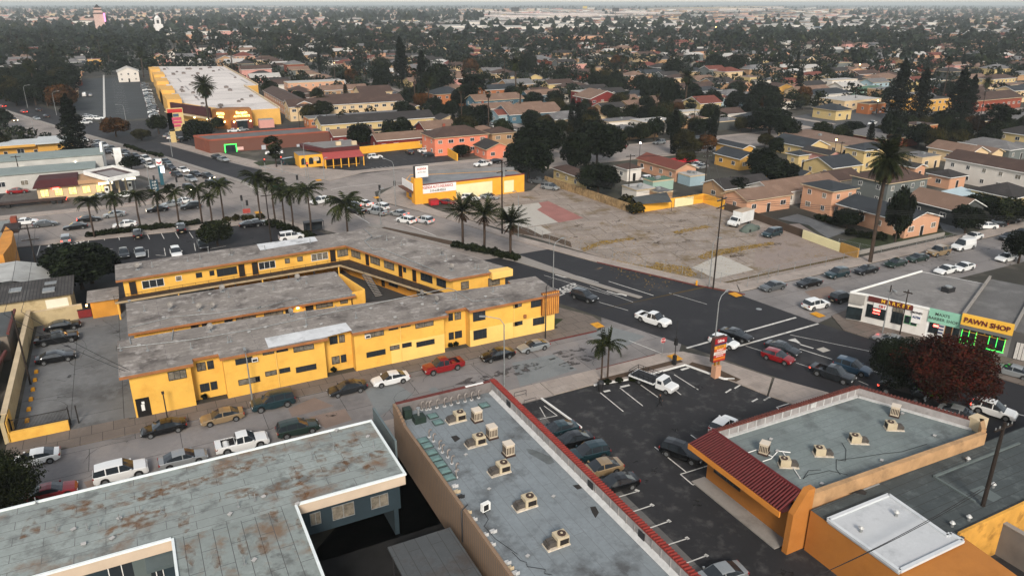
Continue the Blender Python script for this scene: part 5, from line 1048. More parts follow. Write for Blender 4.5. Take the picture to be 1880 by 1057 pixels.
# ---------------- gas station, white block, yellow motel ----------------
gc = thing('fuel_canopy', 'white fuel station canopy with blue edge over the pumps', 'canopy', (-5,212,0))
q = [at('E',600,212,5.2),at('E',780,262,5.2),at('E',997,218,5.2),at('E',812,172,5.2)]
m = MB(); ring(m,q,.3,4.3,5.3); cf = mk('fascia', m, WHITE, gc); m = MB(); m.prism(q,4.3,4.7); mk('canopy_deck', m, mat('canopy_deck','#4b3a3a',.9,.15), gc)
m = MB(); c_ = seg(q[0],q[2],.5); m.prism([seg(c_,p,.55) for p in q],4.7,4.8); mk('pale_centre', m, mat('canopy_pale','#8a8684',.9,.1), gc)
m = MB(); m.bar(seg(q[0],c_,-.01),seg(q[1],c_,-.01),.12,4.35,4.9); mk('blue_stripe', m, mat('fuel_blue','#235a80',.5,.05), cf)
for i, t in enumerate((.25,.5,.75)):
 for s in (.3,.7):
  p = seg(seg(q[0],q[1],s),seg(q[3],q[2],s),t); m = MB(); m.box(p[0]-.2,p[1]-.2,0,p[0]+.2,p[1]+.2,4.3); mk('column', m, CREAMT, gc)
LMP = mat('lit_canopy_lamp',(1,.9,.7),.5,0,emit=3)
for k,x,y in (('E',665,300),('E',775,325),('E',940,292)):
 X,Y = at(k,x,y+55,0); pt = thing('fuel_pump', 'fuel pump with lit white top '+{665:'at the left of the canopy',775:'nearest the street',940:'at the right of the canopy'}[x], 'fuel pump', (X,Y,0),0,'fuel pumps'); m = MB(); m.box(X-.5,Y-.3,0,X+.5,Y+.3,2.0); mk('cabinet', m, WHITE, pt); m = MB(); m.box(X-1.6,Y-.5,2.7,X+1.6,Y+.5,3.1); mk('lit_top', m, mat('lit_pump_top',(1,.88,.6),.5,0,emit=.9), pt); m = MB(); m.box(X-1.3,Y-.1,0,X-1.1,Y+.1,2.7).box(X+1.1,Y-.1,0,X+1.3,Y+.1,2.7); mk('frame_legs', m, STEEL, pt); m = MB(); m.box(X-.3,Y-.33,1.0,X+.3,Y-.3,1.7); mk('screen', m, BLACK, pt)
st = thing('fuel_station_shop', 'cream station shop with dark red mansard roof and lit windows', 'shop', (-14,216,0))
m = MB(); m.box(-21.5,211.5,0,-6.5,219.5,3.2); mk('wall', m, wmat('cream'), st)
m = MB(); zz0, zz1 = 3.0, 4.7; o_ = [(-22.3,210.6),(-12.5,210.6),(-12.5,220),(-22.3,220)]; i_ = [(-21,212.2),(-12.5,212.2),(-12.5,219),(-21,219)]
m.add([(a,b,zz0) for a,b in o_]+[(a,b,zz1) for a,b in i_], [(0,1,5,4),(3,0,4,7),(1,2,6,5),(4,5,6,7)]); mk('mansard_roof', m, mat('dark_red_shingle','#3d1719',.85,.2,1), st)
m = MB(); m.box(-12.5,210.9,3.1,-6.2,219.8,4.0); mk('parapet', m, wmat('tan'), st)
for i in range(5): win(st,-20+i*3,211.5,1.6,1.6,1.7,0,mat('warm_lit_window',(1,.62,.2),.5,.9,2.2,emit=.55),DARKM,1)
m = MB(); m.box(-18.2,211.2,2.25,-16.8,211.4,2.7); mk('neon_sign', m, NEONR, st)
wb = thing('motel_building', 'long white flat roofed block with arched gable front behind the fuel station', 'building', (-20,240,0))
WG = mat('pale_green_grey_roof','#7f8a87',.9,.15,.2,fine=.15,stain='#6b7371',samt=.5); WW = mat('offwhite_wall','#aaa9a4',.85,.12,.4)
m = MB(); m.box(-70,224,0,-9,233.5,4.4); m.box(-70,241,0,-7,252,5.0); mk('wall', m, WW, wb)
m = MB(); m.box(-70,223.6,4.4,-8.6,233.8,4.6); m.box(-70,240.6,5.0,-6.6,252.4,5.2); m.box(-70,233.9,3.0,-9,240.5,3.15); mk('roof', m, WG, wb)
m = MB(); n_ = 12
prof = [(2.5*math.cos(math.pi*i/n_), 4.5+3.2*math.sin(math.pi*i/n_)) for i in range(n_+1)]; prof = [(2.5,0)]+prof+[(-2.5,0)]
m.add([(-7.2+.25*a_[0]*.3, 246+a_[0], a_[1]) for a_ in prof]+[(-6.6+.25*a_[0]*.3, 246+a_[0], a_[1]) for a_ in prof], [tuple(range(len(prof))),tuple(range(len(prof),2*len(prof)))[::-1]]+[(i,i+1,len(prof)+i+1,len(prof)+i) for i in range(len(prof)-1)]); mk('arched_gable', m, WHITE, wb)
X,Y = at('E',865,180); m = MB(); m.box(X-1.1,Y-.2,0,X+.9,Y+.2,5.5); mk('sign_slab', m, WHITE, wb)
for i in range(12): win(wb,-62+i*4.3,240.95,2.4,1.6,1.2,0,GLASS,WHITE,1)
for i in range(9): win(wb,-60+i*5,223.95,2.2,1.6,1.2,0,R_.choice([GLASS,CURT]),WHITE,1)
m = MB(); m.box(-27,240.6,2.7,-26.6,240.9,3.1); mk('lit_lamp', m, LMP, wb); m = MB(); m.box(-14,240.6,3.2,-13.7,240.9,3.6); mk('lit_lamp', m, LMP, wb)
ym = thing('motel_building', 'yellow single storey motel with white roof edge at the left side', 'building', (-32,275,0))
m = MB(); m.box(-75,277,0,-21,286,3.9); m.prism([(-25,274),(-18,274),(-15,277),(-21,286),(-25,286)],0,4.2); mk('wall', m, wmat('yellow'), ym)
m = MB(); m.box(-75,275.4,3.9,-24,286.4,4.15); m.prism([(-25.5,272.5),(-17.5,272.5),(-12.8,277),(-20,287),(-25.5,287)],4.2,4.5); mk('roof', m, mat('motel_white_edge','#aeb2b2',.8,.1), ym)
m = MB(); m.box(-75,275.2,3.3,-25.6,275.38,4.0); mk('fascia', m, wmat('yellow'), ym)
for i in range(12): (door if i % 2 else win)(ym,-70+i*4,277,*((0,) if i % 2 else (1.9,1.8,1.3)))
# ---------------- left edge buildings ----------------
CORR = mat('dark_corrugated_roof','#3f3c3a',.8,.2,1,stain='#6a6764',samt=.4,seam=(30,.45,(.015,.015,.015),rad(90),.06))
q = at('I',520,60,4.4); q2 = at('I',0,140,4.4); q3 = at('E',540,968,4.4)
lw = thing('warehouse', 'cream walled warehouse with dark corrugated roof at the left edge', 'building', (-25,128,0))
x1 = (q[0]+q3[0])/2; y0 = q2[1]
m = MB(); m.box(-50,y0+.6,0,x1-.5,q3[1]-.5,4.1); mk('wall', m, mat('stained_cream','#b3a17c',.85,.15,.5,stain='#7a6a48',samt=.6,sscale=.5), lw)
m = MB(); m.add([(-50,y0,4.1),(x1,y0,4.1),(x1,q3[1],4.5),(-50,q3[1],4.5),(-50,y0,4.3),(x1,y0,4.3),(x1,q3[1],4.7),(-50,q3[1],4.7)], [(0,3,2,1),(4,5,6,7),(0,1,5,4),(1,2,6,5),(2,3,7,6)]); rf = mk('roof', m, CORR, lw)
for k,x,y in (('I',112,50),('I',350,48),('E',365,1015),('E',60,1000)):
 X,Y = at(k,x,y,4.5); m = MB(); m.box(X-.8,Y-.9,4.4,X+.8,Y+.9,4.62); mk('roof_light', m, STEEL, rf)
yp(lw,'pale_door_patch','I',335,170,495,150,2.2,y0+.6,mat('pale_patch','#cfcbb8',.8,.1))
g1 = thing('workshop_building', 'white gabled workshop roofs at the left edge beside the asphalt lot', 'building', (-25,140,0))
m = MB(); m.box(-50,q3[1]+.5,0,-15.5,141,3.6); m.box(-50,q3[1]+.5,3.6,-18,140,4.0); mk('wall', m, mat('pale_stucco','#b9b5ab',.85,.15,.5,stain='#8a847a',samt=.5), g1)
m = MB(); yA, yB = q3[1]+.3, 142.5
m.add([(-50,yA,4.0),(-50,yB,4.0),(-19.5,yB,5.0),(-19.5,yA,5.0),(-14.6,yB,3.6),(-14.6,yA,3.6),(-50,yB,5)], [(1,0,3,2),(3,5,4,2)]); mk('roof', m, mat('white_worn_roof','#a3a4a1',.85,.15,.4,stain='#75746f',samt=.5), g1)
g2_ = thing('shop_building', 'grey roofed shop with orange yellow front wall at the left edge', 'building', (-30,158,0))
m = MB(); m.box(-50,145.5,0,-22.4,165,4.6); mk('wall', m, OWALL, g2_)
m = MB(); m.box(-50,145.3,4.6,-23.2,173,4.8); mk('roof', m, mat('grey_blue_roof','#7c807f',.9,.15,.3), g2_)
m = MB(); m.prism([(-23.2,145.3),(-21.6,145.3),(-21.0,152),(-21.4,160),(-23,165)],0,5.6); mk('front_wall', m, mat('orange_front','#bd8036',.85,.15,.5), g2_)
m = MB(); m.box(-23.6,163,4.6,-20.9,168,5.4); mk('tile_cap', m, mat('dark_tile_cap','#2c201d',.8,.2), g2_)
m = MB(); m.box(-22.6,168.5,4.6,-21.6,170.5,6.2); mk('chimney', m, wmat('brick'), g2_)
ll = thing('boundary_wall', 'long cream topped boundary wall left of the concrete driveway', 'wall', (-17,108,0))
m = MB(); m.box(-17.2,88,0,-16.8,123.5,2.6); mk('wall_panel', m, MC['stained_cream'], ll); m = MB(); m.box(-17.3,90,2.6,-16.7,123.5,2.72); mk('wall_cap', m, CREAMT, ll)
m = MB(); m.box(-16.7,88.1,0,-16.62,91.5,2.5); mk('yellow_end', m, YEL, ll)
wallthing('boundary_wall','cream boundary wall at the far end of the driveway',[(-16.8,123.6),(-10.2,124.0)],2.2,MC['stained_cream'],.3,CREAMT)
gt = thing('rolling_gate', 'black barred gate standing above a yellow kerb wall', 'gate', (-13.8,89.5,0))
a = at('I',170,1045); b = at('I',545,975)
m = MB()
for i in range(44): x = -16.6+i*.13; m.box(x,89.4,.2,x+.03,89.44,2.1)
for z_ in (.3,2.0): m.box(-16.6,89.38,z_,-10.9,89.46,z_+.06)
for x in (-16.6,-11,-10.2): m.box(x,89.3,0,x+.12,89.5,2.3)
mk('bars', m, RAILM, gt)
yk = thing('low_wall', 'low bright yellow wall in front of the black gate', 'wall', (-14,88.4,0)); m = MB(); m.box(-16.8,88.1,0,-11.0,88.5,1.15); mk('wall_panel', m, YEL, yk); m = MB(); m.box(-16.8,88.5,0,-11.0,89.3,.9); mk('planter_fill', m, DARKM, yk)
for i,(x,y) in enumerate(((262,640),(252,700),(238,768),(224,838),(209,910),(196,992))):
 X,Y = at('I',x,y); mb = MB(); mb.box(X-.22,Y-.35,0.005,X+.22,Y+.35,.22); mb.box(X-.16,Y-.3,.22,X+.16,Y+.3,.3); tag(mk('wheel_stop', mb, YELP), 'yellow concrete block in the row along the driveway wall', 'wheel stop', 'yellow blocks along the driveway wall')
lf = thing('shed_building', 'dark low buildings with pale coping left of the driveway wall', 'building', (-30,105,0))
m = MB(); m.box(-50,112,0,-18.5,121,3.6); m.box(-50,100,0,-19.5,111.5,3.0); m.box(-50,86,0,-18.6,95,3.3); mk('wall', m, mat('grimy_wall','#6b6259',.9,.25), lf)
m = MB(); m.box(-50,111.8,3.6,-18.3,121.2,3.75); m.box(-50,99.8,3.0,-19.2,111.6,3.15); m.box(-50,86,3.3,-18.4,95.2,3.45); mk('roof', m, mat('dark_slate_roofing','#4b4f50',.9,.25,.3,fine=.2), lf)
m = MB(); m.bar((-18.3,111.8),(-18.3,121.2),.3,3.7,4.0); m.bar((-19,99.8),(-18.2,107),.3,3.1,3.5); m.bar((-50,95.1),(-18.3,95.1),.3,3.4,3.7); mk('coping', m, mat('maroon_coping','#5a2c28',.8,.2), lf)
dm = thing('dumpster', 'red dumpster at the far end of the yellow complex driveway', 'dumpster', (*at('I',617,240),0)); X,Y = at('I',617,240); m = MB(); m.prism([(X-.9,Y-.7),(X+.9,Y-.7),(X+.9,Y+.8),(X-.9,Y+.8)],.15,1.4); mk('bin', m, mat('dull_red_metal','#6d1c1c',.6,.2,2), dm); m = MB(); m.box(X-.95,Y-.75,1.4,X+.95,Y+.85,1.5); mk('lid', m, BLACK, dm)
# ---------------- vehicles ----------------
TYRE = mat('tyre_rubber', (.012,.012,.012), .85, 0); RIM = mat('rim_metal', '#7d7f80', .35, .1, metal=.6)
HLM = mat('headlamp', '#b9bcbd', .2, 0); TLM = mat('tail_lamp', '#7a1414', .3, 0)
HLL = mat('headlamp_lit', (1,.85,.6), .3, 0, emit=6); TLL = mat('tail_lamp_lit', (1,.07,.04), .3, 0, emit=2)
PAL = dict(white='#d9dad8', silver='#8d9192', grey='#55595b', dark='#25282b', black='#101113', red='#7d1418', maroon='#54161b', gold='#8f7a5c', teal='#1d343a', green='#22332d', blue='#31495c', lime='#5fae1c', pearl='#bfc4c6', brown='#4b3a30')
def pmat(c): return mat('paint_'+c, PAL[c], .28, 0, coat=.6, metal=.15 if c in ('white','red','lime','maroon') else .35)
def lerp_pts(pts, x):
 if x <= pts[0][0]: return pts[0][1]
 for a, b in zip(pts, pts[1:]):
  if x <= b[0]: return a[1]+(b[1]-a[1])*(x-a[0])/(b[0]-a[0] or 1)
 return pts[-1][1]
#        L, W, belt line, roof line (rear..front), wheel x (rear, front), wheel radius, extra pillars
CARS = dict(
 sedan=(4.75,1.82,[(-2.38,.72),(-2.3,.93),(-1.5,1.0),(.9,.92),(1.2,.9),(2.1,.76),(2.33,.6),(2.38,.5)],[(-1.85,1.0),(-1.0,1.38),(-.3,1.45),(.25,1.42),(1.15,.92)],(-1.4,1.42),.33,(-.05,)),
 coupe=(4.5,1.8,[(-2.25,.7),(-2.18,.9),(-1.5,.96),(.7,.88),(1.1,.86),(2.0,.72),(2.2,.55),(2.25,.48)],[(-1.8,.96),(-.9,1.28),(-.3,1.33),(.1,1.3),(1.0,.87)],(-1.3,1.35),.33,()),
 suv=(4.65,1.88,[(-2.32,.8),(-2.28,1.02),(-1.5,1.06),(.9,1.02),(1.2,1.0),(2.05,.9),(2.28,.7),(2.32,.55)],[(-2.27,1.06),(-1.95,1.6),(-1.0,1.7),(.1,1.68),(1.1,1.02)],(-1.4,1.4),.37,(-1.25,-.1)),
 bigsuv=(5.0,1.98,[(-2.5,.9),(-2.48,1.15),(-1.5,1.18),(1.1,1.14),(1.4,1.12),(2.3,1.05),(2.46,.8),(2.5,.6)],[(-2.46,1.18),(-2.25,1.78),(-1.2,1.86),(.3,1.84),(1.2,1.15)],(-1.5,1.55),.4,(-1.3,-.1)),
 hatch=(4.2,1.76,[(-2.1,.75),(-2.06,.98),(-1.3,1.0),(.8,.95),(1.1,.92),(1.85,.8),(2.07,.6),(2.1,.5)],[(-2.05,1.0),(-1.6,1.42),(-.7,1.5),(.1,1.48),(1.05,.95)],(-1.25,1.3),.33,(-.1,)),
 van=(5.5,2.0,[(-2.75,1.0),(-2.73,1.25),(1.4,1.2),(1.75,1.15),(2.5,1.02),(2.7,.75),(2.75,.55)],[(-2.73,1.28),(-2.65,2.05),(-1,2.12),(.9,2.1),(1.7,1.2)],(-1.7,1.75),.37,()),
 minivan=(5.0,1.95,[(-2.5,.85),(-2.47,1.05),(1.3,1.0),(1.6,.98),(2.25,.85),(2.46,.65),(2.5,.5)],[(-2.46,1.08),(-2.2,1.65),(-1,1.75),(.5,1.72),(1.5,1.02)],(-1.5,1.5),.35,(-1.2,.0)),
 pickup=(5.5,1.95,[(-2.75,.75),(-2.73,1.05),(1.1,1.08),(1.5,1.06),(2.5,.98),(2.7,.75),(2.75,.55)],[(-.75,1.08),(-.55,1.72),(.1,1.8),(.6,1.78),(1.35,1.08)],(-1.65,1.75),.4,(.15,)))
def build_car(kind, tag_=''):
 L, W, belt, roof, wh, wr, pil = CARS[kind]; hw = W/2
 xr0, xr1 = roof[0][0], roof[-1][0]; rl, rf = roof[1][0], roof[-2][0]
 xs = {-L/2, L/2}
 for p in belt+roof: xs.add(p[0])
 for c_ in wh:
  for q in (-1,-.72,-.35,0,.35,.72,1): xs.add(round(c_+q*(wr+.07),3))
 for p in pil: xs.add(p-.05); xs.add(p+.05)
 xs.add(rl-.08); xs.add(rf+.0)
 xs = sorted(xs); zmax = max(p[1] for p in roof)
 body = MB(); ring_n = 9; data = []
 for x in xs:
  zb = lerp_pts(belt, x); zt_ = lerp_pts(roof, x) if xr0 < x < xr1 else zb; zt_ = max(zt_, zb)
  e = min(1, (L/2-abs(x))/.45); wf = .86+.14*math.sin(max(0,e)*math.pi/2)
  w_ = hw*wf; k = (zt_-zb)/max(.01, zmax-zb);
  wt = w_*(.93-.17*k)
  arch = 0
  for c_ in wh:
   dd = (wr+.07)**2-(x-c_)**2
   if dd >= -1e-6: arch = max(arch, wr+math.sqrt(max(0,dd)))
  zs = max(.24, arch) if arch else .24
  e2 = .18*(1-max(0,min(1,e)))
  z3 = max(zs+.03, min(zb-.14, .62*zb+.05)); zb2 = max(zb-.05, z3+.02); zbb = max(zb, zb2+.01)
  cab = zt_ > zb+.02
  r = [(0,zs+e2),(w_*.8,zs+e2),(w_*.985,zs+e2+.02),(w_,z3),(w_*.985,zb2),(w_*.93,zbb)]
  if cab: r += [(wt,zt_-.05),(wt*.86,zt_),(0,zt_+.03)]
  else: r += [(w_*.88,zbb+.012),(w_*.6,zbb+.03),(0,zbb+.045)]
  data.append((x,r,cab))
 parts = dict(body=MB(), side_window=MB(), side_windowR=MB(), windshield=MB(), rear_window=MB())
 bed = kind == 'pickup'
 def quad(mb, j, i, s):
  a, b = data[j], data[j+1]
  vs = [(a[0],s*a[1][i][0],a[1][i][1]),(b[0],s*b[1][i][0],b[1][i][1]),(b[0],s*b[1][i+1][0],b[1][i+1][1]),(a[0],s*a[1][i+1][0],a[1][i+1][1])]
  mb.add(vs, [(0,1,2,3) if s < 0 else (3,2,1,0)], 0, True)
 for j in range(len(data)-1):
  xa, xb = data[j][0], data[j+1][0]; xm = (xa+xb)/2
  for i in range(8):
   for s in (-1,1):
    tgt = 'body'
    if xr0 <= xa and xb <= xr1+1e-6:
     if xa >= rf-1e-6:
      if i >= 6: tgt = 'windshield'
      elif i == 5: tgt = 'side_window'
     elif xb <= rl+1e-6:
      if i >= 6 and (kind != 'van'): tgt = 'rear_window'
      elif i == 5 and kind not in ('van','pickup'): tgt = 'side_window'
     elif i == 5:
      pp = any(abs(xm-p) < .06 for p in pil) or abs(xm-(rl-.04)) < .05
      if not pp and not (kind == 'van' and xm < .6): tgt = 'side_window'
    if bed and xb <= xr0+.01 and i >= 5 and xa > -2.65: continue
    quad(parts[tgt+('R' if tgt == 'side_window' and s > 0 else '')], j, i, s)
 for j in (0, len(data)-1):
  x, r, _ = data[j]; ps = [(x,-a,z) for a,z in r]+[(x,a,z) for a,z in r[::-1]]
  parts['body'].add(ps, [tuple(range(len(ps))) if j == 0 else tuple(range(len(ps)))[::-1]])
 if bed:
  parts['bed_liner'] = MB(); lb = parts['bed_liner']; x0, x1, yy = -2.62, xr0-.03, hw*.84
  lb.add([(x0,-yy,.62),(x1,-yy,.62),(x1,yy,.62),(x0,yy,.62),(x0,-yy,1.09),(x1,-yy,1.09),(x1,yy,1.09),(x0,yy,1.09)], [(0,1,2,3),(0,4,5,1),(2,6,7,3),(0,3,7,4),(1,5,6,2)])
  parts['body'].box(x0-.1,-hw*.93,.9,x0,hw*.93,1.1); parts['body'].box(x1,-hw*.85,.9,x1+.06,hw*.85,1.1)
  for s in (-1,1): parts['body'].box(x0,s*hw*.93,1.0,x1,s*yy,1.1)
 for s in (-1,1): parts['body'].box(xr1-.35,s*hw*1.0,lerp_pts(belt,xr1)+.02,xr1-.17,s*(hw*1.0+.14),lerp_pts(belt,xr1)+.16)
 r = thing('parked_car', 'car', 'car')
 ob = {}
 for n_, b_ in parts.items():
  m_ = pmat('white') if n_ == 'body' else (BLACK if n_ == 'bed_liner' else GLASS)
  if not b_.f: continue
  o = mk(n_.rstrip('R'), b_, m_, r, True); ob[n_] = o
  try: o.data.set_sharp_from_angle(angle=rad(38))
  except Exception: pass
  if n_ == 'body': o.material_slots[0].link = 'OBJECT'; o.material_slots[0].material = m_
 if KW.get('wheel') is None or wr not in KW['wheel']:
  KW.setdefault('wheel', {}); b_ = MB(); b_.tube([(0,-.11,0),(0,.11,0)], wr, 14); me = b_.mesh('wheel'); me.materials.append(TYRE)
  c_ = MB(); c_.tube([(0,-.122,0),(0,-.05,0)], wr*.62, 10); me2 = c_.mesh('rim'); me2.materials.append(RIM)
  for i in range(5): pass
  KW['wheel'][wr] = (me, me2)
 me, me2 = KW['wheel'][wr]
 for c_ in wh:
  for s in (-1,1):
   o = bpy.data.objects.new('wheel', me); C.objects.link(o); o.parent = r; o.location = (c_, s*(hw-.13), wr); o.rotation_euler = (0,0,0 if s < 0 else math.pi)
   q = bpy.data.objects.new('rim', me2); C.objects.link(q); q.parent = o
 fz = lerp_pts(belt, L/2-.1)
 for s in (-1,1):
  hb = MB(); hb.box(L/2-.22,s*hw*.52,fz-.16,L/2-.015,s*hw*.86,fz-.02); o = mk('headlight', hb, HLM, r, True); o.material_slots[0].link = 'OBJECT'; o.material_slots[0].material = HLM
  tz = lerp_pts(belt, -L/2+.1); hb = MB(); hb.box(-L/2-.012,s*hw*.58,tz-.24,-L/2+.2,s*hw*.9,tz-.04); o = mk('taillight', hb, TLM, r, True); o.material_slots[0].link = 'OBJECT'; o.material_slots[0].material = TLM
 gb = MB(); gb.box(L/2-.05,-hw*.45,.38,L/2+.012,hw*.45,fz-.2); mk('grille', gb, BLACK, r, True)
 gb = MB(); gb.box(-L/2-.02,-.25,.45,-L/2,.25,.6); mk('number_plate', gb, CREAMT, r, True)
 return r
KW = {}
CARP = {}
CN = dict(white='white', silver='silver', grey='grey', dark='dark grey', black='black', red='red', maroon='dark red', gold='gold', teal='dark teal', green='dark green', blue='slate blue', lime='lime green', pearl='pale silver', brown='brown')
TN = dict(sedan='sedan', coupe='coupe', suv='crossover', bigsuv='large SUV', hatch='hatchback', van='van', minivan='minivan', pickup='pickup')
def car(k, x, y, hd, kind, col, where, group=None, lit='', moving=False, extra='', sc=1.0, zb=.7):
 X, Y = at(k, x, y, zb)
 if kind not in CARP: CARP[kind] = build_car(kind); o = CARP[kind]
 else: o = copy_tree(CARP[kind])
 nm = {'pickup':'pickup_truck','van':'van','minivan':'minivan'}.get(kind,'car')
 o.name = nm; o.location = (X,Y,.012); o.rotation_euler = (0,0,rad(hd)+R_.uniform(-.02,.02)); o.scale = (sc,sc,sc)
 o['label'] = (extra+' ' if extra else '')+CN[col]+' '+TN[kind]+' '+where; o['category'] = {'pickup':'pickup','van':'van'}.get(kind,'car')
 if group: o['group'] = group
 for c_ in o.children:
  n_ = c_.name.split('.')[0]
  if n_ == 'body': c_.material_slots[0].material = pmat(col)
  if n_ == 'headlight': c_.material_slots[0].material = HLL if 'h' in lit else HLM
  if n_ == 'taillight': c_.material_slots[0].material = TLL if 't' in lit else TLM
 return o
def cars(txt, where, group, defh=None):
 for ln in txt.strip().split(';'):
  f = ln.split()
  if not f: continue
  k, x, y, hd, kind, col = f[:6]; lit = f[6] if len(f) > 6 else ''
  car(k, float(x), float(y), float(hd), kind, col, where, group, lit)
G1 = 'cars parked along the kerb'
for a in (('I',1175,1030,180,'sedan','black','parked left of the gold sedan by the yellow apartments'),('I',1595,950,180,'sedan','gold','parked below the yellow apartments'),('J',120,850,180,'bigsuv','teal','parked behind the gold sedan'),
 ('J',655,748,180,'sedan','dark','parked left of the bright white sedan'),('J',965,680,180,'sedan','white','parked between the dark sedan and red pickup'),('J',1345,590,180,'pickup','red','parked in front of the yellow apartments'),
 ('J',1735,508,180,'sedan','black','parked right of the red pickup'),('K',155,445,180,'coupe','silver','parked at the right end of the yellow apartments'),
 ('M',245,205,180,'sedan','white','by the low yellow wall at the left edge'),('M',370,440,0,'coupe','red','parked beside the dark tree at the left edge'),('M',870,305,0,'bigsuv','white','parked beside the grey foreground roof'),
 ('M',1315,205,0,'sedan','silver','parked between the white SUV and the white pickup'),('M',1740,95,0,'pickup','white','parked along the grey foreground roof'),('J',300,1035,0,'suv','green','parked nose to the boulevard beside the grey roof')):
 car(*a, G1)
for a in (('I',450,300,0,'sedan','black','farthest in the driveway yard'),('I',410,392,0,'pickup','black','parked in the driveway yard'),('I',400,525,0,'sedan','black','nearest in the driveway yard')): car(*a, 'cars in the driveway yard')
BD = -70.5
for a in (('K',520,90,BD,'suv','dark','driving on the boulevard beside the striped corner panel'),('K',1015,255,BD,'pickup','white','driving down the middle of the boulevard'),('K',1525,415,BD,'hatch','white','stopped on the crosswalk line behind the pole sign'),
 ('K',1612,365,BD,'sedan','black','crossing the white stop lines'),('L',112,522,BD,'hatch','red','in the boulevard lane nearest the lot'),('L',145,462,BD,'sedan','dark','beside the red hatchback'),
 ('L',505,645,BD,'pickup','dark','with lit tail lamp on the boulevard','','t'),('L',650,600,BD,'suv','blue','beside the dark pickup on the boulevard'),('L',1010,775,BD,'pickup','black','behind the red leaved tree','','t'),
 ('L',1185,760,BD,'hatch','lime','half hidden under the red leaved tree'),('L',1425,935,BD,'sedan','silver','at the far side of the shop parapet'),('L',1665,905,BD,'suv','white','at the right edge below the red leaved tree','','t'),
 ('L',925,402,180-71,'sedan','silver','parked at the kerb before the market'),('L',1800,625,180-71,'sedan','silver','parked at the kerb before the pawn shop')):
 car(*a[:7], 'vehicles on the boulevard', a[8] if len(a) > 8 else '')
cars('G 1875 1035 180 sedan grey;H 335 1010 180 sedan black;H 535 945 180 suv teal;H 745 918 180 sedan black;H 960 868 180 sedan green;H 1115 832 180 sedan green;H 1265 790 180 bigsuv gold;H 1445 748 180 van white;H 1515 678 180 sedan white;H 1770 680 180 sedan black;H 1868 650 180 sedan grey', 'parked in the row along the right side street', 'cars along the right side street')
cars('H 1755 830 180 sedan white;H 1445 897 180 sedan white;H 1320 918 180 sedan white;L 385 148 0 suv white;L 575 98 0 suv black', 'on the near side of the right side street', 'cars along the right side street')
cars('H 1605 602 150 sedan white;H 1668 588 150 sedan dark;H 1760 562 150 sedan black', 'in the driveway of the grey bungalow row', 'cars in the bungalow driveway')
cars('K 330 1045 175 sedan teal;O 430 75 175 sedan black;O 545 170 175 suv teal;O 635 275 175 sedan gold;O 745 385 175 sedan black;O 1490 1050 175 sedan silver', 'parked against the red tile parapet', 'cars against the tile edged building')
car('K',1520,1010,20,'hatch','white','parked behind the tile parapet of the orange shop',None); car('O',1225,165,-62,'suv','black','parked alone before the maroon tile roof',None)
cars('H 70 655 190 minivan teal;G 275 325 -60 minivan silver;G 190 282 -40 pickup grey', 'on the vacant lot', None)
cars('F 1370 430 -60 coupe red;F 1545 402 -50 suv white;F 1680 392 -50 sedan silver', 'beside the yellow insurance office', 'cars at the insurance office')
cars('F 455 425 200 suv white;F 690 452 115 sedan black t;F 775 440 115 sedan white t;F 715 492 118 pickup black;F 870 502 118 pickup silver;F 895 466 118 suv white;F 1025 512 118 sedan silver t;F 1078 562 118 suv white t;F 1205 562 118 suv pearl t', 'waiting at the junction before the insurance office', 'traffic at the junction')
cars('F 255 682 0 bigsuv white;E 475 697 90 suv silver t;E 1300 622 88 bigsuv black;E 990 660 88 suv black;E 1005 792 -88 sedan silver;E 1265 797 -88 suv white;E 1455 735 -88 sedan dark;E 1800 590 0 sedan black;F 10 580 0 sedan dark;E 690 795 -88 hatch teal;E 890 800 -88 hatch dark', 'in the asphalt lot behind the yellow apartments', 'cars in the asphalt lot')
cars('F 1630 160 185 pickup white;F 1715 140 185 sedan black;C 1060 1022 180 suv silver;C 1310 996 180 suv grey;G 665 52 180 sedan dark;G 775 35 180 sedan maroon', 'on the cross street right of the insurance office', 'cars on the cross street')
cars('F 855 108 0 suv white;F 1100 72 90 sedan black;F 1215 62 0 sedan white;F 1245 90 0 sedan dark;F 245 148 20 van teal;F 130 78 170 pickup white;E 1605 125 -70 sedan silver;E 1560 108 -70 sedan dark', 'near the red awning restaurant', 'cars near the restaurant')
cars('E 185 572 0 sedan white t;E 325 587 0 sedan grey;E 540 607 180 sedan black;E 640 552 0 sedan black t;E 820 520 180 sedan silver;E 895 590 180 sedan white;E 1310 425 180 sedan white;E 1370 462 180 suv dark;E 1130 482 180 sedan black h;E 1235 445 180 sedan silver', 'on the street behind the palm row', 'traffic behind the palm row')
cars('E 705 388 180 sedan silver;E 895 378 180 sedan white;E 650 332 180 van white;E 1090 335 100 sedan black;E 128 352 0 sedan red t', 'by the fuel station', 'cars by the fuel station')
cars('E 1075 172 -70 sedan white;E 1128 140 -70 sedan silver;E 1048 122 -70 suv white;E 1225 187 -70 suv black;E 1270 232 -70 sedan black t;E 1315 200 -70 sedan white h;E 1405 230 -70 sedan black;E 1370 268 -70 suv silver;E 1495 250 -70 suv black h;E 1597 282 -70 sedan dark h;E 1520 302 -70 suv black;E 1360 332 -70 suv dark h;E 970 100 -70 sedan black;E 895 72 -70 sedan dark;E 910 112 -70 suv silver;E 840 98 -70 sedan white;E 765 67 -70 sedan black;E 745 25 -70 suv white;E 800 45 -70 sedan grey;E 1010 140 -70 sedan dark;E 1190 140 -70 sedan teal;E 700 5 -70 sedan silver;E 860 130 -70 sedan grey', 'queueing beside the boulevard median', 'cars queueing on the boulevard')
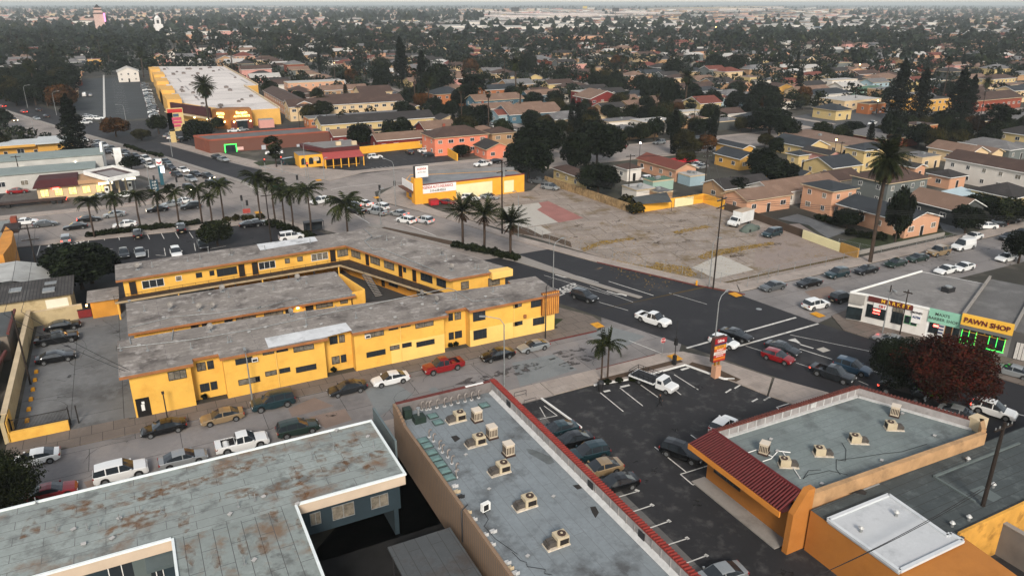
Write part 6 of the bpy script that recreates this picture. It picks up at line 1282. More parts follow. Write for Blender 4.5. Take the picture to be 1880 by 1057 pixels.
cars('A 100 862 -70 suv gold h;A 170 802 110 sedan red t;A 262 850 -70 sedan silver;A 20 762 110 sedan red t;A 275 790 110 sedan black;A 330 835 110 sedan black;A 600 1002 -70 suv white;A 745 1042 -70 sedan silver;A 435 1002 -70 sedan dark h;A 690 1050 -70 sedan dark', 'on the far boulevard beyond the median', 'cars on the far boulevard')
cars('A 625 832 0 sedan silver;A 635 848 0 sedan white;A 700 850 0 suv white;A 615 880 20 suv white;A 1215 882 60 sedan silver;A 1205 972 60 sedan silver;A 1235 985 60 sedan white;A 1320 1003 30 suv black;A 1680 937 0 sedan white;A 1742 930 0 sedan silver;A 605 685 90 van white;A 650 683 90 sedan silver;A 420 590 90 van white;A 470 780 0 sedan grey', 'in the store parking under the trees', 'cars in the store parking')
for i in range(24):
 t = i/23; car('A',1040+80*t+R_.uniform(-3,3),602+255*t,R_.choice([0,180]),R_.choice(['sedan','suv','sedan','hatch']),R_.choice(['silver','pearl','white','dark','grey','teal','black','silver']),'in the long row before the auto parts store','cars in the long store row')
B_c = 'B 695 607 90 sedan white;B 765 592 90 suv silver;B 880 637 -90 suv white;B 960 660 90 sedan silver;B 992 672 90 sedan grey;B 1108 692 90 van maroon t;B 1065 700 90 suv white;B 1170 745 90 sedan dark;B 1262 777 -90 sedan white;B 1348 802 -90 sedan maroon t;B 1392 852 -90 suv white;B 1288 818 90 suv dark;B 1502 887 -90 sedan pearl;B 1642 885 90 suv black;B 1700 902 90 sedan white;B 1615 922 -90 suv dark;B 1693 960 -90 sedan dark;B 1755 982 -90 suv grey;B 1802 937 90 suv dark;B 1872 965 90 suv black'
cars(B_c, 'parked along the street behind the salmon house', 'cars on the residential street')
cars('C 170 880 0 pickup white;C 1250 704 90 bigsuv silver;C 1062 670 90 sedan white;C 1350 722 90 sedan dark;C 1410 732 90 sedan dark;C 1477 744 90 sedan white;C 1547 752 90 sedan silver;C 1617 767 90 suv grey;C 1378 782 -90 van white;C 225 517 90 sedan white;C 432 567 90 sedan white;C 1555 797 -90 sedan black;C 1522 917 180 suv white;C 1395 897 180 sedan dark;C 240 560 -90 sedan dark;C 630 640 90 sedan grey', 'along the pale concrete street', 'cars on the pale street')
cars('D 462 925 185 sedan white;D 790 887 200 pickup white;D 775 806 90 sedan silver;D 732 790 90 suv grey;D 812 800 90 sedan white;D 575 268 0 van white;H 500 45 0 sedan silver;H 700 302 200 van white;H 1575 68 180 sedan dark;H 1735 80 180 van black;D 200 690 0 suv white;D 340 745 0 sedan silver;D 420 740 0 suv dark;D 880 295 0 suv white;D 1010 310 0 sedan white;D 1180 305 0 sedan pearl;D 1090 300 0 suv white;D 585 770 0 suv white;G 985 265 0 suv white;G 1290 145 190 sedan silver;G 1332 165 190 sedan white;G 1360 178 190 sedan silver', 'among the houses at the upper right', 'cars among the upper right houses')
# box truck, covered car, flatbeds
def box_truck(k, x, y, hd):
 X, Y = at(k,x,y,1.2); r = thing('box_truck', 'white box truck parked on the vacant lot beside the yellow wall', 'truck', (X,Y,.01), rad(hd))
 b = MB(); b.box(-3.3,-1.15,.75,1.2,1.15,3.15); mk('cargo_box', b, mat('box_white','#c9cac8',.5,.1,.8,stain='#a3a09a',samt=.4), r, True); b = MB(); b.box(-3.28,-1.13,3.15,1.18,1.13,3.2); mk('box_roof', b, mat('tan_box_top','#a8957f',.7,.15), r, True)
 b = MB(); pr = [(1.3,.5),(3.2,.5),(3.3,.8),(3.2,1.2),(2.5,1.35),(2.0,2.05),(1.3,2.1)]
 b.add([(a,-.98,z) for a,z in pr]+[(a,.98,z) for a,z in pr], [tuple(range(7)),tuple(range(7,14))[::-1]]+[(i,7+i,7+(i+1) % 7,(i+1) % 7) for i in range(7)]); cb = mk('cab', b, pmat('white'), r, True)
 b = MB(); b.add([(2.03,-.85,2.02),(2.48,-.9,1.4),(2.48,.9,1.4),(2.03,.85,2.02)], [(0,1,2,3)]); b.v = [(a+.015,c_,z+.015) for a,c_,z in b.v]; mk('windshield', b, GLASS, cb, True)
 for s in (-1,1): b = MB(); b.box(1.5,s*.98,1.35,2.15,s*.995,1.9); mk('side_window', b, GLASS, cb, True); b = MB(); b.box(3.2,s*.6,.85,3.32,s*.9,1.05); mk('headlight', b, HLM, r, True)
 for c_ in (-2.2,2.3):
  for s in (-1,1): b = MB(); b.tube([(c_,s*.75,.42),(c_,s*1.0,.42)],.42,14); w_ = mk('wheel', b, TYRE, r, True); b = MB(); b.tube([(c_,s*1.0,.42),(c_,s*1.01,.42)],.22,10); mk('rim', b, RIM, w_, True)
 b = MB(); b.box(-3.2,-.4,.55,3,.4,.75); mk('chassis', b, DARKM, r, True)
box_truck('G',1640,560,193)
def stake_truck():
 X, Y = at('K',1022,690,1.0); r = thing('flatbed_truck', 'white flatbed truck with black stake rails parked at the planting strip', 'truck', (X,Y,.01), rad(-70))
 b = MB(); b.box(-3.1,-1.1,.8,.6,1.1,.98); mk('flatbed', b, pmat('white'), r, True); b = MB(); b.box(-3.0,-1.0,.985,.5,1.0,1.0); mk('deck', b, BLACK, r, True)
 b = MB()
 for s in (-1,1):
  for z in (1.3,1.6): b.box(-3.1,s*1.07,z,.55,s*1.1,z+.06)
  for i in range(6): b.box(-3.1+i*.72,s*1.06,.98,-3.04+i*.72,s*1.1,1.66)
 for z in (1.3,1.6): b.box(-3.1,-1.1,z,-3.06,1.1,z+.06)
 for z in (1.3,1.6,1.9): b.box(.5,-1.1,z,.56,1.1,z+.06)
 mk('stake_rail', b, BLACK, r, True)
 b = MB(); pr = [(.75,.45),(3.0,.45),(3.05,.85),(2.9,1.02),(2.0,1.12),(1.6,1.7),(.8,1.74)]
 b.add([(a,-.9,z) for a,z in pr]+[(a,.9,z) for a,z in pr], [tuple(range(7)),tuple(range(7,14))[::-1]]+[(i,7+i,7+(i+1) % 7,(i+1) % 7) for i in range(7)]); cb = mk('cab', b, pmat('white'), r, True)
 b = MB(); b.add([(1.65,-.78,1.66),(1.98,-.84,1.16),(1.98,.84,1.16),(1.65,.78,1.66)], [(0,1,2,3)]); b.v = [(a+.02,c_,z+.015) for a,c_,z in b.v]; mk('windshield', b, GLASS, cb, True)
 for s in (-1,1): b = MB(); b.box(1.0,s*.9,1.15,1.6,s*.915,1.55); mk('side_window', b, GLASS, cb, True); b = MB(); b.box(2.98,s*.55,.65,3.07,s*.85,.85); mk('headlight', b, HLM, r, True)
 for c_ in (-1.6,2.3):
  for s in (-1,1): b = MB(); b.tube([(c_,s*.7,.37),(c_,s*.93,.37)],.37,14); w_ = mk('wheel', b, TYRE, r, True); b = MB(); b.tube([(c_,s*.93,.37),(c_,s*.94,.37)],.2,10); mk('rim', b, RIM, w_, True)
stake_truck()
X, Y = at('G',1712,615,.7); cc = thing('covered_car', 'car under a pale green cover beside the box truck', 'covered car', (X,Y,0), rad(10))
b = MB(); N_ = 15
vs = []; fs = []
for i in range(N_):
 t = i/(N_-1); x = -2.6+5.2*t; h = .75+.75*math.sin(math.pi*min(1,max(0,(t-.1)/.75)))**.8; w_ = 1.05*(1-abs(2*t-1)**4*.35)
 for j in range(9): a = math.pi*j/8; vs.append((x, w_*math.cos(a)*(1 if 0 < j < 8 else 1.05), h*math.sin(a)**.55 if 0 < j < 8 else 0.02))
for i in range(N_-1):
 for j in range(8): fs.append((i*9+j,i*9+j+1,(i+1)*9+j+1,(i+1)*9+j))
b.add(vs, fs+[tuple(range(9))[::-1],tuple(range((N_-1)*9,N_*9))], 0, True); mk('cover', b, mat('green_car_cover','#505a53',.85,.2,1), cc, True)
b = MB(); b.tube([(-1.3,-1.06,.35),(-1.3,1.06,.35)],.3,10); mk('wheel', b, TYRE, cc, True); b = MB(); b.tube([(1.4,-1.0,.3),(1.4,1.0,.3)],.28,10); mk('wheel', b, TYRE, cc, True)
X, Y = at('E',235,430,.9); tr = thing('flatbed_trailer', 'long dark rusty flatbed trailer with red rear lamp behind the palm row', 'trailer', (X,Y,0), rad(-2))
b = MB(); b.box(-8,-1.2,.9,7,1.2,1.15); mk('deck', b, mat('rusty_deck','#3a2b25',.9,.3,1), tr, True); b = MB(); b.box(-8,-.5,.5,7,-.3,.9).box(-8,.3,.5,7,.5,.9); mk('beam', b, DARKM, tr, True)
for c_ in (4.3,5.6,-5.0):
 for s in (-1,1): b = MB(); b.tube([(c_,s*.8,.5),(c_,s*1.15,.5)],.5,14); mk('wheel', b, TYRE, tr, True)
b = MB(); b.box(6.98,-1.1,.75,7.06,-.7,.95).box(6.98,.7,.75,7.06,1.1,.95); mk('tail_lamp', b, TLL, tr, True)
X, Y = at('H',170,418,.9); ut = thing('utility_truck', 'white utility truck beside the salmon two storey house', 'truck', (X,Y,0), rad(200))
b = MB(); b.box(-2.8,-.95,.6,.2,.95,1.5); mk('service_body', b, pmat('white'), ut, True)
b = MB(); pr = [(.25,.45),(2.6,.45),(2.7,.85),(2.5,1.05),(1.7,1.12),(1.2,1.75),(.3,1.78)]
b.add([(a,-.9,z) for a,z in pr]+[(a,.9,z) for a,z in pr], [tuple(range(7)),tuple(range(7,14))[::-1]]+[(i,7+i,7+(i+1) % 7,(i+1) % 7) for i in range(7)]); mk('cab', b, pmat('white'), ut, True)
b = MB(); b.add([(1.27,-.8,1.7),(1.7,-.84,1.16),(1.7,.84,1.16),(1.27,.8,1.7)], [(0,1,2,3)]); mk('windshield', b, GLASS, ut, True)
b = MB(); [b.tube([(-2.6,s*.8,1.9),(1.5,s*.8,1.95)],.03,4) for s in (-1,1)]; mk('ladder_rack', b, STEEL, ut, True)
for c_ in (-1.7,1.8):
 for s in (-1,1): b = MB(); b.tube([(c_,s*.7,.37),(c_,s*.93,.37)],.37,12); mk('wheel', b, TYRE, ut, True)
# red pickup rack
# ---------------- trees ----------------
def leafmat(name, c1, c2, c3):
 if name in MC: return MC[name]
 m = bpy.data.materials.new(name); m.use_nodes = True; MC[name] = m
 n = m.node_tree.nodes; l = m.node_tree.links; b = n['Principled BSDF']; b.inputs['Roughness'].default_value = .7; b.inputs['Specular IOR Level'].default_value = .06
 g_ = n.new('ShaderNodeNewGeometry'); r = n.new('ShaderNodeValToRGB'); l.new(g_.outputs['Random Per Island'], r.inputs[0])
 e = r.color_ramp.elements; e[0].color = (*srgb(c1),1); e[1].color = (*srgb(c3),1); e[0].position = .1; k = r.color_ramp.elements.new(.6); k.color = (*srgb(c2),1)
 no = n.new('ShaderNodeTexNoise'); no.inputs['Scale'].default_value = .35; l.new(g_.outputs['Position'], no.inputs['Vector'])
 mr = n.new('ShaderNodeMapRange'); mr.inputs[1].default_value = .35; mr.inputs[2].default_value = .65; mr.inputs[3].default_value = .16; mr.inputs[4].default_value = .68; l.new(no.outputs['Fac'], mr.inputs[0])
 mx = n.new('ShaderNodeMix'); mx.data_type = 'RGBA'; mx.blend_type = 'MULTIPLY'; mx.inputs[0].default_value = 1; l.new(r.outputs[0], mx.inputs[6]); l.new(mr.outputs[0], mx.inputs[7]); l.new(mx.outputs[2], b.inputs['Base Color'])
 return m
LM = dict(green=leafmat('leaf_dark_green','#1c2414','#2b331b','#3d4224'), deep=leafmat('leaf_deep_green','#141b12','#1e2717','#2c3520'), red=leafmat('leaf_red_autumn','#3d1812','#5c251a','#2c301a'), orange=leafmat('leaf_orange_autumn','#4a3018','#6d4524','#4a4020'),
 olive=leafmat('leaf_olive','#2a2a16','#3d3b1e','#514a26'), palm=leafmat('palm_leaf','#262e1a','#363e22','#4d502c'), dry=leafmat('dry_palm_skirt','#3b2c20','#4c3828','#5e4630'), con=leafmat('conifer_leaf','#10160f','#182016','#232c1c'), euc=leafmat('eucalyptus_leaf','#202a22','#2f3a30','#444d3d'))
BARK = mat('tree_bark', '#3c3027', .95, .35, 2)
def leaf_quad(mb, p, s, rnd, nrm=None):
 n_ = Vector((rnd.gauss(0,1),rnd.gauss(0,1),rnd.gauss(0,1)+.5)) if nrm is None else nrm+Vector((rnd.gauss(0,.6),rnd.gauss(0,.6),rnd.gauss(0,.6)))
 n_.normalize(); u = n_.orthogonal().normalized(); a = rnd.random()*6.28; v = n_.cross(u); u2 = u*math.cos(a)+v*math.sin(a); v2 = n_.cross(u2)
 mb.add([p-u2*s-v2*s*.4, p+u2*s*.2-v2*s*.7, p+u2*s+v2*s*.3, p-u2*s*.1+v2*s*.75], [(0,1,2,3)])
def crown(seed, lobes, nper, s, rough=.28):
 rnd = random.Random(seed); mb = MB()
 for (cx_,cy_,cz_,rx,ry,rz) in lobes:
  c = Vector((cx_,cy_,cz_))
  for i in range(nper):
   d = Vector((rnd.gauss(0,1),rnd.gauss(0,1),rnd.gauss(0,1))).normalized(); k = 1-rough*rnd.random()**1.5+rnd.gauss(0,.05)
   if rnd.random() < .06: k += .12
   leaf_quad(mb, c+Vector((d.x*rx*k,d.y*ry*k,d.z*rz*k)), s*rnd.uniform(.7,1.3), rnd, d)
 return mb
def limbs(h, lobes, r, seed):
 rnd = random.Random(seed); mb = MB(); mb.tube([(0,0,0),(.1,.05,h*.3),(rnd.uniform(-.2,.2),rnd.uniform(-.2,.2),h*.5)], r, 7, 0, r*.65)
 for (a,b,c,rx,ry,rz) in lobes[:8]: mb.tube([(0,0,h*.35),(a*.4,b*.4,h*.35+(c-h*.35)*.5),(a*.9,b*.9,c)], r*.5, 5, 0, r*.12)
 return mb
def broad_lobes(seed, R, H, n=11, flat=.75):
 rnd = random.Random(seed); L = []
 cz = H*.58; vz = H*.42
 for i in range(n):
  f = 1-2*(i+.5)/n*.86; q = math.sqrt(max(0,1-f*f))*R*.62*rnd.uniform(.8,1.1); a = i*2.4+rnd.uniform(-.4,.4); z = cz+f*vz*.62+rnd.uniform(-.1,.1)*vz
  r = R*rnd.uniform(.36,.52); L.append((q*math.cos(a),q*math.sin(a),z,r,r,r*.82))
 L.append((0,0,cz,R*.55,R*.55,vz*.6))
 return L
TP = {}
def tree_proto(kind):
 if kind in TP: return TP[kind]
 base, _, mk_c = kind.partition('_'); sd = sum(map(ord, kind));
 if base[:5] == 'broad':
  v = int(base[5:] or 0); L = broad_lobes(sd+v, 1.0*4, 8, 15, .8); c = crown(sd, L, 330, .25); t = limbs(8, L, .28, sd)
 elif base[:3] == 'big':
  L = broad_lobes(sd, 4, 8, 26, .85); c = crown(sd, L, 950, .105); t = limbs(8, L, .25, sd)
 elif base == 'euc':
  rnd = random.Random(sd); L = []
  for i in range(15): a = rnd.random()*6.28; q = rnd.uniform(0,3.4); z = rnd.uniform(6,15.5); r = rnd.uniform(1.1,2.0); q *= (1.15-abs(z-11)/9); L.append((q*math.cos(a),q*math.sin(a),z,r,r,r*.75))
  c = crown(sd, L, 220, .3, .35); t = limbs(16, L, .35, sd)
 elif base == 'cypress':
  L = [(0,0,1.0+i*.95,.25+.75*math.sin(math.pi*min(1,(i+1.5)/11.5))**.7,.25+.75*math.sin(math.pi*min(1,(i+1.5)/11.5))**.7,1.0) for i in range(10)]; c = crown(sd, L, 230, .16, .2); t = MB().tube([(0,0,0),(0,0,9)], .15, 6, 0, .04)
 elif base == 'conifer':
  rnd = random.Random(sd); L = []
  for i in range(30): f = i/29; z = 3+f*17; R = (1-f)**.75*3.6+.5; a = i*2.4; q = R*.55*rnd.uniform(.5,1.2); L.append((q*math.cos(a),q*math.sin(a),z,R*.55,R*.55,1.1))
  c = crown(sd, L, 190, .26, .3); t = MB().tube([(0,0,0),(.1,0,10),(0,0,20)], .4, 7, 0, .06)
 elif base == 'bush':
  L = broad_lobes(sd, 1.0, 1.5, 7, .8); L = [(a,b,max(.45,c_),r,r,r) for a,b,c_,r,_,_ in L]; c = crown(sd, L, 130, .13); t = limbs(1.4, L, .06, sd)
 mat_ = LM[mk_c or 'green']; me = c.mesh('crown'); me.materials.append(mat_); tm = t.mesh('trunk'); tm.materials.append(BARK)
 TP[kind] = (me, tm); return TP[kind]
HREF = dict(broad=8, big=8, euc=16, cypress=10.2, conifer=21, bush=1.5)
def tree(kind, x, y, h, label, group=None, w_=None, name=None, z=0, cat='tree'):
 me, tm = tree_proto(kind); b = ''.join(c for c in kind.split('_')[0] if not c.isdigit()); s = h/HREF[b]; sw = w_/8 if w_ and b in ('broad','big') else (w_/6.5 if w_ and b in ('euc','conifer') else (w_/2 if w_ else s))
 nm = name or dict(broad='broadleaf_tree', big='broadleaf_tree', euc='eucalyptus_tree', cypress='cypress_tree', conifer='conifer_tree', bush='shrub')[b]
 r = thing(nm, label, 'shrub' if b == 'bush' else cat, (x,y,z), R_.uniform(0,6.28), group); r.scale = (sw,sw,s)
 for n_, q in (('trunk' if b != 'bush' else 'stem',tm),('crown' if b != 'bush' else 'foliage',me)): o = bpy.data.objects.new(n_, q); C.objects.link(o); o.parent = r
 return r
def frond(mb, base, az, up, L, W, droop, nl, rnd, mi=0):
 """feather leaf: rib with hanging leaflets on both sides"""
 pts = []; d0 = Vector((math.cos(az)*math.cos(up), math.sin(az)*math.cos(up), math.sin(up))); p = Vector(base); a = up
 for i in range(nl+1):
  pts.append(p.copy()); a -= droop/nl; p = p+Vector((math.cos(az)*math.cos(a), math.sin(az)*math.cos(a), math.sin(a)))*(L/nl)
 side = Vector((-math.sin(az), math.cos(az), 0))
 for i in range(1, nl+1):
  t = i/nl; ln = W*(math.sin(math.pi*min(1,t*.9+.1)))**.6; f = (pts[i]-pts[i-1]).normalized()
  for s in (-1,1):
   tip = pts[i]+side*s*ln*.8+f*ln*.55+Vector((0,0,-ln*rnd.uniform(.25,.6)))
   mb.add([pts[i-1], pts[i], tip], [(0,1,2)], mi)
 for i in range(nl): q = side*.03; mb.add([pts[i]-q,pts[i]+q,pts[i+1]+q,pts[i+1]-q], [(0,1,2,3)], mi)
def palm_proto(kind):
 if kind in TP: return TP[kind]
 rnd = random.Random(sum(map(ord,kind))); c = MB(); t = MB(); sk = MB()
 if kind == 'date':          # 16 m
  H = 16;
  for i in range(130): a = rnd.random()*6.28; up = rad(rnd.choice([80,60,40,20,0,-20,-40,-55])+rnd.uniform(-12,12)); frond(c,(0,0,H),a,up,rnd.uniform(3.6,4.4),.75,rad(rnd.uniform(35,65)),16,rnd)
  for i in range(60): a = rnd.random()*6.28; frond(sk,(0,0,H-.4),a,rad(rnd.uniform(-75,-35)),2.9,.5,rad(25),8,rnd)
  t.tube([(0,0,0),(.1,0,8),(0,0,H-.2)], .38, 10, 0, .34); t.tube([(0,0,H-1.6),(0,0,H-.1)], .6, 10, 0, .75)
 elif kind == 'queen':       # 8 m
  H = 6.2
  for i in range(36): a = rnd.random()*6.28; up = rad(rnd.uniform(-10,75)); frond(c,(0,0,H),a,up,rnd.uniform(2.6,3.4),.75,rad(rnd.uniform(70,110)),12,rnd)
  t.tube([(0,0,0),(.1,0,3),(0,0,H)], .22, 8, 0, .15)
 elif kind == 'young':       # spiky upright heads
  H = 5.5
  for i in range(46): a = rnd.random()*6.28; up = rad(rnd.uniform(0,80)); frond(c,(0,0,H),a,up,rnd.uniform(2.4,3.0),.5,rad(rnd.uniform(15,45)),12,rnd)
  for i in range(12): a = rnd.random()*6.28; frond(sk,(0,0,H-.3),a,rad(rnd.uniform(-50,-20)),1.5,.4,rad(25),6,rnd)
  t.tube([(0,0,0),(.06,0,3),(0,0,H)], .27, 9, 0, .24)
 elif kind == 'king':        # clump of two stems with upright spear
  for (x_,y_,H) in ((0,0,5.0),(.7,-.3,4.6)):
   for i in range(16): a = rnd.random()*6.28; up = rad(rnd.uniform(0,60)); frond(c,(x_,y_,H),a,up,rnd.uniform(2.1,2.8),.6,rad(rnd.uniform(70,105)),11,rnd)
   for i in range(5): a = rnd.random()*6.28; frond(c,(x_,y_,H),a,rad(84),2.3,.3,rad(8),8,rnd)
   t.tube([(x_,y_,0),(x_,y_,H)], .13, 7, 0, .1)
 elif kind == 'fan':         # tall thin fan palm 20 m
  H = 18
  def fan(mb, az, up, L, R, dr):
   d = Vector((math.cos(az)*math.cos(up),math.sin(az)*math.cos(up),math.sin(up))); p = Vector((0,0,H))+d*L; side = Vector((-math.sin(az),math.cos(az),0)); upv = side.cross(d)*-1
   for j in range(9):
    a0 = rad(-80+160*j/9); a1 = rad(-80+160*(j+1)/9); am = (a0+a1)/2
    e = lambda a, r: p+(d*math.cos(a)+side*math.sin(a))*r+Vector((0,0,-dr*r*abs(math.sin(a))-dr*r*.3))
    mb.add([p,e(a0,R*.6),e(am,R),e(a1,R*.6)], [(0,1,2,3)])
  for i in range(48): fan(c, rnd.random()*6.28, rad(rnd.uniform(-35,80)), .9, 1.0, .25)
  for i in range(34): fan(sk, rnd.random()*6.28, rad(rnd.uniform(-80,-45)), rnd.uniform(.4,1.6), .8, .4)
  t.tube([(0,0,0),(.15,0,9),(0,0,H)], .28, 8, 0, .2)
 cm = c.mesh('crown'); cm.materials.append(LM['palm']); tm = t.mesh('trunk'); tm.materials.append(BARK); sm_ = None
 if sk.f: sm_ = sk.mesh('dry_skirt'); sm_.materials.append(LM['dry'])
 TP[kind] = (cm, tm, sm_); return TP[kind]
PH = dict(date=16, queen=6.2, young=5.5, king=5.0, fan=18)
def palm(kind, x, y, h, label, group=None, w_=1.0):
 cm, tm, sm_ = palm_proto(kind); s = h/PH[kind]
 r = thing('palm_tree', label, 'palm tree', (x,y,0), R_.uniform(0,6.28), group)
 cs = w_*(s if kind in ('queen','young','king') else max(.75,min(1.1,s)))
 for n_, q in (('trunk',tm),('crown',cm),('dry_skirt',sm_)):
  if q is None: continue
  o = bpy.data.objects.new(n_, q); C.objects.link(o); o.parent = r
  if n_ == 'trunk': o.scale = (1,1,s)
  else: o.scale = (cs,cs,cs); o.location = (0,0,h-PH[kind]*cs)
 return r
def atg(k, x, y, h=0): return at(k, x, y, h)
# named trees: crown centre pixel at a guessed height
def T(kind, k, x, y, h, label, w_=None, zf=.6, group=None): X, Y = at(k, x, y, h*zf); return tree(kind, X, Y, h, label, group, w_)
rt = T('big_red','L',1370,590,8.5,'spreading crape tree with red and dark green leaves over the boulevard',11.5,.62)
T('big_deep','L',1010,560,7.0,'dark green left half of the leafy pair on the boulevard',7.5,.6)
T('big_green','M',-35,430,7.0,'dense dark green tree at the left edge beside the grey roof',7.2,.55)
palm('king',*at('K',685,700),5.3,'small king palm clump standing on the planting strip by the flatbed truck',w_=.95)
palm('date',*at('H',772,868),19.5,'very tall date palm with shaggy head on the lawn corner',w_=1.08)
palm('date',*at('A',1512,945),16.8,'tall date palm standing before the auto parts store',w_=1.15)
for k,x,y,lb in (('F',1487,745,'leftmost'),('F',1642,775,'middle'),('F',1830,845,'rightmost')): palm('young',*at(k,x,y),7.2,lb+' spiky young date palm on the boulevard median','palms on the boulevard median',1.15)
for x,y,h in ((682,690,7.5),(855,640,7.0),(1012,618,7.0),(1155,595,6.5),(1287,580,6.5),(1455,590,7.5),(1612,575,8.0),(1527,600,6.0)): palm('queen',*at('E',x,y),h,'drooping queen palm in the row between the cross street and the lot','queen palm row',.86)
for x,y,h in ((142,590,9),(210,620,8),(270,640,8),(400,680,9.5),(40,590,10)): palm('queen',*at('F',x,y),h,'drooping queen palm beside the bus shelter corner','queen palms by the bus shelter',.85)
palm('queen',*at('F',662,650+60),7.5,'broad queen palm rising behind the L shaped apartment roof',None,1.35)
for k,x,y,h,lb in (('A',545,395,14,'tall fan palm beside the yellow house far left'),('A',1035,560,16,'brown skirted palm left of the auto parts roof'),('A',800,520,15,'date palm among the trees left of the white house'),('A',90,420,17,'thin palm by the pale block at the far left'),('B',835,560,18,'tall thin palm before the dark conifer pair'),('B',1245,800,13,'palm at the foot of the dark conifer pair'),('C',60,840,12,'shaggy brown palm before the blue house row'),('C',575,640,11,'brown skirted palm by the pale street'),
 ('D',1285,750,20,'thin fan palm between the dark conifers at right'),('D',1575,790,12,'palm right of the dark conifers'),('D',915,230,14,'fan palm by the pale yard far right'),('D',805,230,14,'left fan palm of the trio far right'),('D',775,225,13,'middle fan palm of the trio far right'),('D',728,225,14,'small fan palm far right'),('A',1420,520,8,'small palm behind the auto parts roof')):
 palm('fan' if 'fan' in lb or 'thin' in lb else 'date',*at(k,x,y),h,lb,None,.95)
# big dark trees
for a in (('conifer_con','B',1040,440,27,'tallest dark conifer behind the brown roofed apartments',11,.5),('conifer_con','B',1190,520,22,'second dark conifer right of the tallest one',9,.5),('broad1_deep','B',1300,560,17,'broad dark tree right of the conifer pair',15,.6),('broad2_deep','B',900,530,12,'dark tree left of the conifer pair',12,.6),('broad0_green','B',600,520,9,'green tree behind the brown roofed apartments',12,.6),
 ('broad1_deep','B',280,390,14,'dark tree above the low roofs left of centre',11,.6),('broad2_deep','B',460,370,11,'round dark tree near the pale roofs left of centre',11,.6),('broad0_deep','B',430,690,6,'round tree rising from the brown roofed court',7,.6),('euc_deep','B',1560,640,16,'leaning dark tree beside the orange house',12,.6),
 ('conifer_con','D',1000,640,24,'leftmost tall dark conifer at the upper right',10,.5),('conifer_con','D',1150,700,22,'second tall dark conifer at the upper right',9,.5),('conifer_con','D',1420,700,22,'third tall dark conifer at the upper right',10,.5),('conifer_con','D',1500,700,18,'fourth dark conifer at the upper right',7,.5),('euc_deep','D',1700,860,13,'loose dark tree at the right edge below the brown roof',10,.6),('broad0_deep','D',950,900,12,'dark tree at the foot of the tall conifers',9,.6),
 ('broad2_deep','D',60,850,10,'broad dark tree left of the cross street junction',16,.6),('broad1_deep','D',180,920,9,'dark tree touching the cross street junction',9,.6),('broad0_deep','D',655,905,4,'low round tree on the triangle of the junction',9,.6),('broad1_deep','G',120,100,12,'huge dark ficus at the left end of the fenced yards',14,.6),('broad2_deep','G',460,60,12,'dark ficus standing on the cross street kerb',9,.6),('broad0_deep','C',560,790+60,8,'dark round tree behind the blue house row',9,.6),
 ('broad1_deep','C',620,1000,13,'large dark tree between the white trailer and the kerb',17,.6),('broad0_deep','C',200,980,12,'dark tree mass right of the salmon house',16,.6),('broad2_deep','G',620,250,8,'dark bushy tree hanging over the wall of the vacant lot',11,.6),('broad0_olive','G',1250,100,6,'olive tree by the red roofed bungalow',6,.6),('cypress_con','C',475,900,14,'slim cypress before the dark tree mass',3,.5),('cypress_con','C',1170,950,14,'slim cypress by the cross street',3,.5),('cypress_con','C',1440,960,11,'slim cypress left of the yellow bungalow',3,.5),('broad1_deep','C',1140,680,14,'tall dark ivy clad tree beside the pale street',8,.5),
 ('cypress_con','D',265,600,14,'dark narrow cypress among the upper right bungalows',4,.5),('broad2_green','D',470,530,8,'green tree among the upper right bungalows',8,.6),('cypress_con','D',950,330,14,'pointed cypress left of the quarry lot',5,.5),('broad1_deep','D',1100,370,9,'round dark tree before the quarry lot',13,.6),('broad2_deep','H',980,560,12,'dark columnar tree against the salmon bungalow',5,.45),('broad0_deep','H',610,540,4,'bushes at the salmon bungalow corner',7,.6),('broad1_deep','H',1480,540,6,'dark round street tree before the grey bungalows',7,.6),('broad0_deep','H',1870,740,6,'dark street tree at the right edge',6,.6),('broad1_green','H',1790,480,6,'dark hedge like tree at the right edge',9,.6),('broad2_deep','H',1590,440,5,'dark hedge behind the grey bungalows',8,.6),
 ('broad0_deep','G',1600,320,5,'dark tree behind the peach bungalow',8,.6),('broad1_deep','G',1800,130,8,'dark tree by the yellow bungalow',9,.6),('broad2_deep','H',90,200,7,'dark tree left of the pink garage',12,.6),('bush_green','H',620,115,5,'leafy shrub behind the yellow two storey block',4,.5),('broad2_deep','F',1480,60,4,'bushes before the small salmon house',6,.6),('broad0_green','E',1550,640,5,'low dark tree in the asphalt lot',7,.6),('broad1_deep','I',560,-120,8,'dark tree behind the left warehouse',12,.5),('broad2_deep','E',640,900,6,'large dark tree behind the yellow apartments',10.5,.5),
 ('conifer_con','s',880,280,20,'tall dark conifer left of the boulevard median',9,.45),('broad0_deep','s',1600,650,4,'dark hedge by the fuel station sign',6,.6),('broad1_deep','A',1420,930,8,'dark tree beside the tall date palm',11,.6),('broad2_green','A',1130,880,7,'green tree left of the tall store sign',8,.6),('broad0_olive','A',1010,960,4,'olive tree on the far boulevard verge',7,.6),('broad1_green','A',1560,880,5,'small tree at the auto parts entrance',5,.6),('euc_green','F',130,30,9,'small street tree before the red brick store',5,.7),('broad0_orange','A',820,900,7,'brownish tree on the far boulevard verge',10,.6)):
 T(*a[:6], a[6] if len(a) > 6 else None, a[7] if len(a) > 7 else .6)
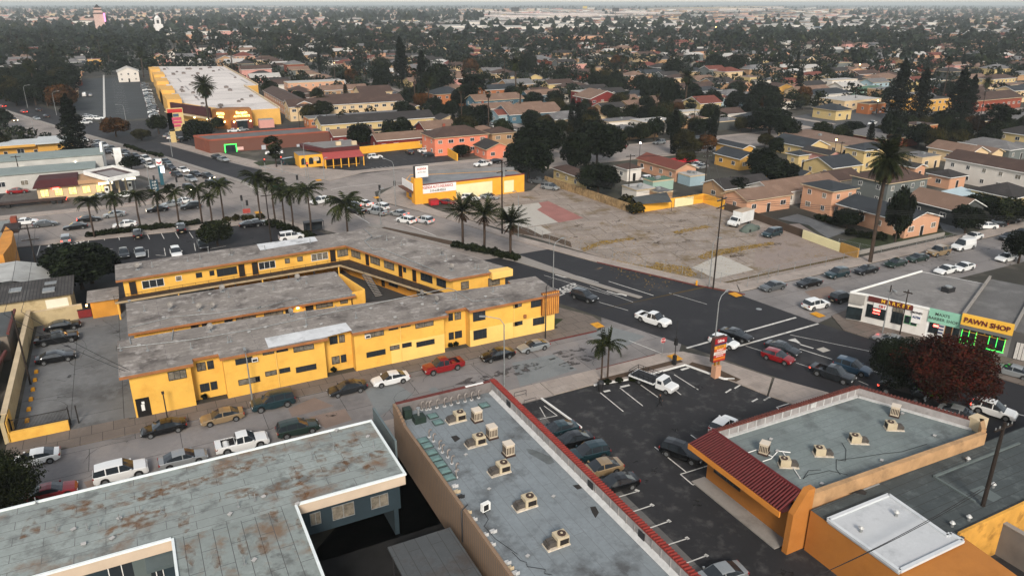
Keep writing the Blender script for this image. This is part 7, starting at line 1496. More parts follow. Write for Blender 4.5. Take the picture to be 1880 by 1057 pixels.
for k,x0,y0,x1,y1,n,h,g_,lb in (('E',650,672,1415,585,22,1.1,'low clipped hedge','clipped green shrub in the hedge below the palm row'),('E',1640,560,1860,545,5,1.2,'','low yellowish shrub by the red bus sign'),('F',1440,745,1860,835,12,1.3,'','dark shrub under the young median palms'),('F',90,585,400,690,8,1.4,'','shrub under the queen palms by the bus shelter'),('E',900,30,1150,105,10,1.2,'','shrub on the far boulevard median'),('E',1180,350,1240,320,3,1.2,'','shrub at the fuel station corner'),('H',960,690,1240,620,6,1.0,'','low shrub along the salmon bungalow wall'),('H',400,545,540,590,4,1.3,'','shrub before the salmon two storey house'),('H',640,660,860,690,4,1.5,'','shrub on the lawn by the tall date palm'),('G',830,440,900,490,4,2.5,'','dark shrub at the corner of the yellow wall'),('K',680,705,860,690,3,.7,'','low plant on the planting strip')):
 for i in range(n):
  t = i/max(1,n-1); X, Y = at(k,x0+(x1-x0)*t+R_.uniform(-8,8),y0+(y1-y0)*t,h*.4); tree('bush_olive' if 'yellow' in lb or 'dry' in lb else 'bush_green', X, Y, h*R_.uniform(.8,1.2), lb, lb+'s' if n > 1 else None, h*R_.uniform(1.4,1.9))
for k,x,y in (('I',1470,830),('J',560,640),('J',1440,430),('J',1400,440)): X,Y = onY(k,x,y,88.3)[0], 88.4; tree('bush_deep', X, Y, .7, 'small dark shrub in a recess of the yellow front', 'shrubs in the yellow wall recesses', .8, z=.13)
# ---------------- named houses ----------------
RES = [(-6,84,53,132),(-50,20,-1,130),(18,18,90,75),(94,36,128,78),(56,160,96,200),(98,60,118,175)]
_house = house
def house(x0, y0, x1, y1, *a, **kw):
 RES.append((min(x0,x1)-1,min(y0,y1)-1,max(x0,x1)+1,max(y0,y1)+1)); return _house(x0, y0, x1, y1, *a, **kw)
def h3(k, nx, ny, lx, ly, rx, ry, z, lb, **kw):
 n_ = at(k,nx,ny,z); l_ = at(k,lx,ly,z); r_ = at(k,rx,ry,z); return house(n_[0], n_[1], max(r_[0],n_[0]+4), max(l_[1],n_[1]+4), z, label=lb, **kw)
def hf(k, xa, ya, xb, yb, d, z, roof, rc, wc, lb, **kw): return hx(k, xa, ya, xb, yb, d, z, roof=roof, rc=rc, wc=wc, label=lb, **kw)
g_='gable'; AP = dict(cat='building', name='apartment_building')
hf('B',240,775,1060,728,11,5.5,g_,'brown','cream','long cream two storey apartment house with brown roof',**AP)
hy('B',232,772,85,652,9,5.5,roof=g_,rc='brown',wc='peach',label='peach row with three brown gables beside the store alley',**AP)
hf('B',480,655,800,640,9,5,g_,'tan','tan','tan brown roofed row behind the round court tree',**AP)
hf('B',505,725,945,700,9,5,g_,'brown','tan','brown roofed row directly behind the long cream house',**AP)
hf('B',232,603,630,583,11,5.8,'flat','white','peach','peach two storey block with pale flat roof',**AP)
hf('B',392,868,1190,800,9,3.6,'flat','grey','orange','low orange walled building with pale flat roof',**AP)
cr = hf('B',478,905,1268,845,10,6,g_,'dark','pale','cream apartment house with dark roof and green carports below',**AP)
cy_ = [v for v in cr.children if v.name.startswith('wall')][0]; xs_ = [v.co.x+cr.location.x for v in cy_.data.vertices]; y_ = min(v.co.y for v in cy_.data.vertices)+cr.location.y; xa_, xb_ = min(xs_)+13, max(xs_)-2
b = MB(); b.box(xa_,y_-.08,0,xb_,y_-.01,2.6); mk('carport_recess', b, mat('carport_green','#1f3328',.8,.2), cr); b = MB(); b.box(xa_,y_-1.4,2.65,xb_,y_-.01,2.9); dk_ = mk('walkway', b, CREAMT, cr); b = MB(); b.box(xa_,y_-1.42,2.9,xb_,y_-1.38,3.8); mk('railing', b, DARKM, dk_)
for i in range(9): b = MB(); x_ = xa_+(xb_-xa_)*i/8; b.box(x_-.12,y_-1.4,0,x_+.12,y_-1.2,2.65); mk('post', b, CREAMT, cr)
hf('B',560,985,848,965,8,3.3,g_,'tan','red','dark red bungalow left of its twin')
hf('B',870,1015,1225,990,8,3.3,g_,'tan','red','dark red bungalow with white windows and three small gables')
hf('B',1215,935,1440,920,10,3.6,g_,'tan','red','tan roofed house behind the salmon two storey house')
hf('B',1292,1000,1655,962,11,5.6,'hip','brown','salmon','bright salmon two storey house with brown hip roof',chim=True)
hf('F',1660,62,1830,45,9,3.0,g_,'dark','salmon','small salmon gabled house beside the big salmon one',axis='y')
hf('B',1315,690,1480,665,12,5.8,'hip','slate','orange','orange two storey house with dark hip roof')
hf('B',1670,655,1860,635,9,5.8,g_,'slate','orange','orange walled house behind the blue two storey house')
hf('B',1595,735,1900,705,10,5.6,g_,'tan','blue','blue two storey house with brown gabled roof')
hf('B',1600,800,1830,770,9,3.3,g_,'tan','cream','cream bungalow with tan gables before the blue house',chim=True)
hf('C',0,835,340,800,14,3.4,g_,'tan','blue','long blue bungalow row with wide brown roof')
hf('C',110,690,370,680,9,5.6,g_,'tan','blue','blue upper storey house with tan roof and white gable')
hf('B',1755,835,1879,818,8,3.3,g_,'red','lblue','light blue house with white gable by the parked cars')
hf('C',500,670,655,655,8,5.5,'flat','white','red','dark red flat roofed block beside the red gable')
hf('C',590,720,765,695,14,5,g_,'tan','red','dark red house with one big front gable',axis='y')
hf('C',640,742,900,715,9,3.3,g_,'tan','cream','cream bungalow with pale gables below the red gable')
hf('C',850,765,1060,745,8,3.3,g_,'tan','tan','low tan bungalow right of the red gable')
hf('C',1115,825,1365,798,6,3.4,'flat','white','white','long white container like building by the pale street',wins=False)
hf('C',945,885,1185,870,9,4,'flat','white','white','low white shop with black window bands on the cross street')
hf('C',700,885,930,862,8,3.2,'flat','grey','white','grey flat roofed house left of the white shop')
hf('C',1230,872,1390,848,8,3.2,'flat','tan','tan','tan flat roofed shed right of the white shop',wins=False)
hf('C',1390,895,1640,862,8,3,'flat','grey','dgrey','dark open carport roof by the pale street',wins=False)
hf('C',1240,642,1450,622,10,3.4,g_,'brown','cream','cream bungalow with brown roof across the pale street')
hf('C',1350,700,1500,682,9,3.6,'flat','brown','pink','pink walled shop with low roof across the pale street')
hf('C',1500,715,1655,695,8,4.2,'flat','red','lblue','light blue shop with pink red roof sign')
hf('C',1665,705,1780,688,8,3.5,'hip','grey','white','white hip roofed house right of the light blue shop')
hf('D',130,640,200,625,9,3.3,g_,'brown','yellow','small yellow gabled house left of the dark cypress',axis='y')
hf('D',290,668,480,648,10,3.3,g_,'tan','cream','cream bungalow with tan roof right of the dark cypress')
hf('D',405,690,612,665,10,3.3,'hip','slate','white','white bungalow with slate hip roof')
hf('D',615,735,830,708,14,3.8,'flat','white','cream','cream flat roofed hall among the upper right bungalows')
hf('D',785,755,870,740,6,4.2,'flat','brown','orange','small orange block with a lit lamp')
hf('D',520,585,665,570,8,5,'flat','white','white','white flat roofed two storey house')
hf('D',595,632,750,615,9,3.4,g_,'white','white','white gabled bungalow among trees')
hf('D',740,655,880,638,7,3.2,'hip','green','mint','mint house with green hip roof')
hf('D',815,600,890,588,8,5.4,g_,'grey','lblue','pale blue two storey house')
hf('D',530,520,640,505,9,3.3,'hip','dark','peach','peach house with dark hip roof'); hf('D',640,515,720,505,9,3.3,g_,'tan','peach','peach gabled house with a lit lamp',axis='y')
hf('D',1055,715,1110,705,8,5,g_,'slate','yellow','yellow house seen between the tall conifers'); hf('D',1205,725,1350,705,8,5,'flat','dark','yellow','yellow two storey block right of the conifers')
hf('D',1680,575,1800,560,9,5.2,'hip','brown','pale','pale yellow two storey house at the right edge',); hf('D',1620,640,1879,600,9,3.2,'flat','tan','cream','long cream flat roofed building at the right edge')
hf('D',1580,735,1820,695,12,4.6,g_,'brown','brick','brick hall with wide brown roof at the right edge',cat='building',name='hall_building'); hf('D',1150,915,1240,895,8,4,'flat','brown','orange','orange house at the foot of the conifers')
hf('D',1565,885,1650,870,7,4.4,'flat','grey','white','white boxy house with one window at the right edge')
n_ = at('D',520,868); l_ = at('D',262,850); r_ = at('D',615,855)
house(n_[0],n_[1],r_[0],l_[1],3.8,roof='hip',rc='slate',wc='pale',label='pale corner store with slate roof at the upper right junction',cat='store',name='corner_store')
h3('H',640,40,-250+0,-25,900,20,3.8,'cream flat roofed building below the upper right junction',roof='flat',rc='tan',wc='cream',**AP)
h3('H',735,68,570,45,930,48,5.8,'pale yellow two storey house behind the tall date palm',roof='hip',rc='slate',wc='pale')
yy = at('H',1960,250,5.6)[1]; aa_ = at('H',1320,122,5.6); house(aa_[0],yy-6,aa_[0]+9,aa_[1],5.6,roof='gable',rc='brown',wc='white',axis='y',label='long white two storey apartment house with brown roof',**AP)
h3('H',505,362,258,312,700,342,5.7,'peach two storey house with slate hip roof beside the date palm',roof='hip',rc='slate',wc='peach',rise=1.3)
h3('H',1035,585,545,452,1255,535,3.3,'long peach bungalow wing with slate roof beside the date palm',roof='gable',rc='slate',wc='peach',axis='y',rise=1.6)
h3('G',1690,430,1475,385,2010,385,3.2,'peach bungalow with brown roof behind the box truck',roof='gable',rc='tan',wc='peach')
hf('H',120,388,520,300,9,3.2,g_,'tan','white','white walled row with long tan roof behind the peach house')
hf('H',500,292,715,262,8,3.2,g_,'brown','white','brown roofed row left of the date palm crown')
hf('H',905,305,1190,262,10,5.6,'hip','brown','grey','grey two storey house with brown hip roof')
h3('H',1400,505,1060,412,1590,470,3.2,'grey bungalow row with wide brown roof and white doors',roof='gable',rc='tan',wc='dgrey',axis='y',rise=2.2)
h3('H',1800,410,1520,342,1985,375,3.2,'yellow bungalow with dark roof at the right edge',roof='hip',rc='dark',wc='pale')
h3('H',1350,262,1205,228,1450,242,3.0,'peach garage with slate roof below the long white house',roof='hip',rc='dark',wc='peach')
hf('H',1100,192,1172,182,9,3.0,g_,'dark','peach','tiny peach gabled house behind the grey two storey house',axis='y')
h3('H',1150,122,975,92,1250,98,3.2,'grey flat roofed building right of the date palm crown',roof='flat',rc='grey',wc='cream')
h3('H',480,102,280,62,545,88,3.0,'pink garage row with dark roof',roof='gable',rc='dark',wc='pink',axis='y')
h3('H',262,102,165,86,285,98,3.4,'yellow house left of the pink garage row',roof='hip',rc='slate',wc='pale')
hf('H',278,255,375,240,12,2.6,g_,'slate','yellow','low yellow gabled shed on the lawn',axis='y')
hf('H',505,195,705,168,10,3,g_,'slate','pale','pale yellow gabled house with dark roof below the yellow one')
h3('G',830,203,720,205-25,945,196,3.2,'white bungalow with dark brown roof among yards',roof='hip',rc='brown',wc='white')
h3('G',490,262,300,192,600,245,3.0,'tan bungalow with brown roof behind the fenced wall',roof='hip',rc='brown',wc='pale')
h3('G',1180,208,925,125,1312,188,3.1,'bungalow with bright red shingle roof',roof='gable',rc='red',wc='peach',axis='y')
h3('G',1530,348,1385,300,1850,300,3.2,'dark roofed bungalow with white gable rafters',roof='gable',rc='dark',wc='tan')
h3('G',1640,130,1470,85,1760,108,3.2,'yellow bungalow with slate roof and steep gable',roof='gable',rc='slate',wc='yellow')
hf('G',1660,52,1735,45,12,3.4,g_,'slate','yellow','yellow gabled house behind the slate roofed one',axis='y')
hf('G',1010,292,1165,275,4,2.5,'flat','green','mint','green grey tin shed roof among the yards',wins=False,cat='shed',name='shed'); hf('G',1280,255,1395,242,5,2.5,'flat','white','lblue','pale tin carport beside the red shingle roof',wins=False,cat='shed',name='shed')
hf('G',880,352,1050,345,6,2.7,'flat','white','white','white flat shed roof behind the yellow wall',wins=False,cat='shed',name='shed'); hf('G',1050,372,1160,362,5,2.5,'flat','grey','tan','grey tin shed roof behind the yellow wall',wins=False,cat='shed',name='shed')
cs_ = thing('lean_to', 'dark corrugated lean-to roof leaning over the yellow vacant lot wall', 'shed', (*at('G',1000,420,2.6),0))
q=[at3('G',905,450,2.2),at3('G',1150,432,2.2),at3('G',1110,362,3.2),at3('G',865,400,3.2)]; b=MB(); b.add(q+[(a,c_,z-.08) for a,c_,z in q],[(0,1,2,3),(7,6,5,4),(0,4,5,1),(1,5,6,2),(2,6,7,3),(3,7,4,0)]); mk('roof',b,mat('corrugated_dark','#454b4b',.7,.3,.6,seam=(20,.35,(.04,.04,.04),rad(90),.08)),cs_); b=MB(); [b.cyl(p[0],p[1],0,p[2],.06,5) for p in q]; mk('post',b,DARKM,cs_)
tn = thing('party_tent', 'bright red canopy tent over parked cars among the yards', 'tent', (*at('G',1240,125,2.6),0))
X,Y = at('G',1240,128,2.4); b=MB(); b.add([(X-3,Y-3,2.3),(X+3,Y-3,2.3),(X+3,Y+3,2.3),(X-3,Y+3,2.3),(X,Y,3.4)],[(0,1,4),(1,2,4),(2,3,4),(3,0,4)]); mk('canopy',b,mat('red_canvas','#b3182a',.8,.1),tn)
for a,c_ in ((-2.9,-2.9),(2.9,-2.9),(2.9,2.9),(-2.9,2.9)): b=MB(); b.cyl(X+a,Y+c_,0,2.3,.04,5); mk('pole',b,STEEL,tn)
wt_ = thing('canopy_shade', 'pale blue white shade canopy behind the grey bungalow row', 'canopy', (*at('H',1430,355,3),0)); b=MB(); q=[at3('H',1280,357,2.6),at3('H',1400,393,2.6),at3('H',1575,382,2.6),at3('H',1430,322,2.9)]; b.add(q,[(0,1,2,3)]); b.add([(a,c_,z-.06) for a,c_,z in q],[(3,2,1,0)]); mk('canopy',b,mat('pale_canvas','#a9b9bd',.8,.08),wt_); b=MB(); [b.cyl(p[0],p[1],0,p[2]-.06,.05,5) for p in q]; mk('post',b,STEEL,wt_)
# red roof sign on the blue shop
# school, tower, church, far named blocks
sc_ = hf('C',312,275,612,258,36,9,'flat','tan','red','long dark red school block with pale upper band far away',wins=False,cat='school',name='school_building')
a=at('C',312,275,9); b_=at('C',612,258,9); yy=(a[1]+b_[1])/2; b=MB(); b.box(a[0],yy-.4,5.5,b_[0],yy,9.2); mk('upper_band',b,wmat('peach'),sc_); b=MB()
for i in range(16): xx=a[0]+(b_[0]-a[0])*(i+.5)/16; b.box(xx-1.2,yy-.5,3.4,xx+1.2,yy-.41,5.3)
mk('window_row',b,GLASS,sc_)
X,Y = at('A',730,232); tw = thing('tower', 'tall pink stepped tower with dark cap on the far left skyline', 'tower', (X,Y,0)); s=7.2
PKT = mat('tower_pink','#b59a90',.8,.08)
b=MB(); b.box(X-s-3,Y-s-3,0,X+s+3,Y+s+3,7); mk('base',b,PKT,tw); b=MB(); b.box(X-s,Y-s,7,X+s,Y+s,31); mk('shaft',b,PKT,tw); b=MB(); b.box(X-s-1.5,Y-s-1.5,28.5,X+s+1.5,Y+s+1.5,29.6); b.box(X-s-.5,Y-s-.5,34.5,X+s+.5,Y+s+.5,35.4); mk('dark_ledge',b,DARKM,tw); b=MB(); b.box(X-s*.8,Y-s*.8,31,X+s*.8,Y+s*.8,37); mk('upper_stage',b,PKT,tw); b=MB(); b.tube([(X,Y,37),(X,Y,39.5),(X,Y,42)],4.5,10,0,1); mk('cap',b,DARKM,tw)
b=MB(); b.box(X+s+.1,Y-s-2,16,X+s+2,Y-s+3,29); mk('pink_light',b,mat('pink_light',(1,.2,.55),.5,0,emit=1),tw)
X,Y = at('A',1150,262); ch = thing('church', 'white mission church with arched bell tower far left', 'church', (X,Y,0)); WWT = mat('church_white','#c9c6c2',.8,.08)
b=MB(); b.box(X-6,Y-5,0,X+6,Y+6,16); mk('bell_tower',b,WWT,ch); b=MB(); b.box(X-4,Y-3,16,X+4,Y+4,24); mk('belfry',b,WWT,ch); b=MB(); b.box(X-1.6,Y-3.2,17,X+1.6,Y-3.01,22); mk('arch_opening',b,BLACK,ch); b=MB(); b.tube([(X,Y,24),(X,Y,28)],4.2,10,0,1.2); mk('dome',b,WWT,ch); b=MB(); b.box(X+8,Y-2,0,X+30,Y+18,11); mk('nave',b,WWT,ch)
for i,(x0,x1,yy,wc) in enumerate(((1200,1385,262,'white'),(1300,1400,270,'peach'),(1390,1580,250,'white'),(1600,1760,245,'pink'))):
 hf('A',x0,yy-18,x1,yy-20,25,8,'flat','white',wc,['white low hall beside the mission church','peach front hall beside the mission church','long white hall with dark windows right of the church','pinkish low hall far right of the church'][i],cat='building',name='hall_building')
hf('u',1440,350,1700,345,12,6,g_,'white','white','white two storey house with green grey roof behind the store lot')
hf('u',1070,205,1240,195,10,6,'flat','red','yellow','bright yellow house among dark trees far left',); hf('u',100,390,190,385,14,8,'flat','white','pale','pale yellow block at the far left edge',cat='building',name='apartment_building'); hf('u',330,345,440,330,12,8,'flat','white','pale','cream block behind the palm at the far left',cat='building',name='apartment_building'); hf('u',150,500,285,480,14,6,'flat','white','tan','tan block behind the far boulevard verge',cat='building',name='apartment_building'); hf('u',680,480,800,470,14,4,'flat','white','white','low white roof among the dark trees at left',cat='building',name='low_building')
for x,y,x1,wc,rc,lb in ((335,45,480,'white','tan','white house with arched window behind the store roof'),(610,30,730,'pink','tan','pink house behind the store roof'),(1150,95,1390,'peach','red','large peach house with red hip roof behind the store'),(1050,50,1165,'white','grey','white gabled house behind the store'),(140,100,300,'tan','red','red roofed house left behind the store'),(215,150,370,'pink','red','pink walled house just behind the store'),(630,185,850,'white','white','white flat house touching the store roof end'),(930,130,1120,'tan','brown','brown roofed house right behind the store'),(430,120,680,'white','grey','pale house row behind the store')):
 hf('v',x,y,x1,y-6,14,5,'hip' if 'hip' in lb else g_,rc,wc,lb)
# white plaster trim on the cream carport house
p0 = at('B',850,945,2.8)
# ---------------- streets of houses filled lot by lot ----------------
def clear(x0,y0,x1,y1): return all(x1 < a or x0 > c_ or y1 < b_ or y0 > d_ for a,b_,c_,d_ in RES)
def blvd_x(y): return 30-.36*(y-200)       # median of the far boulevard
STR = [(-95,-84.5),(124.5,135),(237,247.5),(356,366.5),(475,485.5),(600,610.5),(730,740.5)]
def on_road(x, y, m=3): return any(a-m < x < b_+m for a,b_ in STR) and y > 205 or any(yy-m < y < yy+9+m for yy in (470,700,930,1200)) or (186 < y < 211) or (70 < y < 92 and x > -60) or abs(x-blvd_x(y)) < 24+m and y > 190
NOGO = [(-35,190,66,300),(-22,300,66,560),(40,205,100,238),(60,1130,330,1216),(-60,130,60,200),(225,185,325,240),(90,36,130,92)]
def nogo(x, y): return any(a < x < c_ and b_ < y < d_ for a,b_,c_,d_ in NOGO)
def seen(x, y, z=3):
 X, Y = proj(x,y,z); return -40 < X < 1920 and 8 < Y < 1000
rf_ = random.Random(11)
lots = []
cols = [(138,170),(172,200),(203,234),(250.5,283),(285,318),(322,353),(369,400),(402,436),(440,472),(488,520),(524,560),(563,597),(613,650),(655,690),(695,727),(745,780),(785,820),(825,860),(865,900),(905,940),(68,94),(96,121),(-40,-12),(-80,-45),(-130,-98),(-170,-135),(-210,-175),(-250,-215),(-290,-255)]
for a, c_ in cols:
 y = 214
 while y < 1500:
  step = rf_.uniform(14.5,18.5); lots.append((a,y,c_,y+step)); y += step
for a in range(132,560,17):
 for y0_ in (94,128,158): lots.append((a,y0_,a+15,y0_+28))
for a in range(118,420,17):
 for y0_ in (22,48): lots.append((a+14,y0_-4,a+29,y0_+18))
cand = []
for a,y0_,c_,y1_ in lots:
 xm, ym_ = (a+c_)/2, (y0_+y1_)/2
 if not seen(xm,ym_) or on_road(xm,ym_,6) or nogo(xm,ym_): continue
 w_ = rf_.uniform(8,11) if y1_-y0_ < 22 else rf_.uniform(8,10.5); d_ = rf_.uniform(11,16)
 if c_-a > 20: bx = (xm-d_/2+rf_.uniform(-4,4), ym_-w_/2, xm+d_/2, ym_+w_/2)
 else: bx = (xm-w_/2, ym_-d_/2, xm+w_/2, ym_+d_/2)
 if not clear(*bx):
  bx = (xm-4,ym_-3.5,xm+4,ym_+3.5)
  if not clear(*bx): continue
 cand.append((math.hypot(xm,ym_),bx))
cand.sort()
NH = 300-len([o for o in C.objects if o.parent is None and o.get('category') == 'house'])
WCS = ['cream','white','peach','pale','tan','tan','grey','white','cream','dgrey','brick','pink','cream','white']; RCS = ['brown','dark','tan','grey','slate','brown','dark','white','tan','grey','red']
far_h = []
LW = dict(lblue='light blue',dgrey='dark grey');
for i,(dd,bx) in enumerate(cand):
 wc, rc = rf_.choice(WCS), rf_.choice(RCS)
 kd = 'flat' if rf_.random() < .16 else ('hip' if rf_.random() < .45 else 'gable')
 h = rf_.choice([3.2,3.2,3.4]) if i % 9 else 5.6
 if i < NH:
  RES.append(bx)
  t = _house(*bx, h, roof=kd, rc=rc, wc=wc, wins=dd < 420, label='AUTO|%s %s house with %s %s roof' % ({3.2:'small',3.4:'low'}.get(h,'two storey'), LW.get(wc,wc), rc, kd), group='houses of the city behind', axis=None)
  if dd < 330 and rf_.random() < .6:
   gx = bx[2]+2; gb = (gx,bx[1],gx+5.5,bx[1]+6)
   if clear(*gb) and not on_road(gx+3,bx[1]+3,1): RES.append(gb); _house(*gb, 2.6, roof='gable', rc=rc, wc=wc, wins=False, label='AUTO|small %s garage with %s roof' % (LW.get(wc,wc), rc), cat='garage', name='garage', group='backyard garages')
 else: far_h.append((bx,h,wc,rc,kd))
# ---------------- poles, wires, lamps, signs, fences ----------------
def upole(k, tx, ty, bx_, by_, lb, arms=(0.6,), arm_w=2.4, ang=0, r=.14, cat='utility pole', h=None, tr=False):
 X, Y = at(k, bx_, by_); rd = ray(k, tx, ty); D = math.hypot(X, Y); H = h or CAMH+rd[2]*D/math.hypot(rd[0],rd[1])
 t = thing('utility_pole', lb, cat, (X,Y,0)); b = MB(); b.tube([(X,Y,0),(X,Y,H)], r, 8, 0, r*.65); mk('pole', b, TIMBER, t)
 c_, s_ = math.cos(ang), math.sin(ang)
 for dz in arms:
  b = MB(); b.bar((X-c_*arm_w/2,Y-s_*arm_w/2),(X+c_*arm_w/2,Y+s_*arm_w/2),.14,H-dz-.1,H-dz+.06); am = mk('crossarm', b, TIMBER, t)
  b = MB()
  for q in (-1,-.5,.5,1): b.cyl(X+c_*arm_w*.46*q,Y+s_*arm_w*.46*q,H-dz+.06,H-dz+.26,.05,6)
  mk('insulators', b, STEEL, am)
 if tr: b = MB(); b.cyl(X+.35,Y-.2,H-3.2,H-2.1,.26,9); mk('transformer', b, STEEL, t)
 return (X,Y,H,ang,arm_w)
def wire(p, q, n=3, lb='thin black overhead wires strung between two utility poles', dz=.35, sag=.9, r=.032):
 b = MB()
 for i in range(n):
  u = (i/(max(1,n-1))-.5)*.9 if n > 1 else 0
  a = Vector((p[0]+math.cos(p[3])*p[4]*u,p[1]+math.sin(p[3])*p[4]*u,p[2]-dz)); c_ = Vector((q[0]+math.cos(q[3])*q[4]*u,q[1]+math.sin(q[3])*q[4]*u,q[2]-dz))
  b.tube([tuple(a.lerp(c_,j/10)+Vector((0,0,-sag*4*(j/10)*(1-j/10)))) for j in range(11)], r, 3, cap=False)
 o = mk('overhead_wires', b, BLACK); tag(o, lb, 'wires', None, None); return o
P1_ = upole('G',1530,400,1445,1057,'tall utility pole at the corner of the vacant lot',(.4,1.6),3,rad(20)); P2_ = upole('p',921,295,922,430,'utility pole between the boulevard and the white slab',(.4,2.2),3,rad(20),.2,tr=True)
P3_ = upole('G',1385,20,1378,385,'pale utility pole behind the yellow vacant lot wall',(.5,2,3),2.6,0,.14); P4_ = upole('G',850,90,835,410,'utility pole standing in the fenced yards',(.5,),2.6,0,.13)
P5_ = upole('p',1833,785,1785,1000,'thick dark utility pole at the right edge by the annex',(.5,),2.4,0,.22,h=12.5); P6_ = upole('E',185,600,285,990,'utility pole beside the white gabled workshop',(.6,2.6),2.6,0,.14)
P7_ = upole('I',65,200,220,725,'bare pole leaning over the driveway wall',(),2,0,.13); P8_ = upole('s',175,575,270,920,'dark pole before the white motel block',(.3,),2.2,0,.15)
P9_ = upole('F',55,380,110,720,'pole among the queen palms by the bus shelter',(.5,),2,0,.16,h=10); P10_ = upole('L',1040,45,985,370,'thin brown pole before the corner market',(.4,),1.2,rad(109),.1); P11_ = upole('L',935,15,880,255,'dark pole with yellow streamers at the corner market',(),1,0,.12)
P12_ = upole('B',505,795,515,945,'utility pole behind the brick store',(.3,),2,0,.13); P13_ = upole('B',600,830,608,1010,'utility pole left of the dark red bungalows',(.3,),2,0,.13); P14_ = upole('B',310,765,315,925,'utility pole in the store alley',(.3,),2,0,.13)
P15_ = upole('C',1303,700,1303,935,'utility pole beside the pale street',(.3,),2,0,.15); P16_ = upole('D',640,620,655,770,'utility pole among the upper right bungalows',(.3,),2,0,.13); P17_ = upole('D',1590,650,1525,1030,'pale pole below the brick hall',(.3,),2,0,.14); P18_ = upole('D',1879,790,1830,1057,'utility pole at the right edge of the upper yards',(.3,),2,0,.14)
P19_ = upole('H',555,0,540,215,'utility pole left of the pale yellow two storey house',(.3,),2,0,.14); P20_ = upole('D',1395,845,1370,1000,'pole with crossbar before the fourth conifer',(.3,),2,0,.14); P21_ = upole('D',560,905,555,1050,'pole standing at the junction triangle',(.3,),1.4,0,.12)
off_ = (150,52,13,rad(20),3); west_ = (-60,150,9,0,2.6); low_ = (40,5,11,0,2.4); low2 = (30,-2,16,0,3)
for a, b_, n_, lb in ((P2_,P1_,4,'long black overhead wires crossing above the vacant lot'),(P1_,off_,3,'black overhead wires running above the corner market'),(P1_,P3_,2,'thin wires from the lot corner pole to the yards'),(P3_,P4_,2,'thin wires between the two yard poles'),(P6_,west_,3,'wires leaving the workshop pole to the left'),(P7_,P6_,2,'wires from the leaning driveway pole'),((P5_[0],P5_[1],6.6,0,2.4),(*at('p',1330,1125,6.4),6.8,0,2.4),2,'black wires sweeping over the white annex roof'),(P12_,P13_,2,'thin wires behind the brick store'),(P10_,P11_,1,'single wire before the corner market'),(P15_,P16_,1,'thin wire crossing the pale street')): wire(a,b_,n_,lb)
wire(P7_,(-3,86.5,6,0,.4),2,'service wires from the leaning pole to the stepped apartment roof',.3,.4)
def slamp(k, tx, ty, bx_, by_, lb, ang, arm=2.2, lit=False, h=None, m=None, sc=1):
 X, Y = at(k, bx_, by_); rd = ray(k, tx, ty); D = math.hypot(X, Y); H = h or CAMH+rd[2]*D/math.hypot(rd[0],rd[1])
 t = thing('street_lamp', lb, 'street lamp', (X,Y,0)); m = m or STEEL
 b = MB(); b.tube([(X,Y,0),(X,Y,H-1)], .11, 7, 0, .07); mk('pole', b, m, t)
 c_, s_ = math.cos(ang), math.sin(ang); b = MB(); b.tube([(X,Y,H-1.05),(X+c_*.5,Y+s_*.5,H-.3),(X+c_*arm,Y+s_*arm,H)], .05, 6); ar = mk('arm', b, m, t)
 b = MB(); b.bar((X+c_*arm,Y+s_*arm),(X+c_*(arm+.8),Y+s_*(arm+.8)),.26,H-.08,H+.06); mk('lamp_head', b, MC['lit_warm_lamp'] if lit else m, ar)
 return t
slamp('J',1705,240,1785,740,'grey street lamp beside the tile edged front parapet',rad(150)); slamp('I',1765,490,1815,850,'street lamp standing before the yellow front and teal SUV',rad(90),.4); slamp('G',360,715,295,1050,'silver street lamp on the boulevard beside the pale slab',rad(20),1.8); slamp('K',1520,85,1440,585,'grey street lamp behind the red pole sign',rad(20),1.6)
slamp('F',960,60,1005,470,'tall signal pole at the insurance corner',rad(110),3,h=11); slamp('E',1300,50,1240,110,'curved street lamp on the boulevard median',rad(20),2.4,h=8.5); slamp('A',855,765,915,920,'double street lamp on the far boulevard verge',rad(200),2,h=9); slamp('A',375,660,408,830,'thin street lamp left of the far boulevard trees',rad(0),2,h=10); slamp('A',165,630,200,775,'thin street lamp at the left of the far boulevard',rad(0),2,h=10)
slamp('G',25,360,45,695,'white street lamp behind the white slab',rad(200),.8,h=10); slamp('K',235,60,240,400,'dark post against the striped corner panel',rad(0),.2,h=9,m=DARKM); slamp('L',905,150,860,360,'pale lamp post before the corner market',rad(250),.6,h=7); slamp('F',330,0,362,265,'signal pole left of the red awning restaurant',rad(-60),2,h=10); slamp('G',1430,640,1415,1050,'white lamp post on the vacant lot corner',rad(-60),.5,h=9)
slamp('s',1820,740,1100+760,1050,'lamp post by the fuel station drive',rad(-60),.5,h=8); slamp('s',395,110,440,380,'lamp post on the yellow motel yard',rad(180),1.2,h=8); slamp('F',480,130,492,275,'slim lamp before the red awning restaurant',rad(0),.5,h=6); slamp('F',885,310,898,600,'thin sign pole by the waiting cars',rad(0),.3,h=8)
def lightdot(k, x, y, z, lb, sz=.35, m=None):
 X, Y = at(k,x,y,z); d_ = math.hypot(X,Y); s = sz*max(1,d_/380); t = thing('lit_lamp', lb, 'lamp', (X,Y,0)); b = MB(); b.cyl(X,Y,0,z,.08,5); mk('post', b, DARKM, t); b = MB(); b.tube([(X,Y,z),(X,Y,z+s)], s*.6, 8); mk('bulb', b, m or MC['lit_warm_lamp'], t)
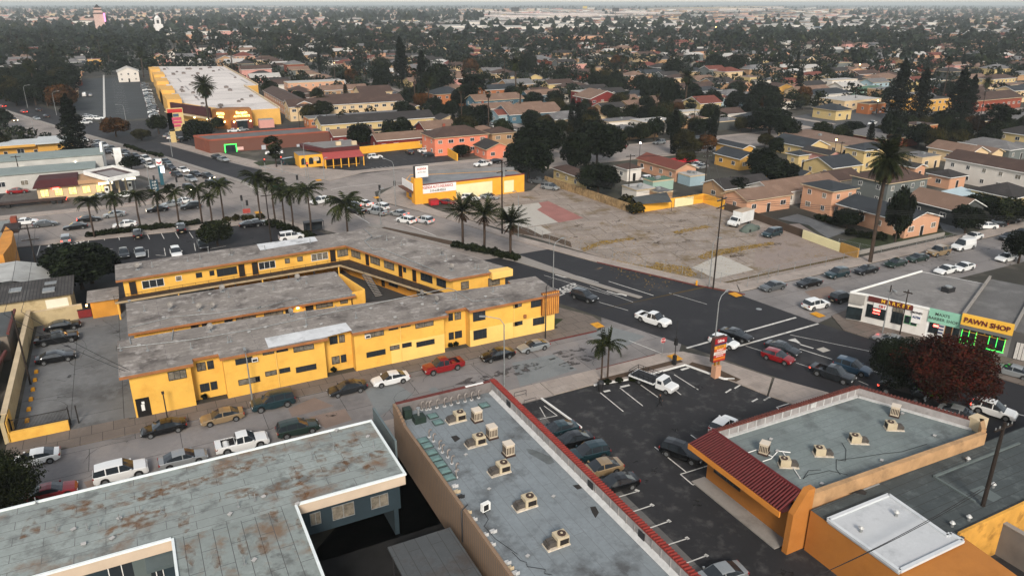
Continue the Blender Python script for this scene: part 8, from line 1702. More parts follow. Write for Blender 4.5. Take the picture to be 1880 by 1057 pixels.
for k,x,y,lb in (('A',355,280,'orange glowing lamp among the far left trees'),('A',1115,275,'warm lamp left of the mission church'),('A',1130,285,'second warm lamp left of the mission church'),('A',1395,275,'warm lamp right of the mission church'),('A',1620,262,'warm lamp before the far pink hall'),('A',1800,258,'rightmost warm lamp in the row by the far hall'),('A',865,462,'warm lamp behind the white two storey house'),('B',262,220,'bright orange lamp above the low roofs'),('B',320,608,'warm porch lamp on the peach block'),('B',1580,185,'white lamp far behind the autumn trees'),('B',560,455,'warm yard lamp before the tan block'),('C',1710,140,'white lamp beyond the dark trees at centre right'),('C',1465,200,'small warm lamp among far roofs'),('C',1755,215,'warm lamp right of the small far lamp'),('C',1070,862,'warm lamp on the low white shop'),('D',760,235,'left white lamp in the far pale yard'),('D',915,245,'right white lamp in the far pale yard'),('D',1035,342,'warm lamp beside the quarry'),('D',1775,305,'brightest white lamp at the far right'),('D',700,468,'warm lamp on the peach gabled house'),('D',530,1010,'warm lamp on the cream flat roofed building'),('D',830,728,'warm lamp on the small orange block'),('G',922,15,'white lamp on the cross street')):
 lightdot(k,x,y,5 if k != 'D' else 6,lb,m=mat('lit_white_lamp',(1,.9,.75),.5,0,emit=10) if 'white' in lb else None)
# traffic signals
def signal(k, x, y, lb, col='r', h=4.2, arm=None):
 X, Y = at(k,x,y,h); t = thing('traffic_signal', lb, 'traffic signal', (X,Y,0)); b = MB(); b.cyl(X,Y,0,h-.5,.08,6); mk('post', b, STEEL, t); b = MB(); b.box(X-.22,Y-.2,h-.6,X+.22,Y+.2,h+.6); hd = mk('signal_head', b, BLACK, t)
 b = MB(); b.cyl(X,Y-.22,h+.2,h+.45,.12,6); b.v = [(a,c_-0.02,z) for a,c_,z in b.v]; mk('red_light', b, TLL if col == 'r' else BLACK, hd)
for a in (('F',60,135,'red traffic signal left of the restaurant verge'),('F',178,118,'red traffic signal on the restaurant verge'),('F',368,165,'red traffic signal beside the restaurant corner'),('F',888,330,'dark traffic signal at the insurance corner','n'),('F',995,300,'traffic signal hanging on the tall pole','n'),('F',295,258,'black traffic signal over the junction','n',5.5),('F',197,282,'second black traffic signal over the junction','n',5.0),('E',1268,275,'small traffic signal on the fuel station corner','n'),('E',1105,262,'traffic signal by the fuel station sign','n'),('E',1735,405,'traffic signal at the palm row end','n'),('E',1775,440,'low traffic signal at the palm row end','n',3)): signal(*a)
b = MB(); p0 = at3('F',30,175,5.6); p1 = at3('F',300,240,5.6); b.tube([p0,p1],.07,5); sa_ = thing('traffic_signal_mast', 'long signal mast arm reaching over the junction', 'mast', (p0[0],p0[1],0)); mk('mast_arm', b, STEEL, sa_); b = MB(); b.cyl(p0[0],p0[1],0,5.6,.1,6); mk('pole', b, STEEL, sa_); b = MB(); a = at3('F',120,330,5.2); b.bar(a[:2],(a[0]+2.6,a[1]+1.4),.06,4.9,5.6); tag(mk('street_name_sign', b, mat('sign_green','#2d6a5f',.6,.1)), 'green street name board above the palms', 'street sign')
for k,x,y,h,lb in (('K',1180,590,7.5,'dark slim signal post at the lot corner'),):
 X,Y = at(k,1165,590); t = thing('signal_post', lb, 'post', (X,Y,0)); b = MB(); b.cyl(X,Y,.1,6.6,.07,6); mk('post', b, DARKM, t); b = MB(); b.box(X-.2,Y-.2,.1,X+.2,Y+.2,1.5); mk('cabinet', b, BLACK, t); b = MB(); b.box(X-.17,Y-.2,3.0,X+.17,Y+.2,4.0); mk('signal_head', b, BLACK, t)
X,Y = at('K',1078,530); t = thing('stop_sign', 'red octagonal stop sign at the mouth of the side street', 'stop sign', (X,Y,0)); b = MB(); b.cyl(X,Y,0,2.7,.04,6); mk('post', b, STEEL, t)
fa = rad(-10); b = MB(); oc = [(math.cos(rad(22.5+45*i))*.42, math.sin(rad(22.5+45*i))*.42) for i in range(8)]
for m_, s, dy, nm in ((WHITE,1,0,'rim'),(mat('stop_red','#a1121f',.5,.05),.92,-.02,'plate')):
 b = MB(); b.add([(X+u*s,Y+dy,2.5+v*s) for u,v in oc]+[(X+u*s,Y+dy+.015,2.5+v*s) for u,v in oc], [tuple(range(8)),tuple(range(8,16))[::-1]]+[(i,8+i,8+(i+1)%8,(i+1)%8) for i in range(8)]); pl = mk(nm, b, m_, t)
text('lettering','STOP',pl,WHL,.3,(X,Y-.03,2.5),(math.pi/2,0,0),.004,bold=.01)
# pole sign of the lot
X,Y = at('K',1462,672); sg = thing('pole_sign', 'tall red and orange plaza sign on a salmon pedestal by the boulevard', 'sign', (X,Y,0)); ca, sa = math.cos(rad(10)), math.sin(rad(10))
b = MB(); b.prism([(X-.45,Y-.4),(X+.45,Y-.4),(X+.45,Y+.4),(X-.45,Y+.4)],0,1.7); mk('pedestal', b, wmat('peach'), sg)
for q in (-.3,.3): b = MB(); b.box(X+q-.1,Y-.12,1.7,X+q+.1,Y+.12,2.5); mk('steel_post', b, mat('brass_post','#8a6428',.5,.1), sg)
b = MB(); b.box(X-.98,Y-.3,2.35,X+.98,Y+.3,5.65); bx_ = mk('sign_box', b, mat('sign_side_brown','#4a2f28',.7,.1), sg)
z_ = 5.62
for hh, col, s_, tc in ((1.0,'#8c1c22','California',WHL),(.28,'#2d3558','',None),(.62,'#c98a2c','PLAZA',BLL),(.5,'#b8501e','MARKET',WHL),(.6,'#c9c4bb','LAUNDRY',REDL),(.5,'#a8342a','DONUTS',WHL),(.45,'#c26a1f','',None),(.3,'#a1281f','',None)):
 hh *= .76; b = MB(); b.box(X-.95,Y-.33,z_-hh+.02,X+.95,Y-.302,z_-.02); p_ = mk('sign_panel', b, mat('signpanel_'+col[1:], col, .5, .06), sg); z_ -= hh
 if s_: text('lettering', s_, p_, tc, hh*.75, (X,Y-.335,z_+hh/2), (math.pi/2,0,0), .003, sx=min(1,1.75/(len(s_)*hh*.48)), bold=.01)
# store pylon, fuel sign
X,Y = at('A',1290,1020); ps = thing('pylon_sign', 'cream store pylon with red and white panels on the far boulevard', 'sign', (X,Y,0)); b = MB(); b.box(X-2.6,Y-.6,0,X-.9,Y+.6,10); b.box(X-2.6,Y-.6,3.8,X+2.5,Y+.6,11.4); mk('frame', b, wmat('pale'), ps)
for za,zb_,xa,xb,col in ((10,11.2,-2.4,2.3,'#a82a26'),(8.6,9.6,-.8,1,'#3d4f63'),(7.4,8.4,-1.3,1.7,'#a8405a'),(6.3,7.2,-1.3,1.7,'#a8405a'),(5.2,6.0,-1,1.2,'#a8405a')): b = MB(); b.box(X+xa,Y-.68,za,X+xb,Y-.61,zb_); p_ = mk('sign_panel', b, mat('pyl_'+col[1:],col,.6,.1), ps)
X,Y = at('E',1168,310); fs_ = thing('fuel_price_sign', 'blue and white fuel price sign on a tall post', 'sign', (X,Y,0)); b = MB(); b.box(X-.45,Y-.35,0,X+.45,Y+.35,5.2); mk('column', b, mat('fuel_teal','#24505c',.5,.1), fs_); b = MB(); b.box(X-.7,Y-.4,5.2,X+.7,Y+.4,6.8); lg = mk('logo_box', b, WHITE, fs_); b = MB(); b.add([(X-.6,Y-.43,6.3),(X,Y-.43,5.9),(X+.6,Y-.43,6.3),(X+.6,Y-.43,5.9),(X,Y-.43,5.5),(X-.6,Y-.43,5.9)],[(0,5,4,1),(1,4,3,2)]); mk('chevron', b, mat('chevron_red','#a8202c',.5,.05), lg); b = MB(); b.box(X+.1,Y-.42,3.2,X+1.0,Y-.36,4.9); mk('lit_panel', b, mat('lit_price_panel',(.75,.9,1),.5,0,emit=1.2), fs_)
X,Y = at('E',1118,365); t = thing('price_board', 'low dark blue price board at the fuel station corner', 'sign', (X,Y,0)); b = MB(); b.box(X-.9,Y-.15,.2,X+.9,Y+.15,3.2); bd = mk('board', b, mat('board_blue','#1d3f4c',.5,.1), t)
for i,s_ in enumerate(('3.49','3.69','3.89')): text('lettering', s_, bd, WHL, .6, (X,Y-.17,2.7-i*.8), (math.pi/2,0,0), .005)
# bus shelter, red sign, hydrant, bins, person
X,Y = at('F',420,655); t = thing('bus_shelter', 'dark bus shelter under the queen palms', 'bus shelter', (X,Y,0)); b = MB(); b.box(X-2,Y-.8,2.4,X+2,Y+.9,2.55); mk('roof', b, DARKM, t)
for a,c_ in ((-1.9,-.7),(1.9,-.7),(1.9,.8),(-1.9,.8)): b = MB(); b.box(X+a-.05,Y+c_-.05,0.1,X+a+.05,Y+c_+.05,2.4); mk('post', b, DARKM, t)
b = MB(); b.box(X-1.5,Y+.3,.45,X+1.5,Y+.7,.52); mk('bench', b, DARKM, t); b = MB(); b.box(X-1.9,Y+.78,.4,X+1.9,Y+.8,2.2); mk('back_panel', b, GLASS, t)
X,Y = at('E',1778,545); t = thing('notice_sign', 'small red and white sign in the shrubs at the junction corner', 'sign', (X,Y,0)); b = MB(); b.cyl(X,Y,0,1.6,.04,5); mk('post', b, STEEL, t); b = MB(); b.box(X-.8,Y-.04,1.0,X+.8,Y+.02,2.0); mk('board', b, mat('faded_red_board','#9a4038',.6,.2,2), t)
X,Y = at('G',1325,1035); t = thing('fire_hydrant', 'yellow fire hydrant on the boulevard kerb of the vacant lot', 'hydrant', (X,Y,.12)); b = MB(); b.cyl(X,Y,.12,.8,.14,9); b.cyl(X,Y,.12,.2,.22,9); mk('barrel', b, YELP, t); b = MB(); b.tube([(X,Y,.8),(X,Y,.92),(X,Y,1.0)],.17,9,0,.05); mk('bonnet', b, YELP, t); b = MB(); b.tube([(X-.26,Y,.6),(X+.26,Y,.6)],.07,7); mk('nozzle', b, YELP, t)
X,Y = at('K',635,770); t = thing('litter_bin', 'black litter bin at the kerb end left of the flatbed truck', 'bin', (X,Y,0)); b = MB(); b.tube([(X,Y,0),(X,Y,1.1)],.36,12,0,.42); mk('drum', b, BLACK, t); b = MB(); b.tube([(X,Y,1.1),(X,Y,1.3)],.46,12,0,.3); mk('lid', b, DARKM, t)
X,Y = at('F',1278,455); t = thing('dumpster', 'red dumpster beside the yellow insurance wall', 'dumpster', (X,Y,0)); b = MB(); b.prism([(X-1,Y-.8),(X+1,Y-.8),(X+1,Y+.8),(X-1,Y+.8)],.12,1.3); mk('bin', b, mat('red_bin','#a3222a',.5,.2,2), t); b = MB(); b.box(X-1.05,Y-.85,1.3,X+1.05,Y+.85,1.4); mk('lid', b, mat('red_bin_lid','#7d2026',.5,.2), t)
for k,x,y,h,lb in (('I',1178,840,2.7,'dark short post on the sidewalk before the black sedan'),('K',238,65,0,'')):
 if h:
  X,Y = at('I',1205,975); t = thing('post', lb, 'post', (X,Y,.12)); b = MB(); b.cyl(X,Y,.12,3.4,.07,7); mk('shaft', b, DARKM, t); b = MB(); b.box(X-.14,Y-.1,3.3,X+.14,Y+.1,3.6); mk('head', b, DARKM, t)
# handrails by the lot and fence posts
for i,(x,y) in enumerate(((60,825),(130,880))):
 X,Y = at('K',x,y); t = thing('handrail', ['dark handrail nearest the sidewalk by the tile parapet','dark handrail farther into the lot by the tile parapet'][i], 'handrail', (X,Y,0)); b = MB(); b.tube([(X-.8,Y,0),(X-.8,Y,.95),(X+.8,Y,.95),(X+.8,Y,0)],.035,5); mk('rail', b, DARKM, t); b = MB(); b.tube([(X-.8,Y,.5),(X+.8,Y,.5)],.025,5); mk('midrail', b, DARKM, t)
def fence(nm, lb, pts, h=1.9, step=3.0, mesh_=True):
 t = thing(nm, lb, 'fence', (*pts[0],0)); net = MB()
 for a, c_ in zip(pts, pts[1:]):
  L = math.hypot(c_[0]-a[0],c_[1]-a[1]); n_ = max(1,int(L/step))
  for i in range(n_): p = seg(a,c_,i/n_); b = MB(); b.cyl(p[0],p[1],0,h+.1,.045,5); mk('post', b, STEEL, t)
  for z_ in (.1,h): net.tube([(a[0],a[1],z_),(c_[0],c_[1],z_)],.02,4)
  m_ = int(L/.55)
  for i in range(m_):
   p = seg(a,c_,i/m_); q = seg(a,c_,min(1,(i+2.2)/m_)); net.tube([(p[0],p[1],.1),(q[0],q[1],h)],.006,3,cap=False); net.tube([(q[0],q[1],.1),(p[0],p[1],h)],.006,3,cap=False)
 mk('wire_net', net, STEEL, t); return t
fence('chain_link_fence','chain link fence along the boulevard side of the vacant lot',[at('G',20,600),at('G',270,735),at('G',610,800),at('G',960,905),at('G',1360,990),at('G',1640,1050)])
fence('chain_link_fence','chain link fence on the street side of the vacant lot',[at('G',1690,1050),at('H',110,960),at('H',450,900),at('H',700,850)])
fence('chain_link_fence','low wire fence round the date palm lawn',[at('H',545,740),at('H',850,805),at('H',1100,770),at('H',1370,700)],1.1)
wallthing('boundary_wall','yellow and cream wall behind the vacant lot',[(100.3,135.9),(121,136.4)],2.2,BY,.3)
b = MB(); a=onY('G',1168,455,135.72); c_=onY('G',1302,435,135.72); wl_ = wallthing('boundary_wall','short yellow wall stub at the back corner of the vacant lot',[(121.1,136.2),(121.2,129.2)],2.2,BY,.3)
pm2 = MB(); pm2.box(a[0],135.68,.1,c_[0],135.745,2.15); [o for o in C.objects if o.get('label') == 'yellow and cream wall behind the vacant lot'][0]; mk('cream_patch', pm2, MC['cream_patch'], [o for o in C.objects if o.get('label') == 'yellow and cream wall behind the vacant lot'][0])
wallthing('boundary_wall','long stained tan wall of the fenced yards beside the vacant lot',[(97.2,171.5),(99.0,155),(100.2,137)],2.0,mat('graffiti_wall','#8c7350',.9,.35,.7,stain=['#332b25','#a89470'],samt=.7,sscale=.8),.25)
wallthing('boundary_wall','dark wooden wall left of the cream lot wall',[(121.2,129),(121.5,121),(120.2,104.5)],1.6,mat('dark_fence_boards','#4b3c30',.9,.2),.2)
wallthing('boundary_wall','cream yellow wall sloping to the street by the date palm',[(119.9,104.4),(119.2,94.5)],1.7,MC['cream_patch'],.3); wallthing('boundary_wall','tan block stub at the street end of the cream wall',[(119.2,94.4),(119.0,90.2)],1.9,mat('tan_stub','#a07a3c',.9,.2),.35)
wallthing('boundary_wall','long cream alley wall between the store and the peach row',[(66,268),(66,320),(67,372)],2.4,wmat('cream'),.3)
wallthing('garden_wall','low pale wall along the lawn of the date palm',[(119.6,91.6),(147,92.2)],.8,CONC,.25)
# insurance lot clutter: white pile, curb
for i in range(26):
 X = R_.uniform(96,118); Y = R_.uniform(94,132); t_ = MB(); s=R_.uniform(.12,.35); t_.add([(X+R_.uniform(-s,s),Y+R_.uniform(-s,s),R_.uniform(0,.02)) for _ in range(4)]+[(X,Y,s*.5)],[(0,1,4),(1,2,4),(2,3,4),(3,0,4)]); o = tag(mk('rubble', t_, CONC), 'small pale rubble lump scattered on the vacant lot', 'rubble', 'rubble on the vacant lot')
# person walking across the lot
def person():
 X,Y = at('K',1058,885); r = thing('person', 'person in black clothes walking across the parking lot', 'person', (X,Y,0), rad(-20))
 me = bpy.data.meshes.new('body'); bm = bmesh.new(); sk = bm.verts.layers.skin.verify()
 J = dict(pel=(0,0,.95,.14),ch=(.02,0,1.3,.16),nk=(.03,0,1.48,.06),hd=(.05,0,1.62,.095),ht=(.05,0,1.74,.07),
  ls=(.0,.19,1.42,.06),le=(-.14,.25,1.15,.045),lh=(-.02,.27,.92,.035),rs=(.0,-.19,1.42,.06),re=(.1,-.27,1.16,.045),rh=(.26,-.24,.98,.035),
  lp=(0,.09,.9,.1),lk=(.2,.1,.5,.07),la=(.27,.1,.09,.05),lt=(.42,.1,.05,.04),rp=(0,-.09,.9,.1),rk=(-.06,-.1,.5,.07),ra=(-.32,-.1,.16,.05),rt=(-.2,-.1,.05,.04))
 V = {}
 for k_,(x,y,z,rr) in J.items(): v = bm.verts.new((x,y,z)); v[sk].radius = (rr,rr); V[k_] = v
 V['pel'][sk].use_root = True
 for a,c_ in (('pel','ch'),('ch','nk'),('nk','hd'),('hd','ht'),('ch','ls'),('ls','le'),('le','lh'),('ch','rs'),('rs','re'),('re','rh'),('pel','lp'),('lp','lk'),('lk','la'),('la','lt'),('pel','rp'),('rp','rk'),('rk','ra'),('ra','rt')): bm.edges.new((V[a],V[c_]))
 bm.to_mesh(me); bm.free(); o = bpy.data.objects.new('body', me); C.objects.link(o); o.modifiers.new('s','SKIN'); o.modifiers.new('u','SUBSURF').levels = 1
 dg = bpy.context.evaluated_depsgraph_get(); m2 = bpy.data.meshes.new_from_object(o.evaluated_get(dg)); bpy.data.objects.remove(o)
 m2.materials.clear(); m2.materials.append(mat('black_clothes','#16171a',.9,.2,3)); m2.materials.append(mat('skin','#8a5f47',.6,.05))
 for p in m2.polygons:
  c_ = p.center; p.use_smooth = True
  if c_.z > 1.5 or (c_.z < 1.02 and abs(c_.y) > .2 and c_.z > .85): p.material_index = 1
 o = bpy.data.objects.new('body', m2); C.objects.link(o); o.parent = r
 h_ = MB(); n_ = 10
 vs = [(.03,0,1.78)]+[(.03+.1*math.cos(2*math.pi*i/n_),.1*math.sin(2*math.pi*i/n_),1.68) for i in range(n_)]; h_.add(vs,[(0,1+i,1+(i+1)%n_) for i in range(n_)],0,True); mk('hair', h_, BLACK, r, True)
 for j,(hx_,hy_,hz_) in enumerate(((0,.27,.9),(.28,-.24,.95))):
  f_ = MB()
  for q in range(4): f_.tube([(hx_+q*.018-.03,hy_,hz_),(hx_+q*.018-.02,hy_,hz_-.08+.01*q)],.009,5)
  f_.tube([(hx_+.04,hy_,hz_+.01),(hx_+.07,hy_,hz_-.04)],.01,5); mk('fingers', f_, MC['skin'], r, True)
person()
# ---------------- far city ----------------
rg = random.Random(5)
fm_w = [wmat(k_) for k_ in ('cream','white','peach','tan','grey','pink')]; fm_r = [rmat(k_) for k_ in ('brown','grey','white','tan','dark','red')]
sf = MB();
def simple_house(mb, x0, y0, x1, y1, h, kd, wi, ri):
 mb.box(x0,y0,0,x1,y1,h,wi)
 if kd == 'flat': mb.box(x0-.1,y0-.1,h,x1+.1,y1+.1,h+.3,ri)
 else:
  o = .5; xm = (x0+x1)/2; ym = (y0+y1)/2; r_ = min(x1-x0,y1-y0)*.24
  if x1-x0 > y1-y0: rd_ = [(x0+o*2 if kd == 'hip' else x0-o,ym),(x1-o*2 if kd == 'hip' else x1+o,ym)]; fs = [(0,1,5,4),(2,3,4,5),(1,2,5),(3,0,4)]
  else: rd_ = [(xm,y0-o),(xm,y1+o)]; fs = [(1,2,5,4),(3,0,4,5),(0,1,4),(2,3,5)]
  mb.add([(x0-o,y0-o,h),(x1+o,y0-o,h),(x1+o,y1+o,h),(x0-o,y1+o,h),(*rd_[0],h+r_),(*rd_[1],h+r_)], fs, ri)
for bx,h,wc,rc,kd in far_h: simple_house(sf,*bx,h,kd,rg.randrange(6),6+rg.randrange(6))
# beyond the gridded blocks
def in_view(x, y, m=30): X, Y = proj(x,y,5); return -m < X < 1880+m and Y > 4
cnt = 0
while cnt < 5200:
 u = rg.random(); X_ = rg.uniform(-60,1940); d_ = 900*(5200/900)**u; Yp = 5+ (CAMH)*1476/d_;
 x, y = at('p', X_, Yp);
 if y < 1500 and -290 < x < 940: continue
 if on_road(x,y,4): continue
 big = rg.random() < (.12 if d_ < 1600 else .3); w_ = rg.uniform(24,60) if big else rg.uniform(9,14); d2 = rg.uniform(20,50) if big else rg.uniform(10,16)
 simple_house(sf,x,y,x+w_,y+d2,rg.uniform(4,8) if big else rg.choice([3.3,3.3,5.8]),'flat' if big else rg.choice(['gable','hip','flat']),rg.randrange(6),6+(rg.choice([1,2,2]) if big else rg.randrange(6))); cnt += 1
for i in range(90):
 x, y = at('p', rg.uniform(820,1700), rg.uniform(15,62)); w_ = rg.uniform(50,130); simple_house(sf,x,y,x+w_,y+rg.uniform(30,90),rg.uniform(5,9),'flat',1,8)
o = mk('far_houses', sf, fm_w+fm_r); o['kind'] = 'stuff'; tag(o,'countless small roofs of the far city fading towards the horizon','houses')
# warehouses beyond the freeway, each one a thing
def bigbox(k, xa, ya, xb, d_, h, m, lb):
 a = at(k,xa,ya,h); c_ = at(k,xb,ya,h); x0,x1 = sorted((a[0],c_[0])); y0 = (a[1]+c_[1])/2
 t = thing('warehouse', lb, 'warehouse', ((x0+x1)/2,y0+d_/2,0)); b = MB(); b.box(x0,y0,0,x1,y0+d_,h); mk('wall', b, mat('warehouse_wall','#b5aaa2',.85,.1,.02), t); b = MB(); b.box(x0-.5,y0-.5,h,x1+.5,y0+d_+.5,h+.5); mk('roof', b, m, t)
 b = MB()
 for i in range(6): q = x0+(x1-x0)*(i+.5)/6; b.box(q-4,y0+d_*.3,h+.5,q+4,y0+d_*.6,h+2)
 mk('roof_monitor', b, m, t)
WR = mat('warehouse_roof','#c9bdb6',.85,.08,.01); WR2 = mat('warehouse_roof_grey','#a09b98',.85,.1,.01)
for i,a in enumerate((('C',-60,125,300,330,9,WR,'leftmost long pale warehouse beyond the freeway'),('C',200,108,900,420,10,WR,'widest pink white warehouse beyond the freeway'),('C',800,96,1350,420,10,WR,'pale warehouse behind the dark billboard'),('C',1420,62,1879,600,14,mat('cream_works','#c9b58f',.85,.1,.01),'cream works building with yellow bays near the horizon'),('D',0,50,185,600,14,MC['cream_works'],'right end of the cream works near the horizon'),('B',1640,90,1879,300,8,WR,'pale warehouse left of the dark billboard'),('B',40,45,310,500,9,WR2,'long pale roof near the left horizon'),('B',130,188,400,60,6,WR2,'grey low roof before the left tree line'),('D',170,115,500,120,6,WR2,'grey roofed works right of the freeway'),('D',580,170,880,80,6,WR2,'long pale roof behind the orange hall'),('D',960,140,1160,120,6,WR2,'grey roof band at the upper right'),('A',1640,62,1800,300,8,WR2,'pale roof band on the left horizon'),('D',420,205,670,60,6,mat('blue_works','#3c5260',.8,.1,.02),'dark blue long hall at the upper right'),('D',430,175,495,40,7,wmat('yellow'),'small bright orange hall at the upper right'),('D',700,250,1050,45,6,wmat('cream'),'long cream hall with red band at the upper right'),('C',1100,185,1330,50,6,WR2,'low grey hall behind dark trees at centre right'))): bigbox(*a)
# pale yards
YP_ = mat('pale_yard','#9a938b',.95,.1,.02); poly_struct('pale_yard', [at('D',1150,290),at('D',1879,300),at('D',1879,240),at('D',1250,245)], .03, YP_); poly_struct('quarry_ground', [at('D',1130,395),at('D',1580,375),at('D',1660,300),at('D',1180,305)], .05, mat('quarry_ground','#4c4a4a',.95,.3,.05)); poly_struct('pale_yard', [at('D',680,285),at('D',1150,300),at('D',1150,340),at('D',980,360),at('D',720,320)], .03, YP_)
# freeway
fw = thing('freeway_viaduct', 'long raised freeway deck crossing below the horizon at right', 'viaduct', (1508,2054,0)); pts = [(300,1290),(821,1612),(1508,2054),(2904,2897),(5600,4500)]
b = MB(); [b.bar(a,c_,26,6.5,8.2) for a,c_ in zip(pts,pts[1:])]; mk('deck', b, mat('freeway_concrete','#6f6966',.9,.1,.01), fw); b = MB(); [b.bar((a[0]-5,a[1]-12),(c_[0]-5,c_[1]-12),.8,8.2,9.4) for a,c_ in zip(pts,pts[1:])]; mk('barrier', b, CONC, fw)
for i in range(60):
 p = seg(pts[0],pts[3],i/60); b = MB(); b.box(p[0]-2,p[1]-9,0,p[0]+2,p[1]+9,6.5); mk('pier', b, MC['freeway_concrete'], fw)
for i in range(90):
 p = seg(pts[0],pts[3],rg.random()); mb = MB(); s = rg.choice([2.4,2.4,5.5]); mb.box(-s,-1,0,s,1,1.4 if s < 3 else 3.6); mb.box(-s*.5,-.9,1.4 if s<3 else 3.6,s*.4,.9,2.0 if s < 3 else 3.9)
 o = mk('vehicle', mb, pmat(rg.choice(['white','silver','dark','pearl'])), None, True); o.location = (p[0],p[1]+rg.uniform(-9,9),8.25); o.rotation_euler = (0,0,math.atan2(442,687)); tag(o,'distant vehicle driving on the raised freeway','vehicle','vehicles on the freeway')
def billboard(k, x, y, w_, zc, lb, dist=None, col=DARKM):
 X, Y = at(k, x, y, zc); t = thing('billboard', lb, 'billboard', (X,Y,0)); d_ = math.hypot(X,Y); s = w_*d_/1476/3.915/2
 b = MB(); b.cyl(X,Y,0,zc-s*.4,max(.6,s*.06),8); mk('pole', b, DARKM, t); b = MB(); b.bar((X-s*.9,Y+s*.4),(X+s*.9,Y-s*.4),1.2,zc-s*.5,zc+s*.5); mk('panel', b, col, t)
billboard('C',745,72,50,24,'dark billboard on a tall pole before the pink warehouse'); billboard('C',22,70,55,24,'left dark twin billboard before the pale warehouses'); billboard('C',1835,22,60,30,'yellow and grey billboard near the horizon'); billboard('B',1740,78,20,22,'narrow brown billboard left of the dark twin'); billboard('C',525,55,30,26,'pale yellow billboard near the horizon',col=mat('faded_yellow_panel','#b5a05a',.7,.1)); billboard('C',1475,15,40,32,'whitish billboard near the horizon right of centre',col=WHITE)
# ---------------- trees of the streets and yards ----------------
rt_ = random.Random(21)
tc = []
for xx in (121.5,136.5,234.5,249.5,353.5,368.5,472.5,487.5):
 y = 222
 while y < 1000:
  dense = xx in (234.5,249.5); y += rt_.uniform(8,13) if dense else rt_.uniform(14,34)
  tc.append((xx+rt_.uniform(-.5,.5),y,rt_.uniform(7,9.5) if dense else rt_.uniform(5,10),'street'))
for i in range(5600):
 u = rt_.random(); d_ = 235*(1500/235)**u; X_ = rt_.uniform(-40,1920); x, y = at('p', X_, 5+CAMH*1476/d_)
 tc.append((x,y,rt_.choice([4,5,5,6,7,8] if d_ < 480 else [5,6,7,8,9,10,12]),'yard'))
def tree_ok(x, y, h):
 if not in_view(x,y) : return False
 if 205 < y < 1500 and any(a-1 < x < b_+1 for a,b_ in STR): return False
 if any(yy-1 < y < yy+10 for yy in (470,700,930,1200)) or 187 < y < 210 or (70 < y < 92): return False
 if abs(x-blvd_x(y)) < 17 and y > 190: return False
 if nogo(x,y): return False
 r = h*.2 if math.hypot(x,y) < 480 else min(2.2,h*.2); return clear(x-r,y-r,x+r,y+r)
good = [t for t in tc if tree_ok(*t[:3])]; rt_.shuffle(good)
sel = []; cell = {}
for t in good:
 c_ = (int(t[0]//6),int(t[1]//6))
 if t[3] == 'yard' and c_ in cell: continue
 cell[c_] = 1; sel.append(t)
# named clumps in the far left and centre
for k,x0,y0,x1,y1,n_,h_ in (('A',430,600,880,880,34,9),('A',0,620,420,740,26,10),('A',700,850,1100,960,8,6),('A',0,200,1100,330,120,13),('A',1120,210,1879,150,70,18),('A',0,560,1000,760,60,11),('A',430,600,900,800,30,11),('B',0,130,900,100,70,20),('B',550,150,1650,120,90,22),('C',560,200,1400,180,40,12),('C',1150,140,1400,120,10,18),('A',0,330,1100,430,60,11),('D',0,290,1100,330,50,12),('D',1000,150,1879,110,60,14),('B',0,230,600,330,30,12)):
 for i in range(n_):
  X, Y = at(k,rt_.uniform(x0,x1),rt_.uniform(min(y0,y1)-18,max(y0,y1)+18));
  if not nogo(X,Y): sel.append((X,Y,h_*rt_.uniform(.7,1.25),'clump'))
dist = lambda t: math.hypot(t[0],t[1])/(t[2]+3)
sel.sort(key=dist)
NT = 300-len([o for o in C.objects if o.parent is None and o.get('category') == 'tree'])
kinds = ['broad0_deep','broad1_deep','broad2_green','broad1_green','broad0_olive','broad2_deep','broad0_deep','euc_euc','cypress_con','broad1_orange']
KN = dict(broad='round %s tree',euc='tall loose %s tree',cypress='narrow %s cypress'); CNM = dict(deep='dark',green='green',olive='olive brown',euc='grey green',con='dark',orange='rusty brown')
lots_t = []
pal_n = 0
for i,(x,y,h,src) in enumerate(sel):
 if i < NT:
  kd = 'broad%d_deep' % rt_.randrange(3) if src == 'street' and rt_.random() < .8 else rt_.choice(kinds)
  if src == 'clump' and h > 14: kd = 'euc_euc'
  ks, _, cc_ = kd.partition('_'); kb = ''.join(q for q in ks if not q.isdigit())
  tree(kd, x, y, h*(1.25 if kb == 'cypress' else 1), 'AUTO|'+KN[kb] % CNM[cc_], 'trees of the streets and yards', h*rt_.uniform(.85,1.15) if kb == 'broad' else (2.5 if kb == 'cypress' else h*.62))
 else: lots_t.append((x,y,h,src))
# feathery palms dotted in the middle distance
n_ = 0
while n_ < 60:
 d_ = 260*(1100/260)**rt_.random(); x, y = at('p', rt_.uniform(0,1880 if n_ % 2 else 900), 5+CAMH*1476/d_)
 if tree_ok(x,y,4): palm(rt_.choice(['fan','fan','date']),x,y,rt_.uniform(10,19),'AUTO|tall thin palm','palms dotted through the city',.9); n_ += 1
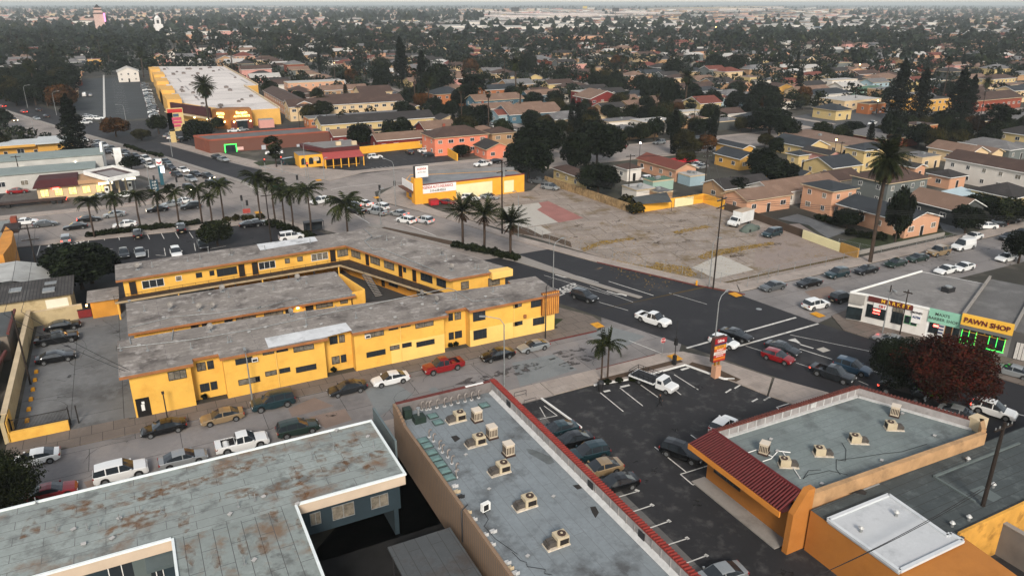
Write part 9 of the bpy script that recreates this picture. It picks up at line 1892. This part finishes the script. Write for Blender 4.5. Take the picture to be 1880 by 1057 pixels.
# the rest as one mass of leafy crowns
ft = MB(); trk = MB()
def blob(mb, x, y, h, near, mi):
 nq = 80 if math.hypot(x,y) < 600 else 26
 w_ = h*rt_.uniform(.42,.6)*(1.0 if h < 15 else .8)
 if near:
  for i in range(nq):
   d = Vector((rt_.gauss(0,1),rt_.gauss(0,1),rt_.gauss(0,1))).normalized(); k_ = rt_.uniform(.6,1); leaf_quad(mb, Vector((x+d.x*w_*k_,y+d.y*w_*k_,h*.62+d.z*h*.36*k_)), h*(.16 if nq < 50 else .1), rt_, d); mb.m[-1] = mi
 else:
  n_ = 5; r0 = [rt_.uniform(.6,1.1)*w_ for _ in range(n_)]
  vs = [(x+r0[i]*.8*math.cos(i*1.257),y+r0[i]*.8*math.sin(i*1.257),h*.15) for i in range(n_)]+[(x+r0[i]*math.cos(i*1.257+.5),y+r0[i]*math.sin(i*1.257+.5),h*rt_.uniform(.5,.7)) for i in range(n_)]+[(x+rt_.uniform(-.3,.3)*w_,y,h*rt_.uniform(.9,1.05))]
  mb.add(vs, [(i,(i+1)%n_,n_+(i+1)%n_,n_+i) for i in range(n_)]+[(n_+i,n_+(i+1)%n_,2*n_) for i in range(n_)], mi)
for x,y,h,src in lots_t: blob(ft,x,y,h,math.hypot(x,y) < 1100,rt_.randrange(3))
n_ = 0
while n_ < 6200:
 u = rt_.random()**.85; d_ = 700*(7500/700)**u; X_ = rt_.uniform(-60,1940); x, y = at('p', X_, 5+CAMH*1476/d_)
 if d_ < 1500 and on_road(x,y,1): n_ += 1; continue
 pxx, pyy = X_, 5+CAMH*1476/d_
 if 840 < pxx < 1560 and 17 < pyy < 40 and rt_.random() < .93: n_ += 1; continue
 blob(ft,x,y,rt_.choice([7,8,10,12,14,17])*(1+.25*(d_ > 2500)),d_ < 1000,rt_.randrange(3)); n_ += 1
o = mk('far_trees', ft, [LM['deep'],LM['green'],LM['euc']]); o['kind'] = 'stuff'; tag(o,'dark mass of distant tree crowns between the far roofs','trees')
# ---------------- labels that single things out ----------------
LMK = [(350,150,'the white store roof'),(420,215,'the auto parts store'),(230,150,'the white two storey house'),(183,50,'the pink tower'),(290,55,'the mission church'),(620,160,'the peach flat roofed block'),(640,190,'the long cream apartment house'),(600,235,'the dark red bungalows'),(690,215,'the cream carport apartments'),(745,130,'the tallest conifer'),(850,245,'the salmon two storey house'),(890,130,'the fenced trees right of the conifers'),(930,180,'the blue two storey house'),(985,200,'the long blue bungalow row'),(1120,175,'the red gabled house'),(1050,70,'the red school block'),(1240,215,'the low white shop'),(1180,240,'the white tank'),(1290,170,'the pink walled shop'),(1345,165,'the light blue shop'),(1230,185,'the ivy clad tree'),(1400,215,'the dark street trees'),(1500,215,'the pale corner store'),(1560,240,'the upper right junction'),(1470,150,'the narrow dark cypress'),(1560,180,'the cream flat hall'),(1650,170,'the four tall conifers'),(1740,60,'the far pale yard'),(1760,90,'the quarry ground'),(1840,170,'the brick hall'),(1850,150,'the pale yellow house'),(1540,340,'the peach two storey house'),(1610,310,'the tall date palm'),(1720,320,'the grey two storey house'),(1800,290,'the long white apartment house'),(1180,300,'the white bungalow'),(1240,300,'the red shingle roof'),(1380,290,'the yellow slate roofed bungalow'),(1480,270,'the pink garage row'),(1130,35,'the dark billboard'),(945,20,'the twin billboard'),(1400,25,'the horizon works'),(700,60,'the far tree line'),(520,110,'the low grey roofs'),(560,70,'the orange autumn trees'),(420,60,'the long white halls'),(80,60,'the far left trees'),(120,130,'the pale far left blocks'),(60,200,'the far boulevard'),(200,180,'the store parking trees'),(1300,110,'the middle distance roofs'),(1100,120,'the ficus row'),(850,90,'the far low roofs'),(1650,400,'the peach bungalow wing'),(1850,400,'the grey bungalow row'),(1000,290,'the big dark ficus'),(1300,60,'the far warehouses'),(1480,80,'the far orange hall'),(1600,70,'the far palm trio'),(1000,100,'the roofs below the school'),(780,170,'the residential street'),(1080,140,'the pale concrete street'),(480,160,'the store alley'),(1700,230,'the trees right of the junction'),(1500,120,'the upper right bungalows'),(1860,230,'the right edge yards')]
DW = (('right of',1,0),('left of',-1,0),('behind',0,-1),('in front of',0,1))
def zpos(o): l_ = o.location; return proj(l_.x,l_.y,l_.z+2)
tops = [o for o in C.objects if o.parent is None and 'label' in o]
for o in tops:
 if o['label'].startswith('AUTO|'):
  X, Y = zpos(o); b = min(LMK, key=lambda q: (q[0]-X)**2+((q[1]-Y)*2.2)**2); dx, dy = X-b[0], (Y-b[1])*2.2
  rel = 'beside' if math.hypot(dx,dy) < 14 else max(DW, key=lambda q: q[1]*dx+q[2]*dy)[0]
  o['label'] = o['label'][5:]+' '+rel+' '+b[2]
ORD = ['first','second','third','fourth','fifth','sixth','seventh','eighth','ninth','tenth','eleventh','twelfth','thirteenth','fourteenth','fifteenth','sixteenth','seventeenth','eighteenth','nineteenth','twentieth','twenty-first','twenty-second','twenty-third','twenty-fourth','twenty-fifth','twenty-sixth']
by = {}
for o in tops: by.setdefault(o['label'], []).append(o)
for lb, os_ in by.items():
 if len(os_) < 2 or len(os_) > 26 or 'rubble' in lb or 'freeway' in lb: continue
 xs_ = [zpos(o)[0] for o in os_]; ys_ = [zpos(o)[1] for o in os_]
 if max(xs_)-min(xs_) >= (max(ys_)-min(ys_))*.6: os_.sort(key=lambda o: zpos(o)[0]); sfx = 'from the left'
 else: os_.sort(key=lambda o: -zpos(o)[1]); sfx = 'from the front'
 for i, o in enumerate(os_): o['label'] = lb+', '+(ORD[i] if i < len(ORD) else 'number %d' % (i+1))+' '+sfx
for o in tops:
 w_ = o['label'].split()
 if len(w_) > 16: o['label'] = ' '.join([q for q in w_ if q not in ('the','a')][:16])
# ---------------- air ----------------
hz = MB(); hz.box(-8500,-60,-1,15500,15500,52)
hm = bpy.data.materials.new('haze'); hm.use_nodes = True; n = hm.node_tree.nodes; n.remove(n['Principled BSDF'])
pv = n.new('ShaderNodeVolumePrincipled'); pv.inputs['Color'].default_value = (.86,.93,.95,1); pv.inputs['Density'].default_value = HAZE_D
pv.inputs['Anisotropy'].default_value = .2
hm.node_tree.links.new(pv.outputs[0], n['Material Output'].inputs['Volume'])
if HAZE_D > 0:
 o = mk('haze', hz, hm); o['kind'] = 'stuff'; o['label'] = 'pale evening haze lying over the whole city'; o['category'] = 'haze'
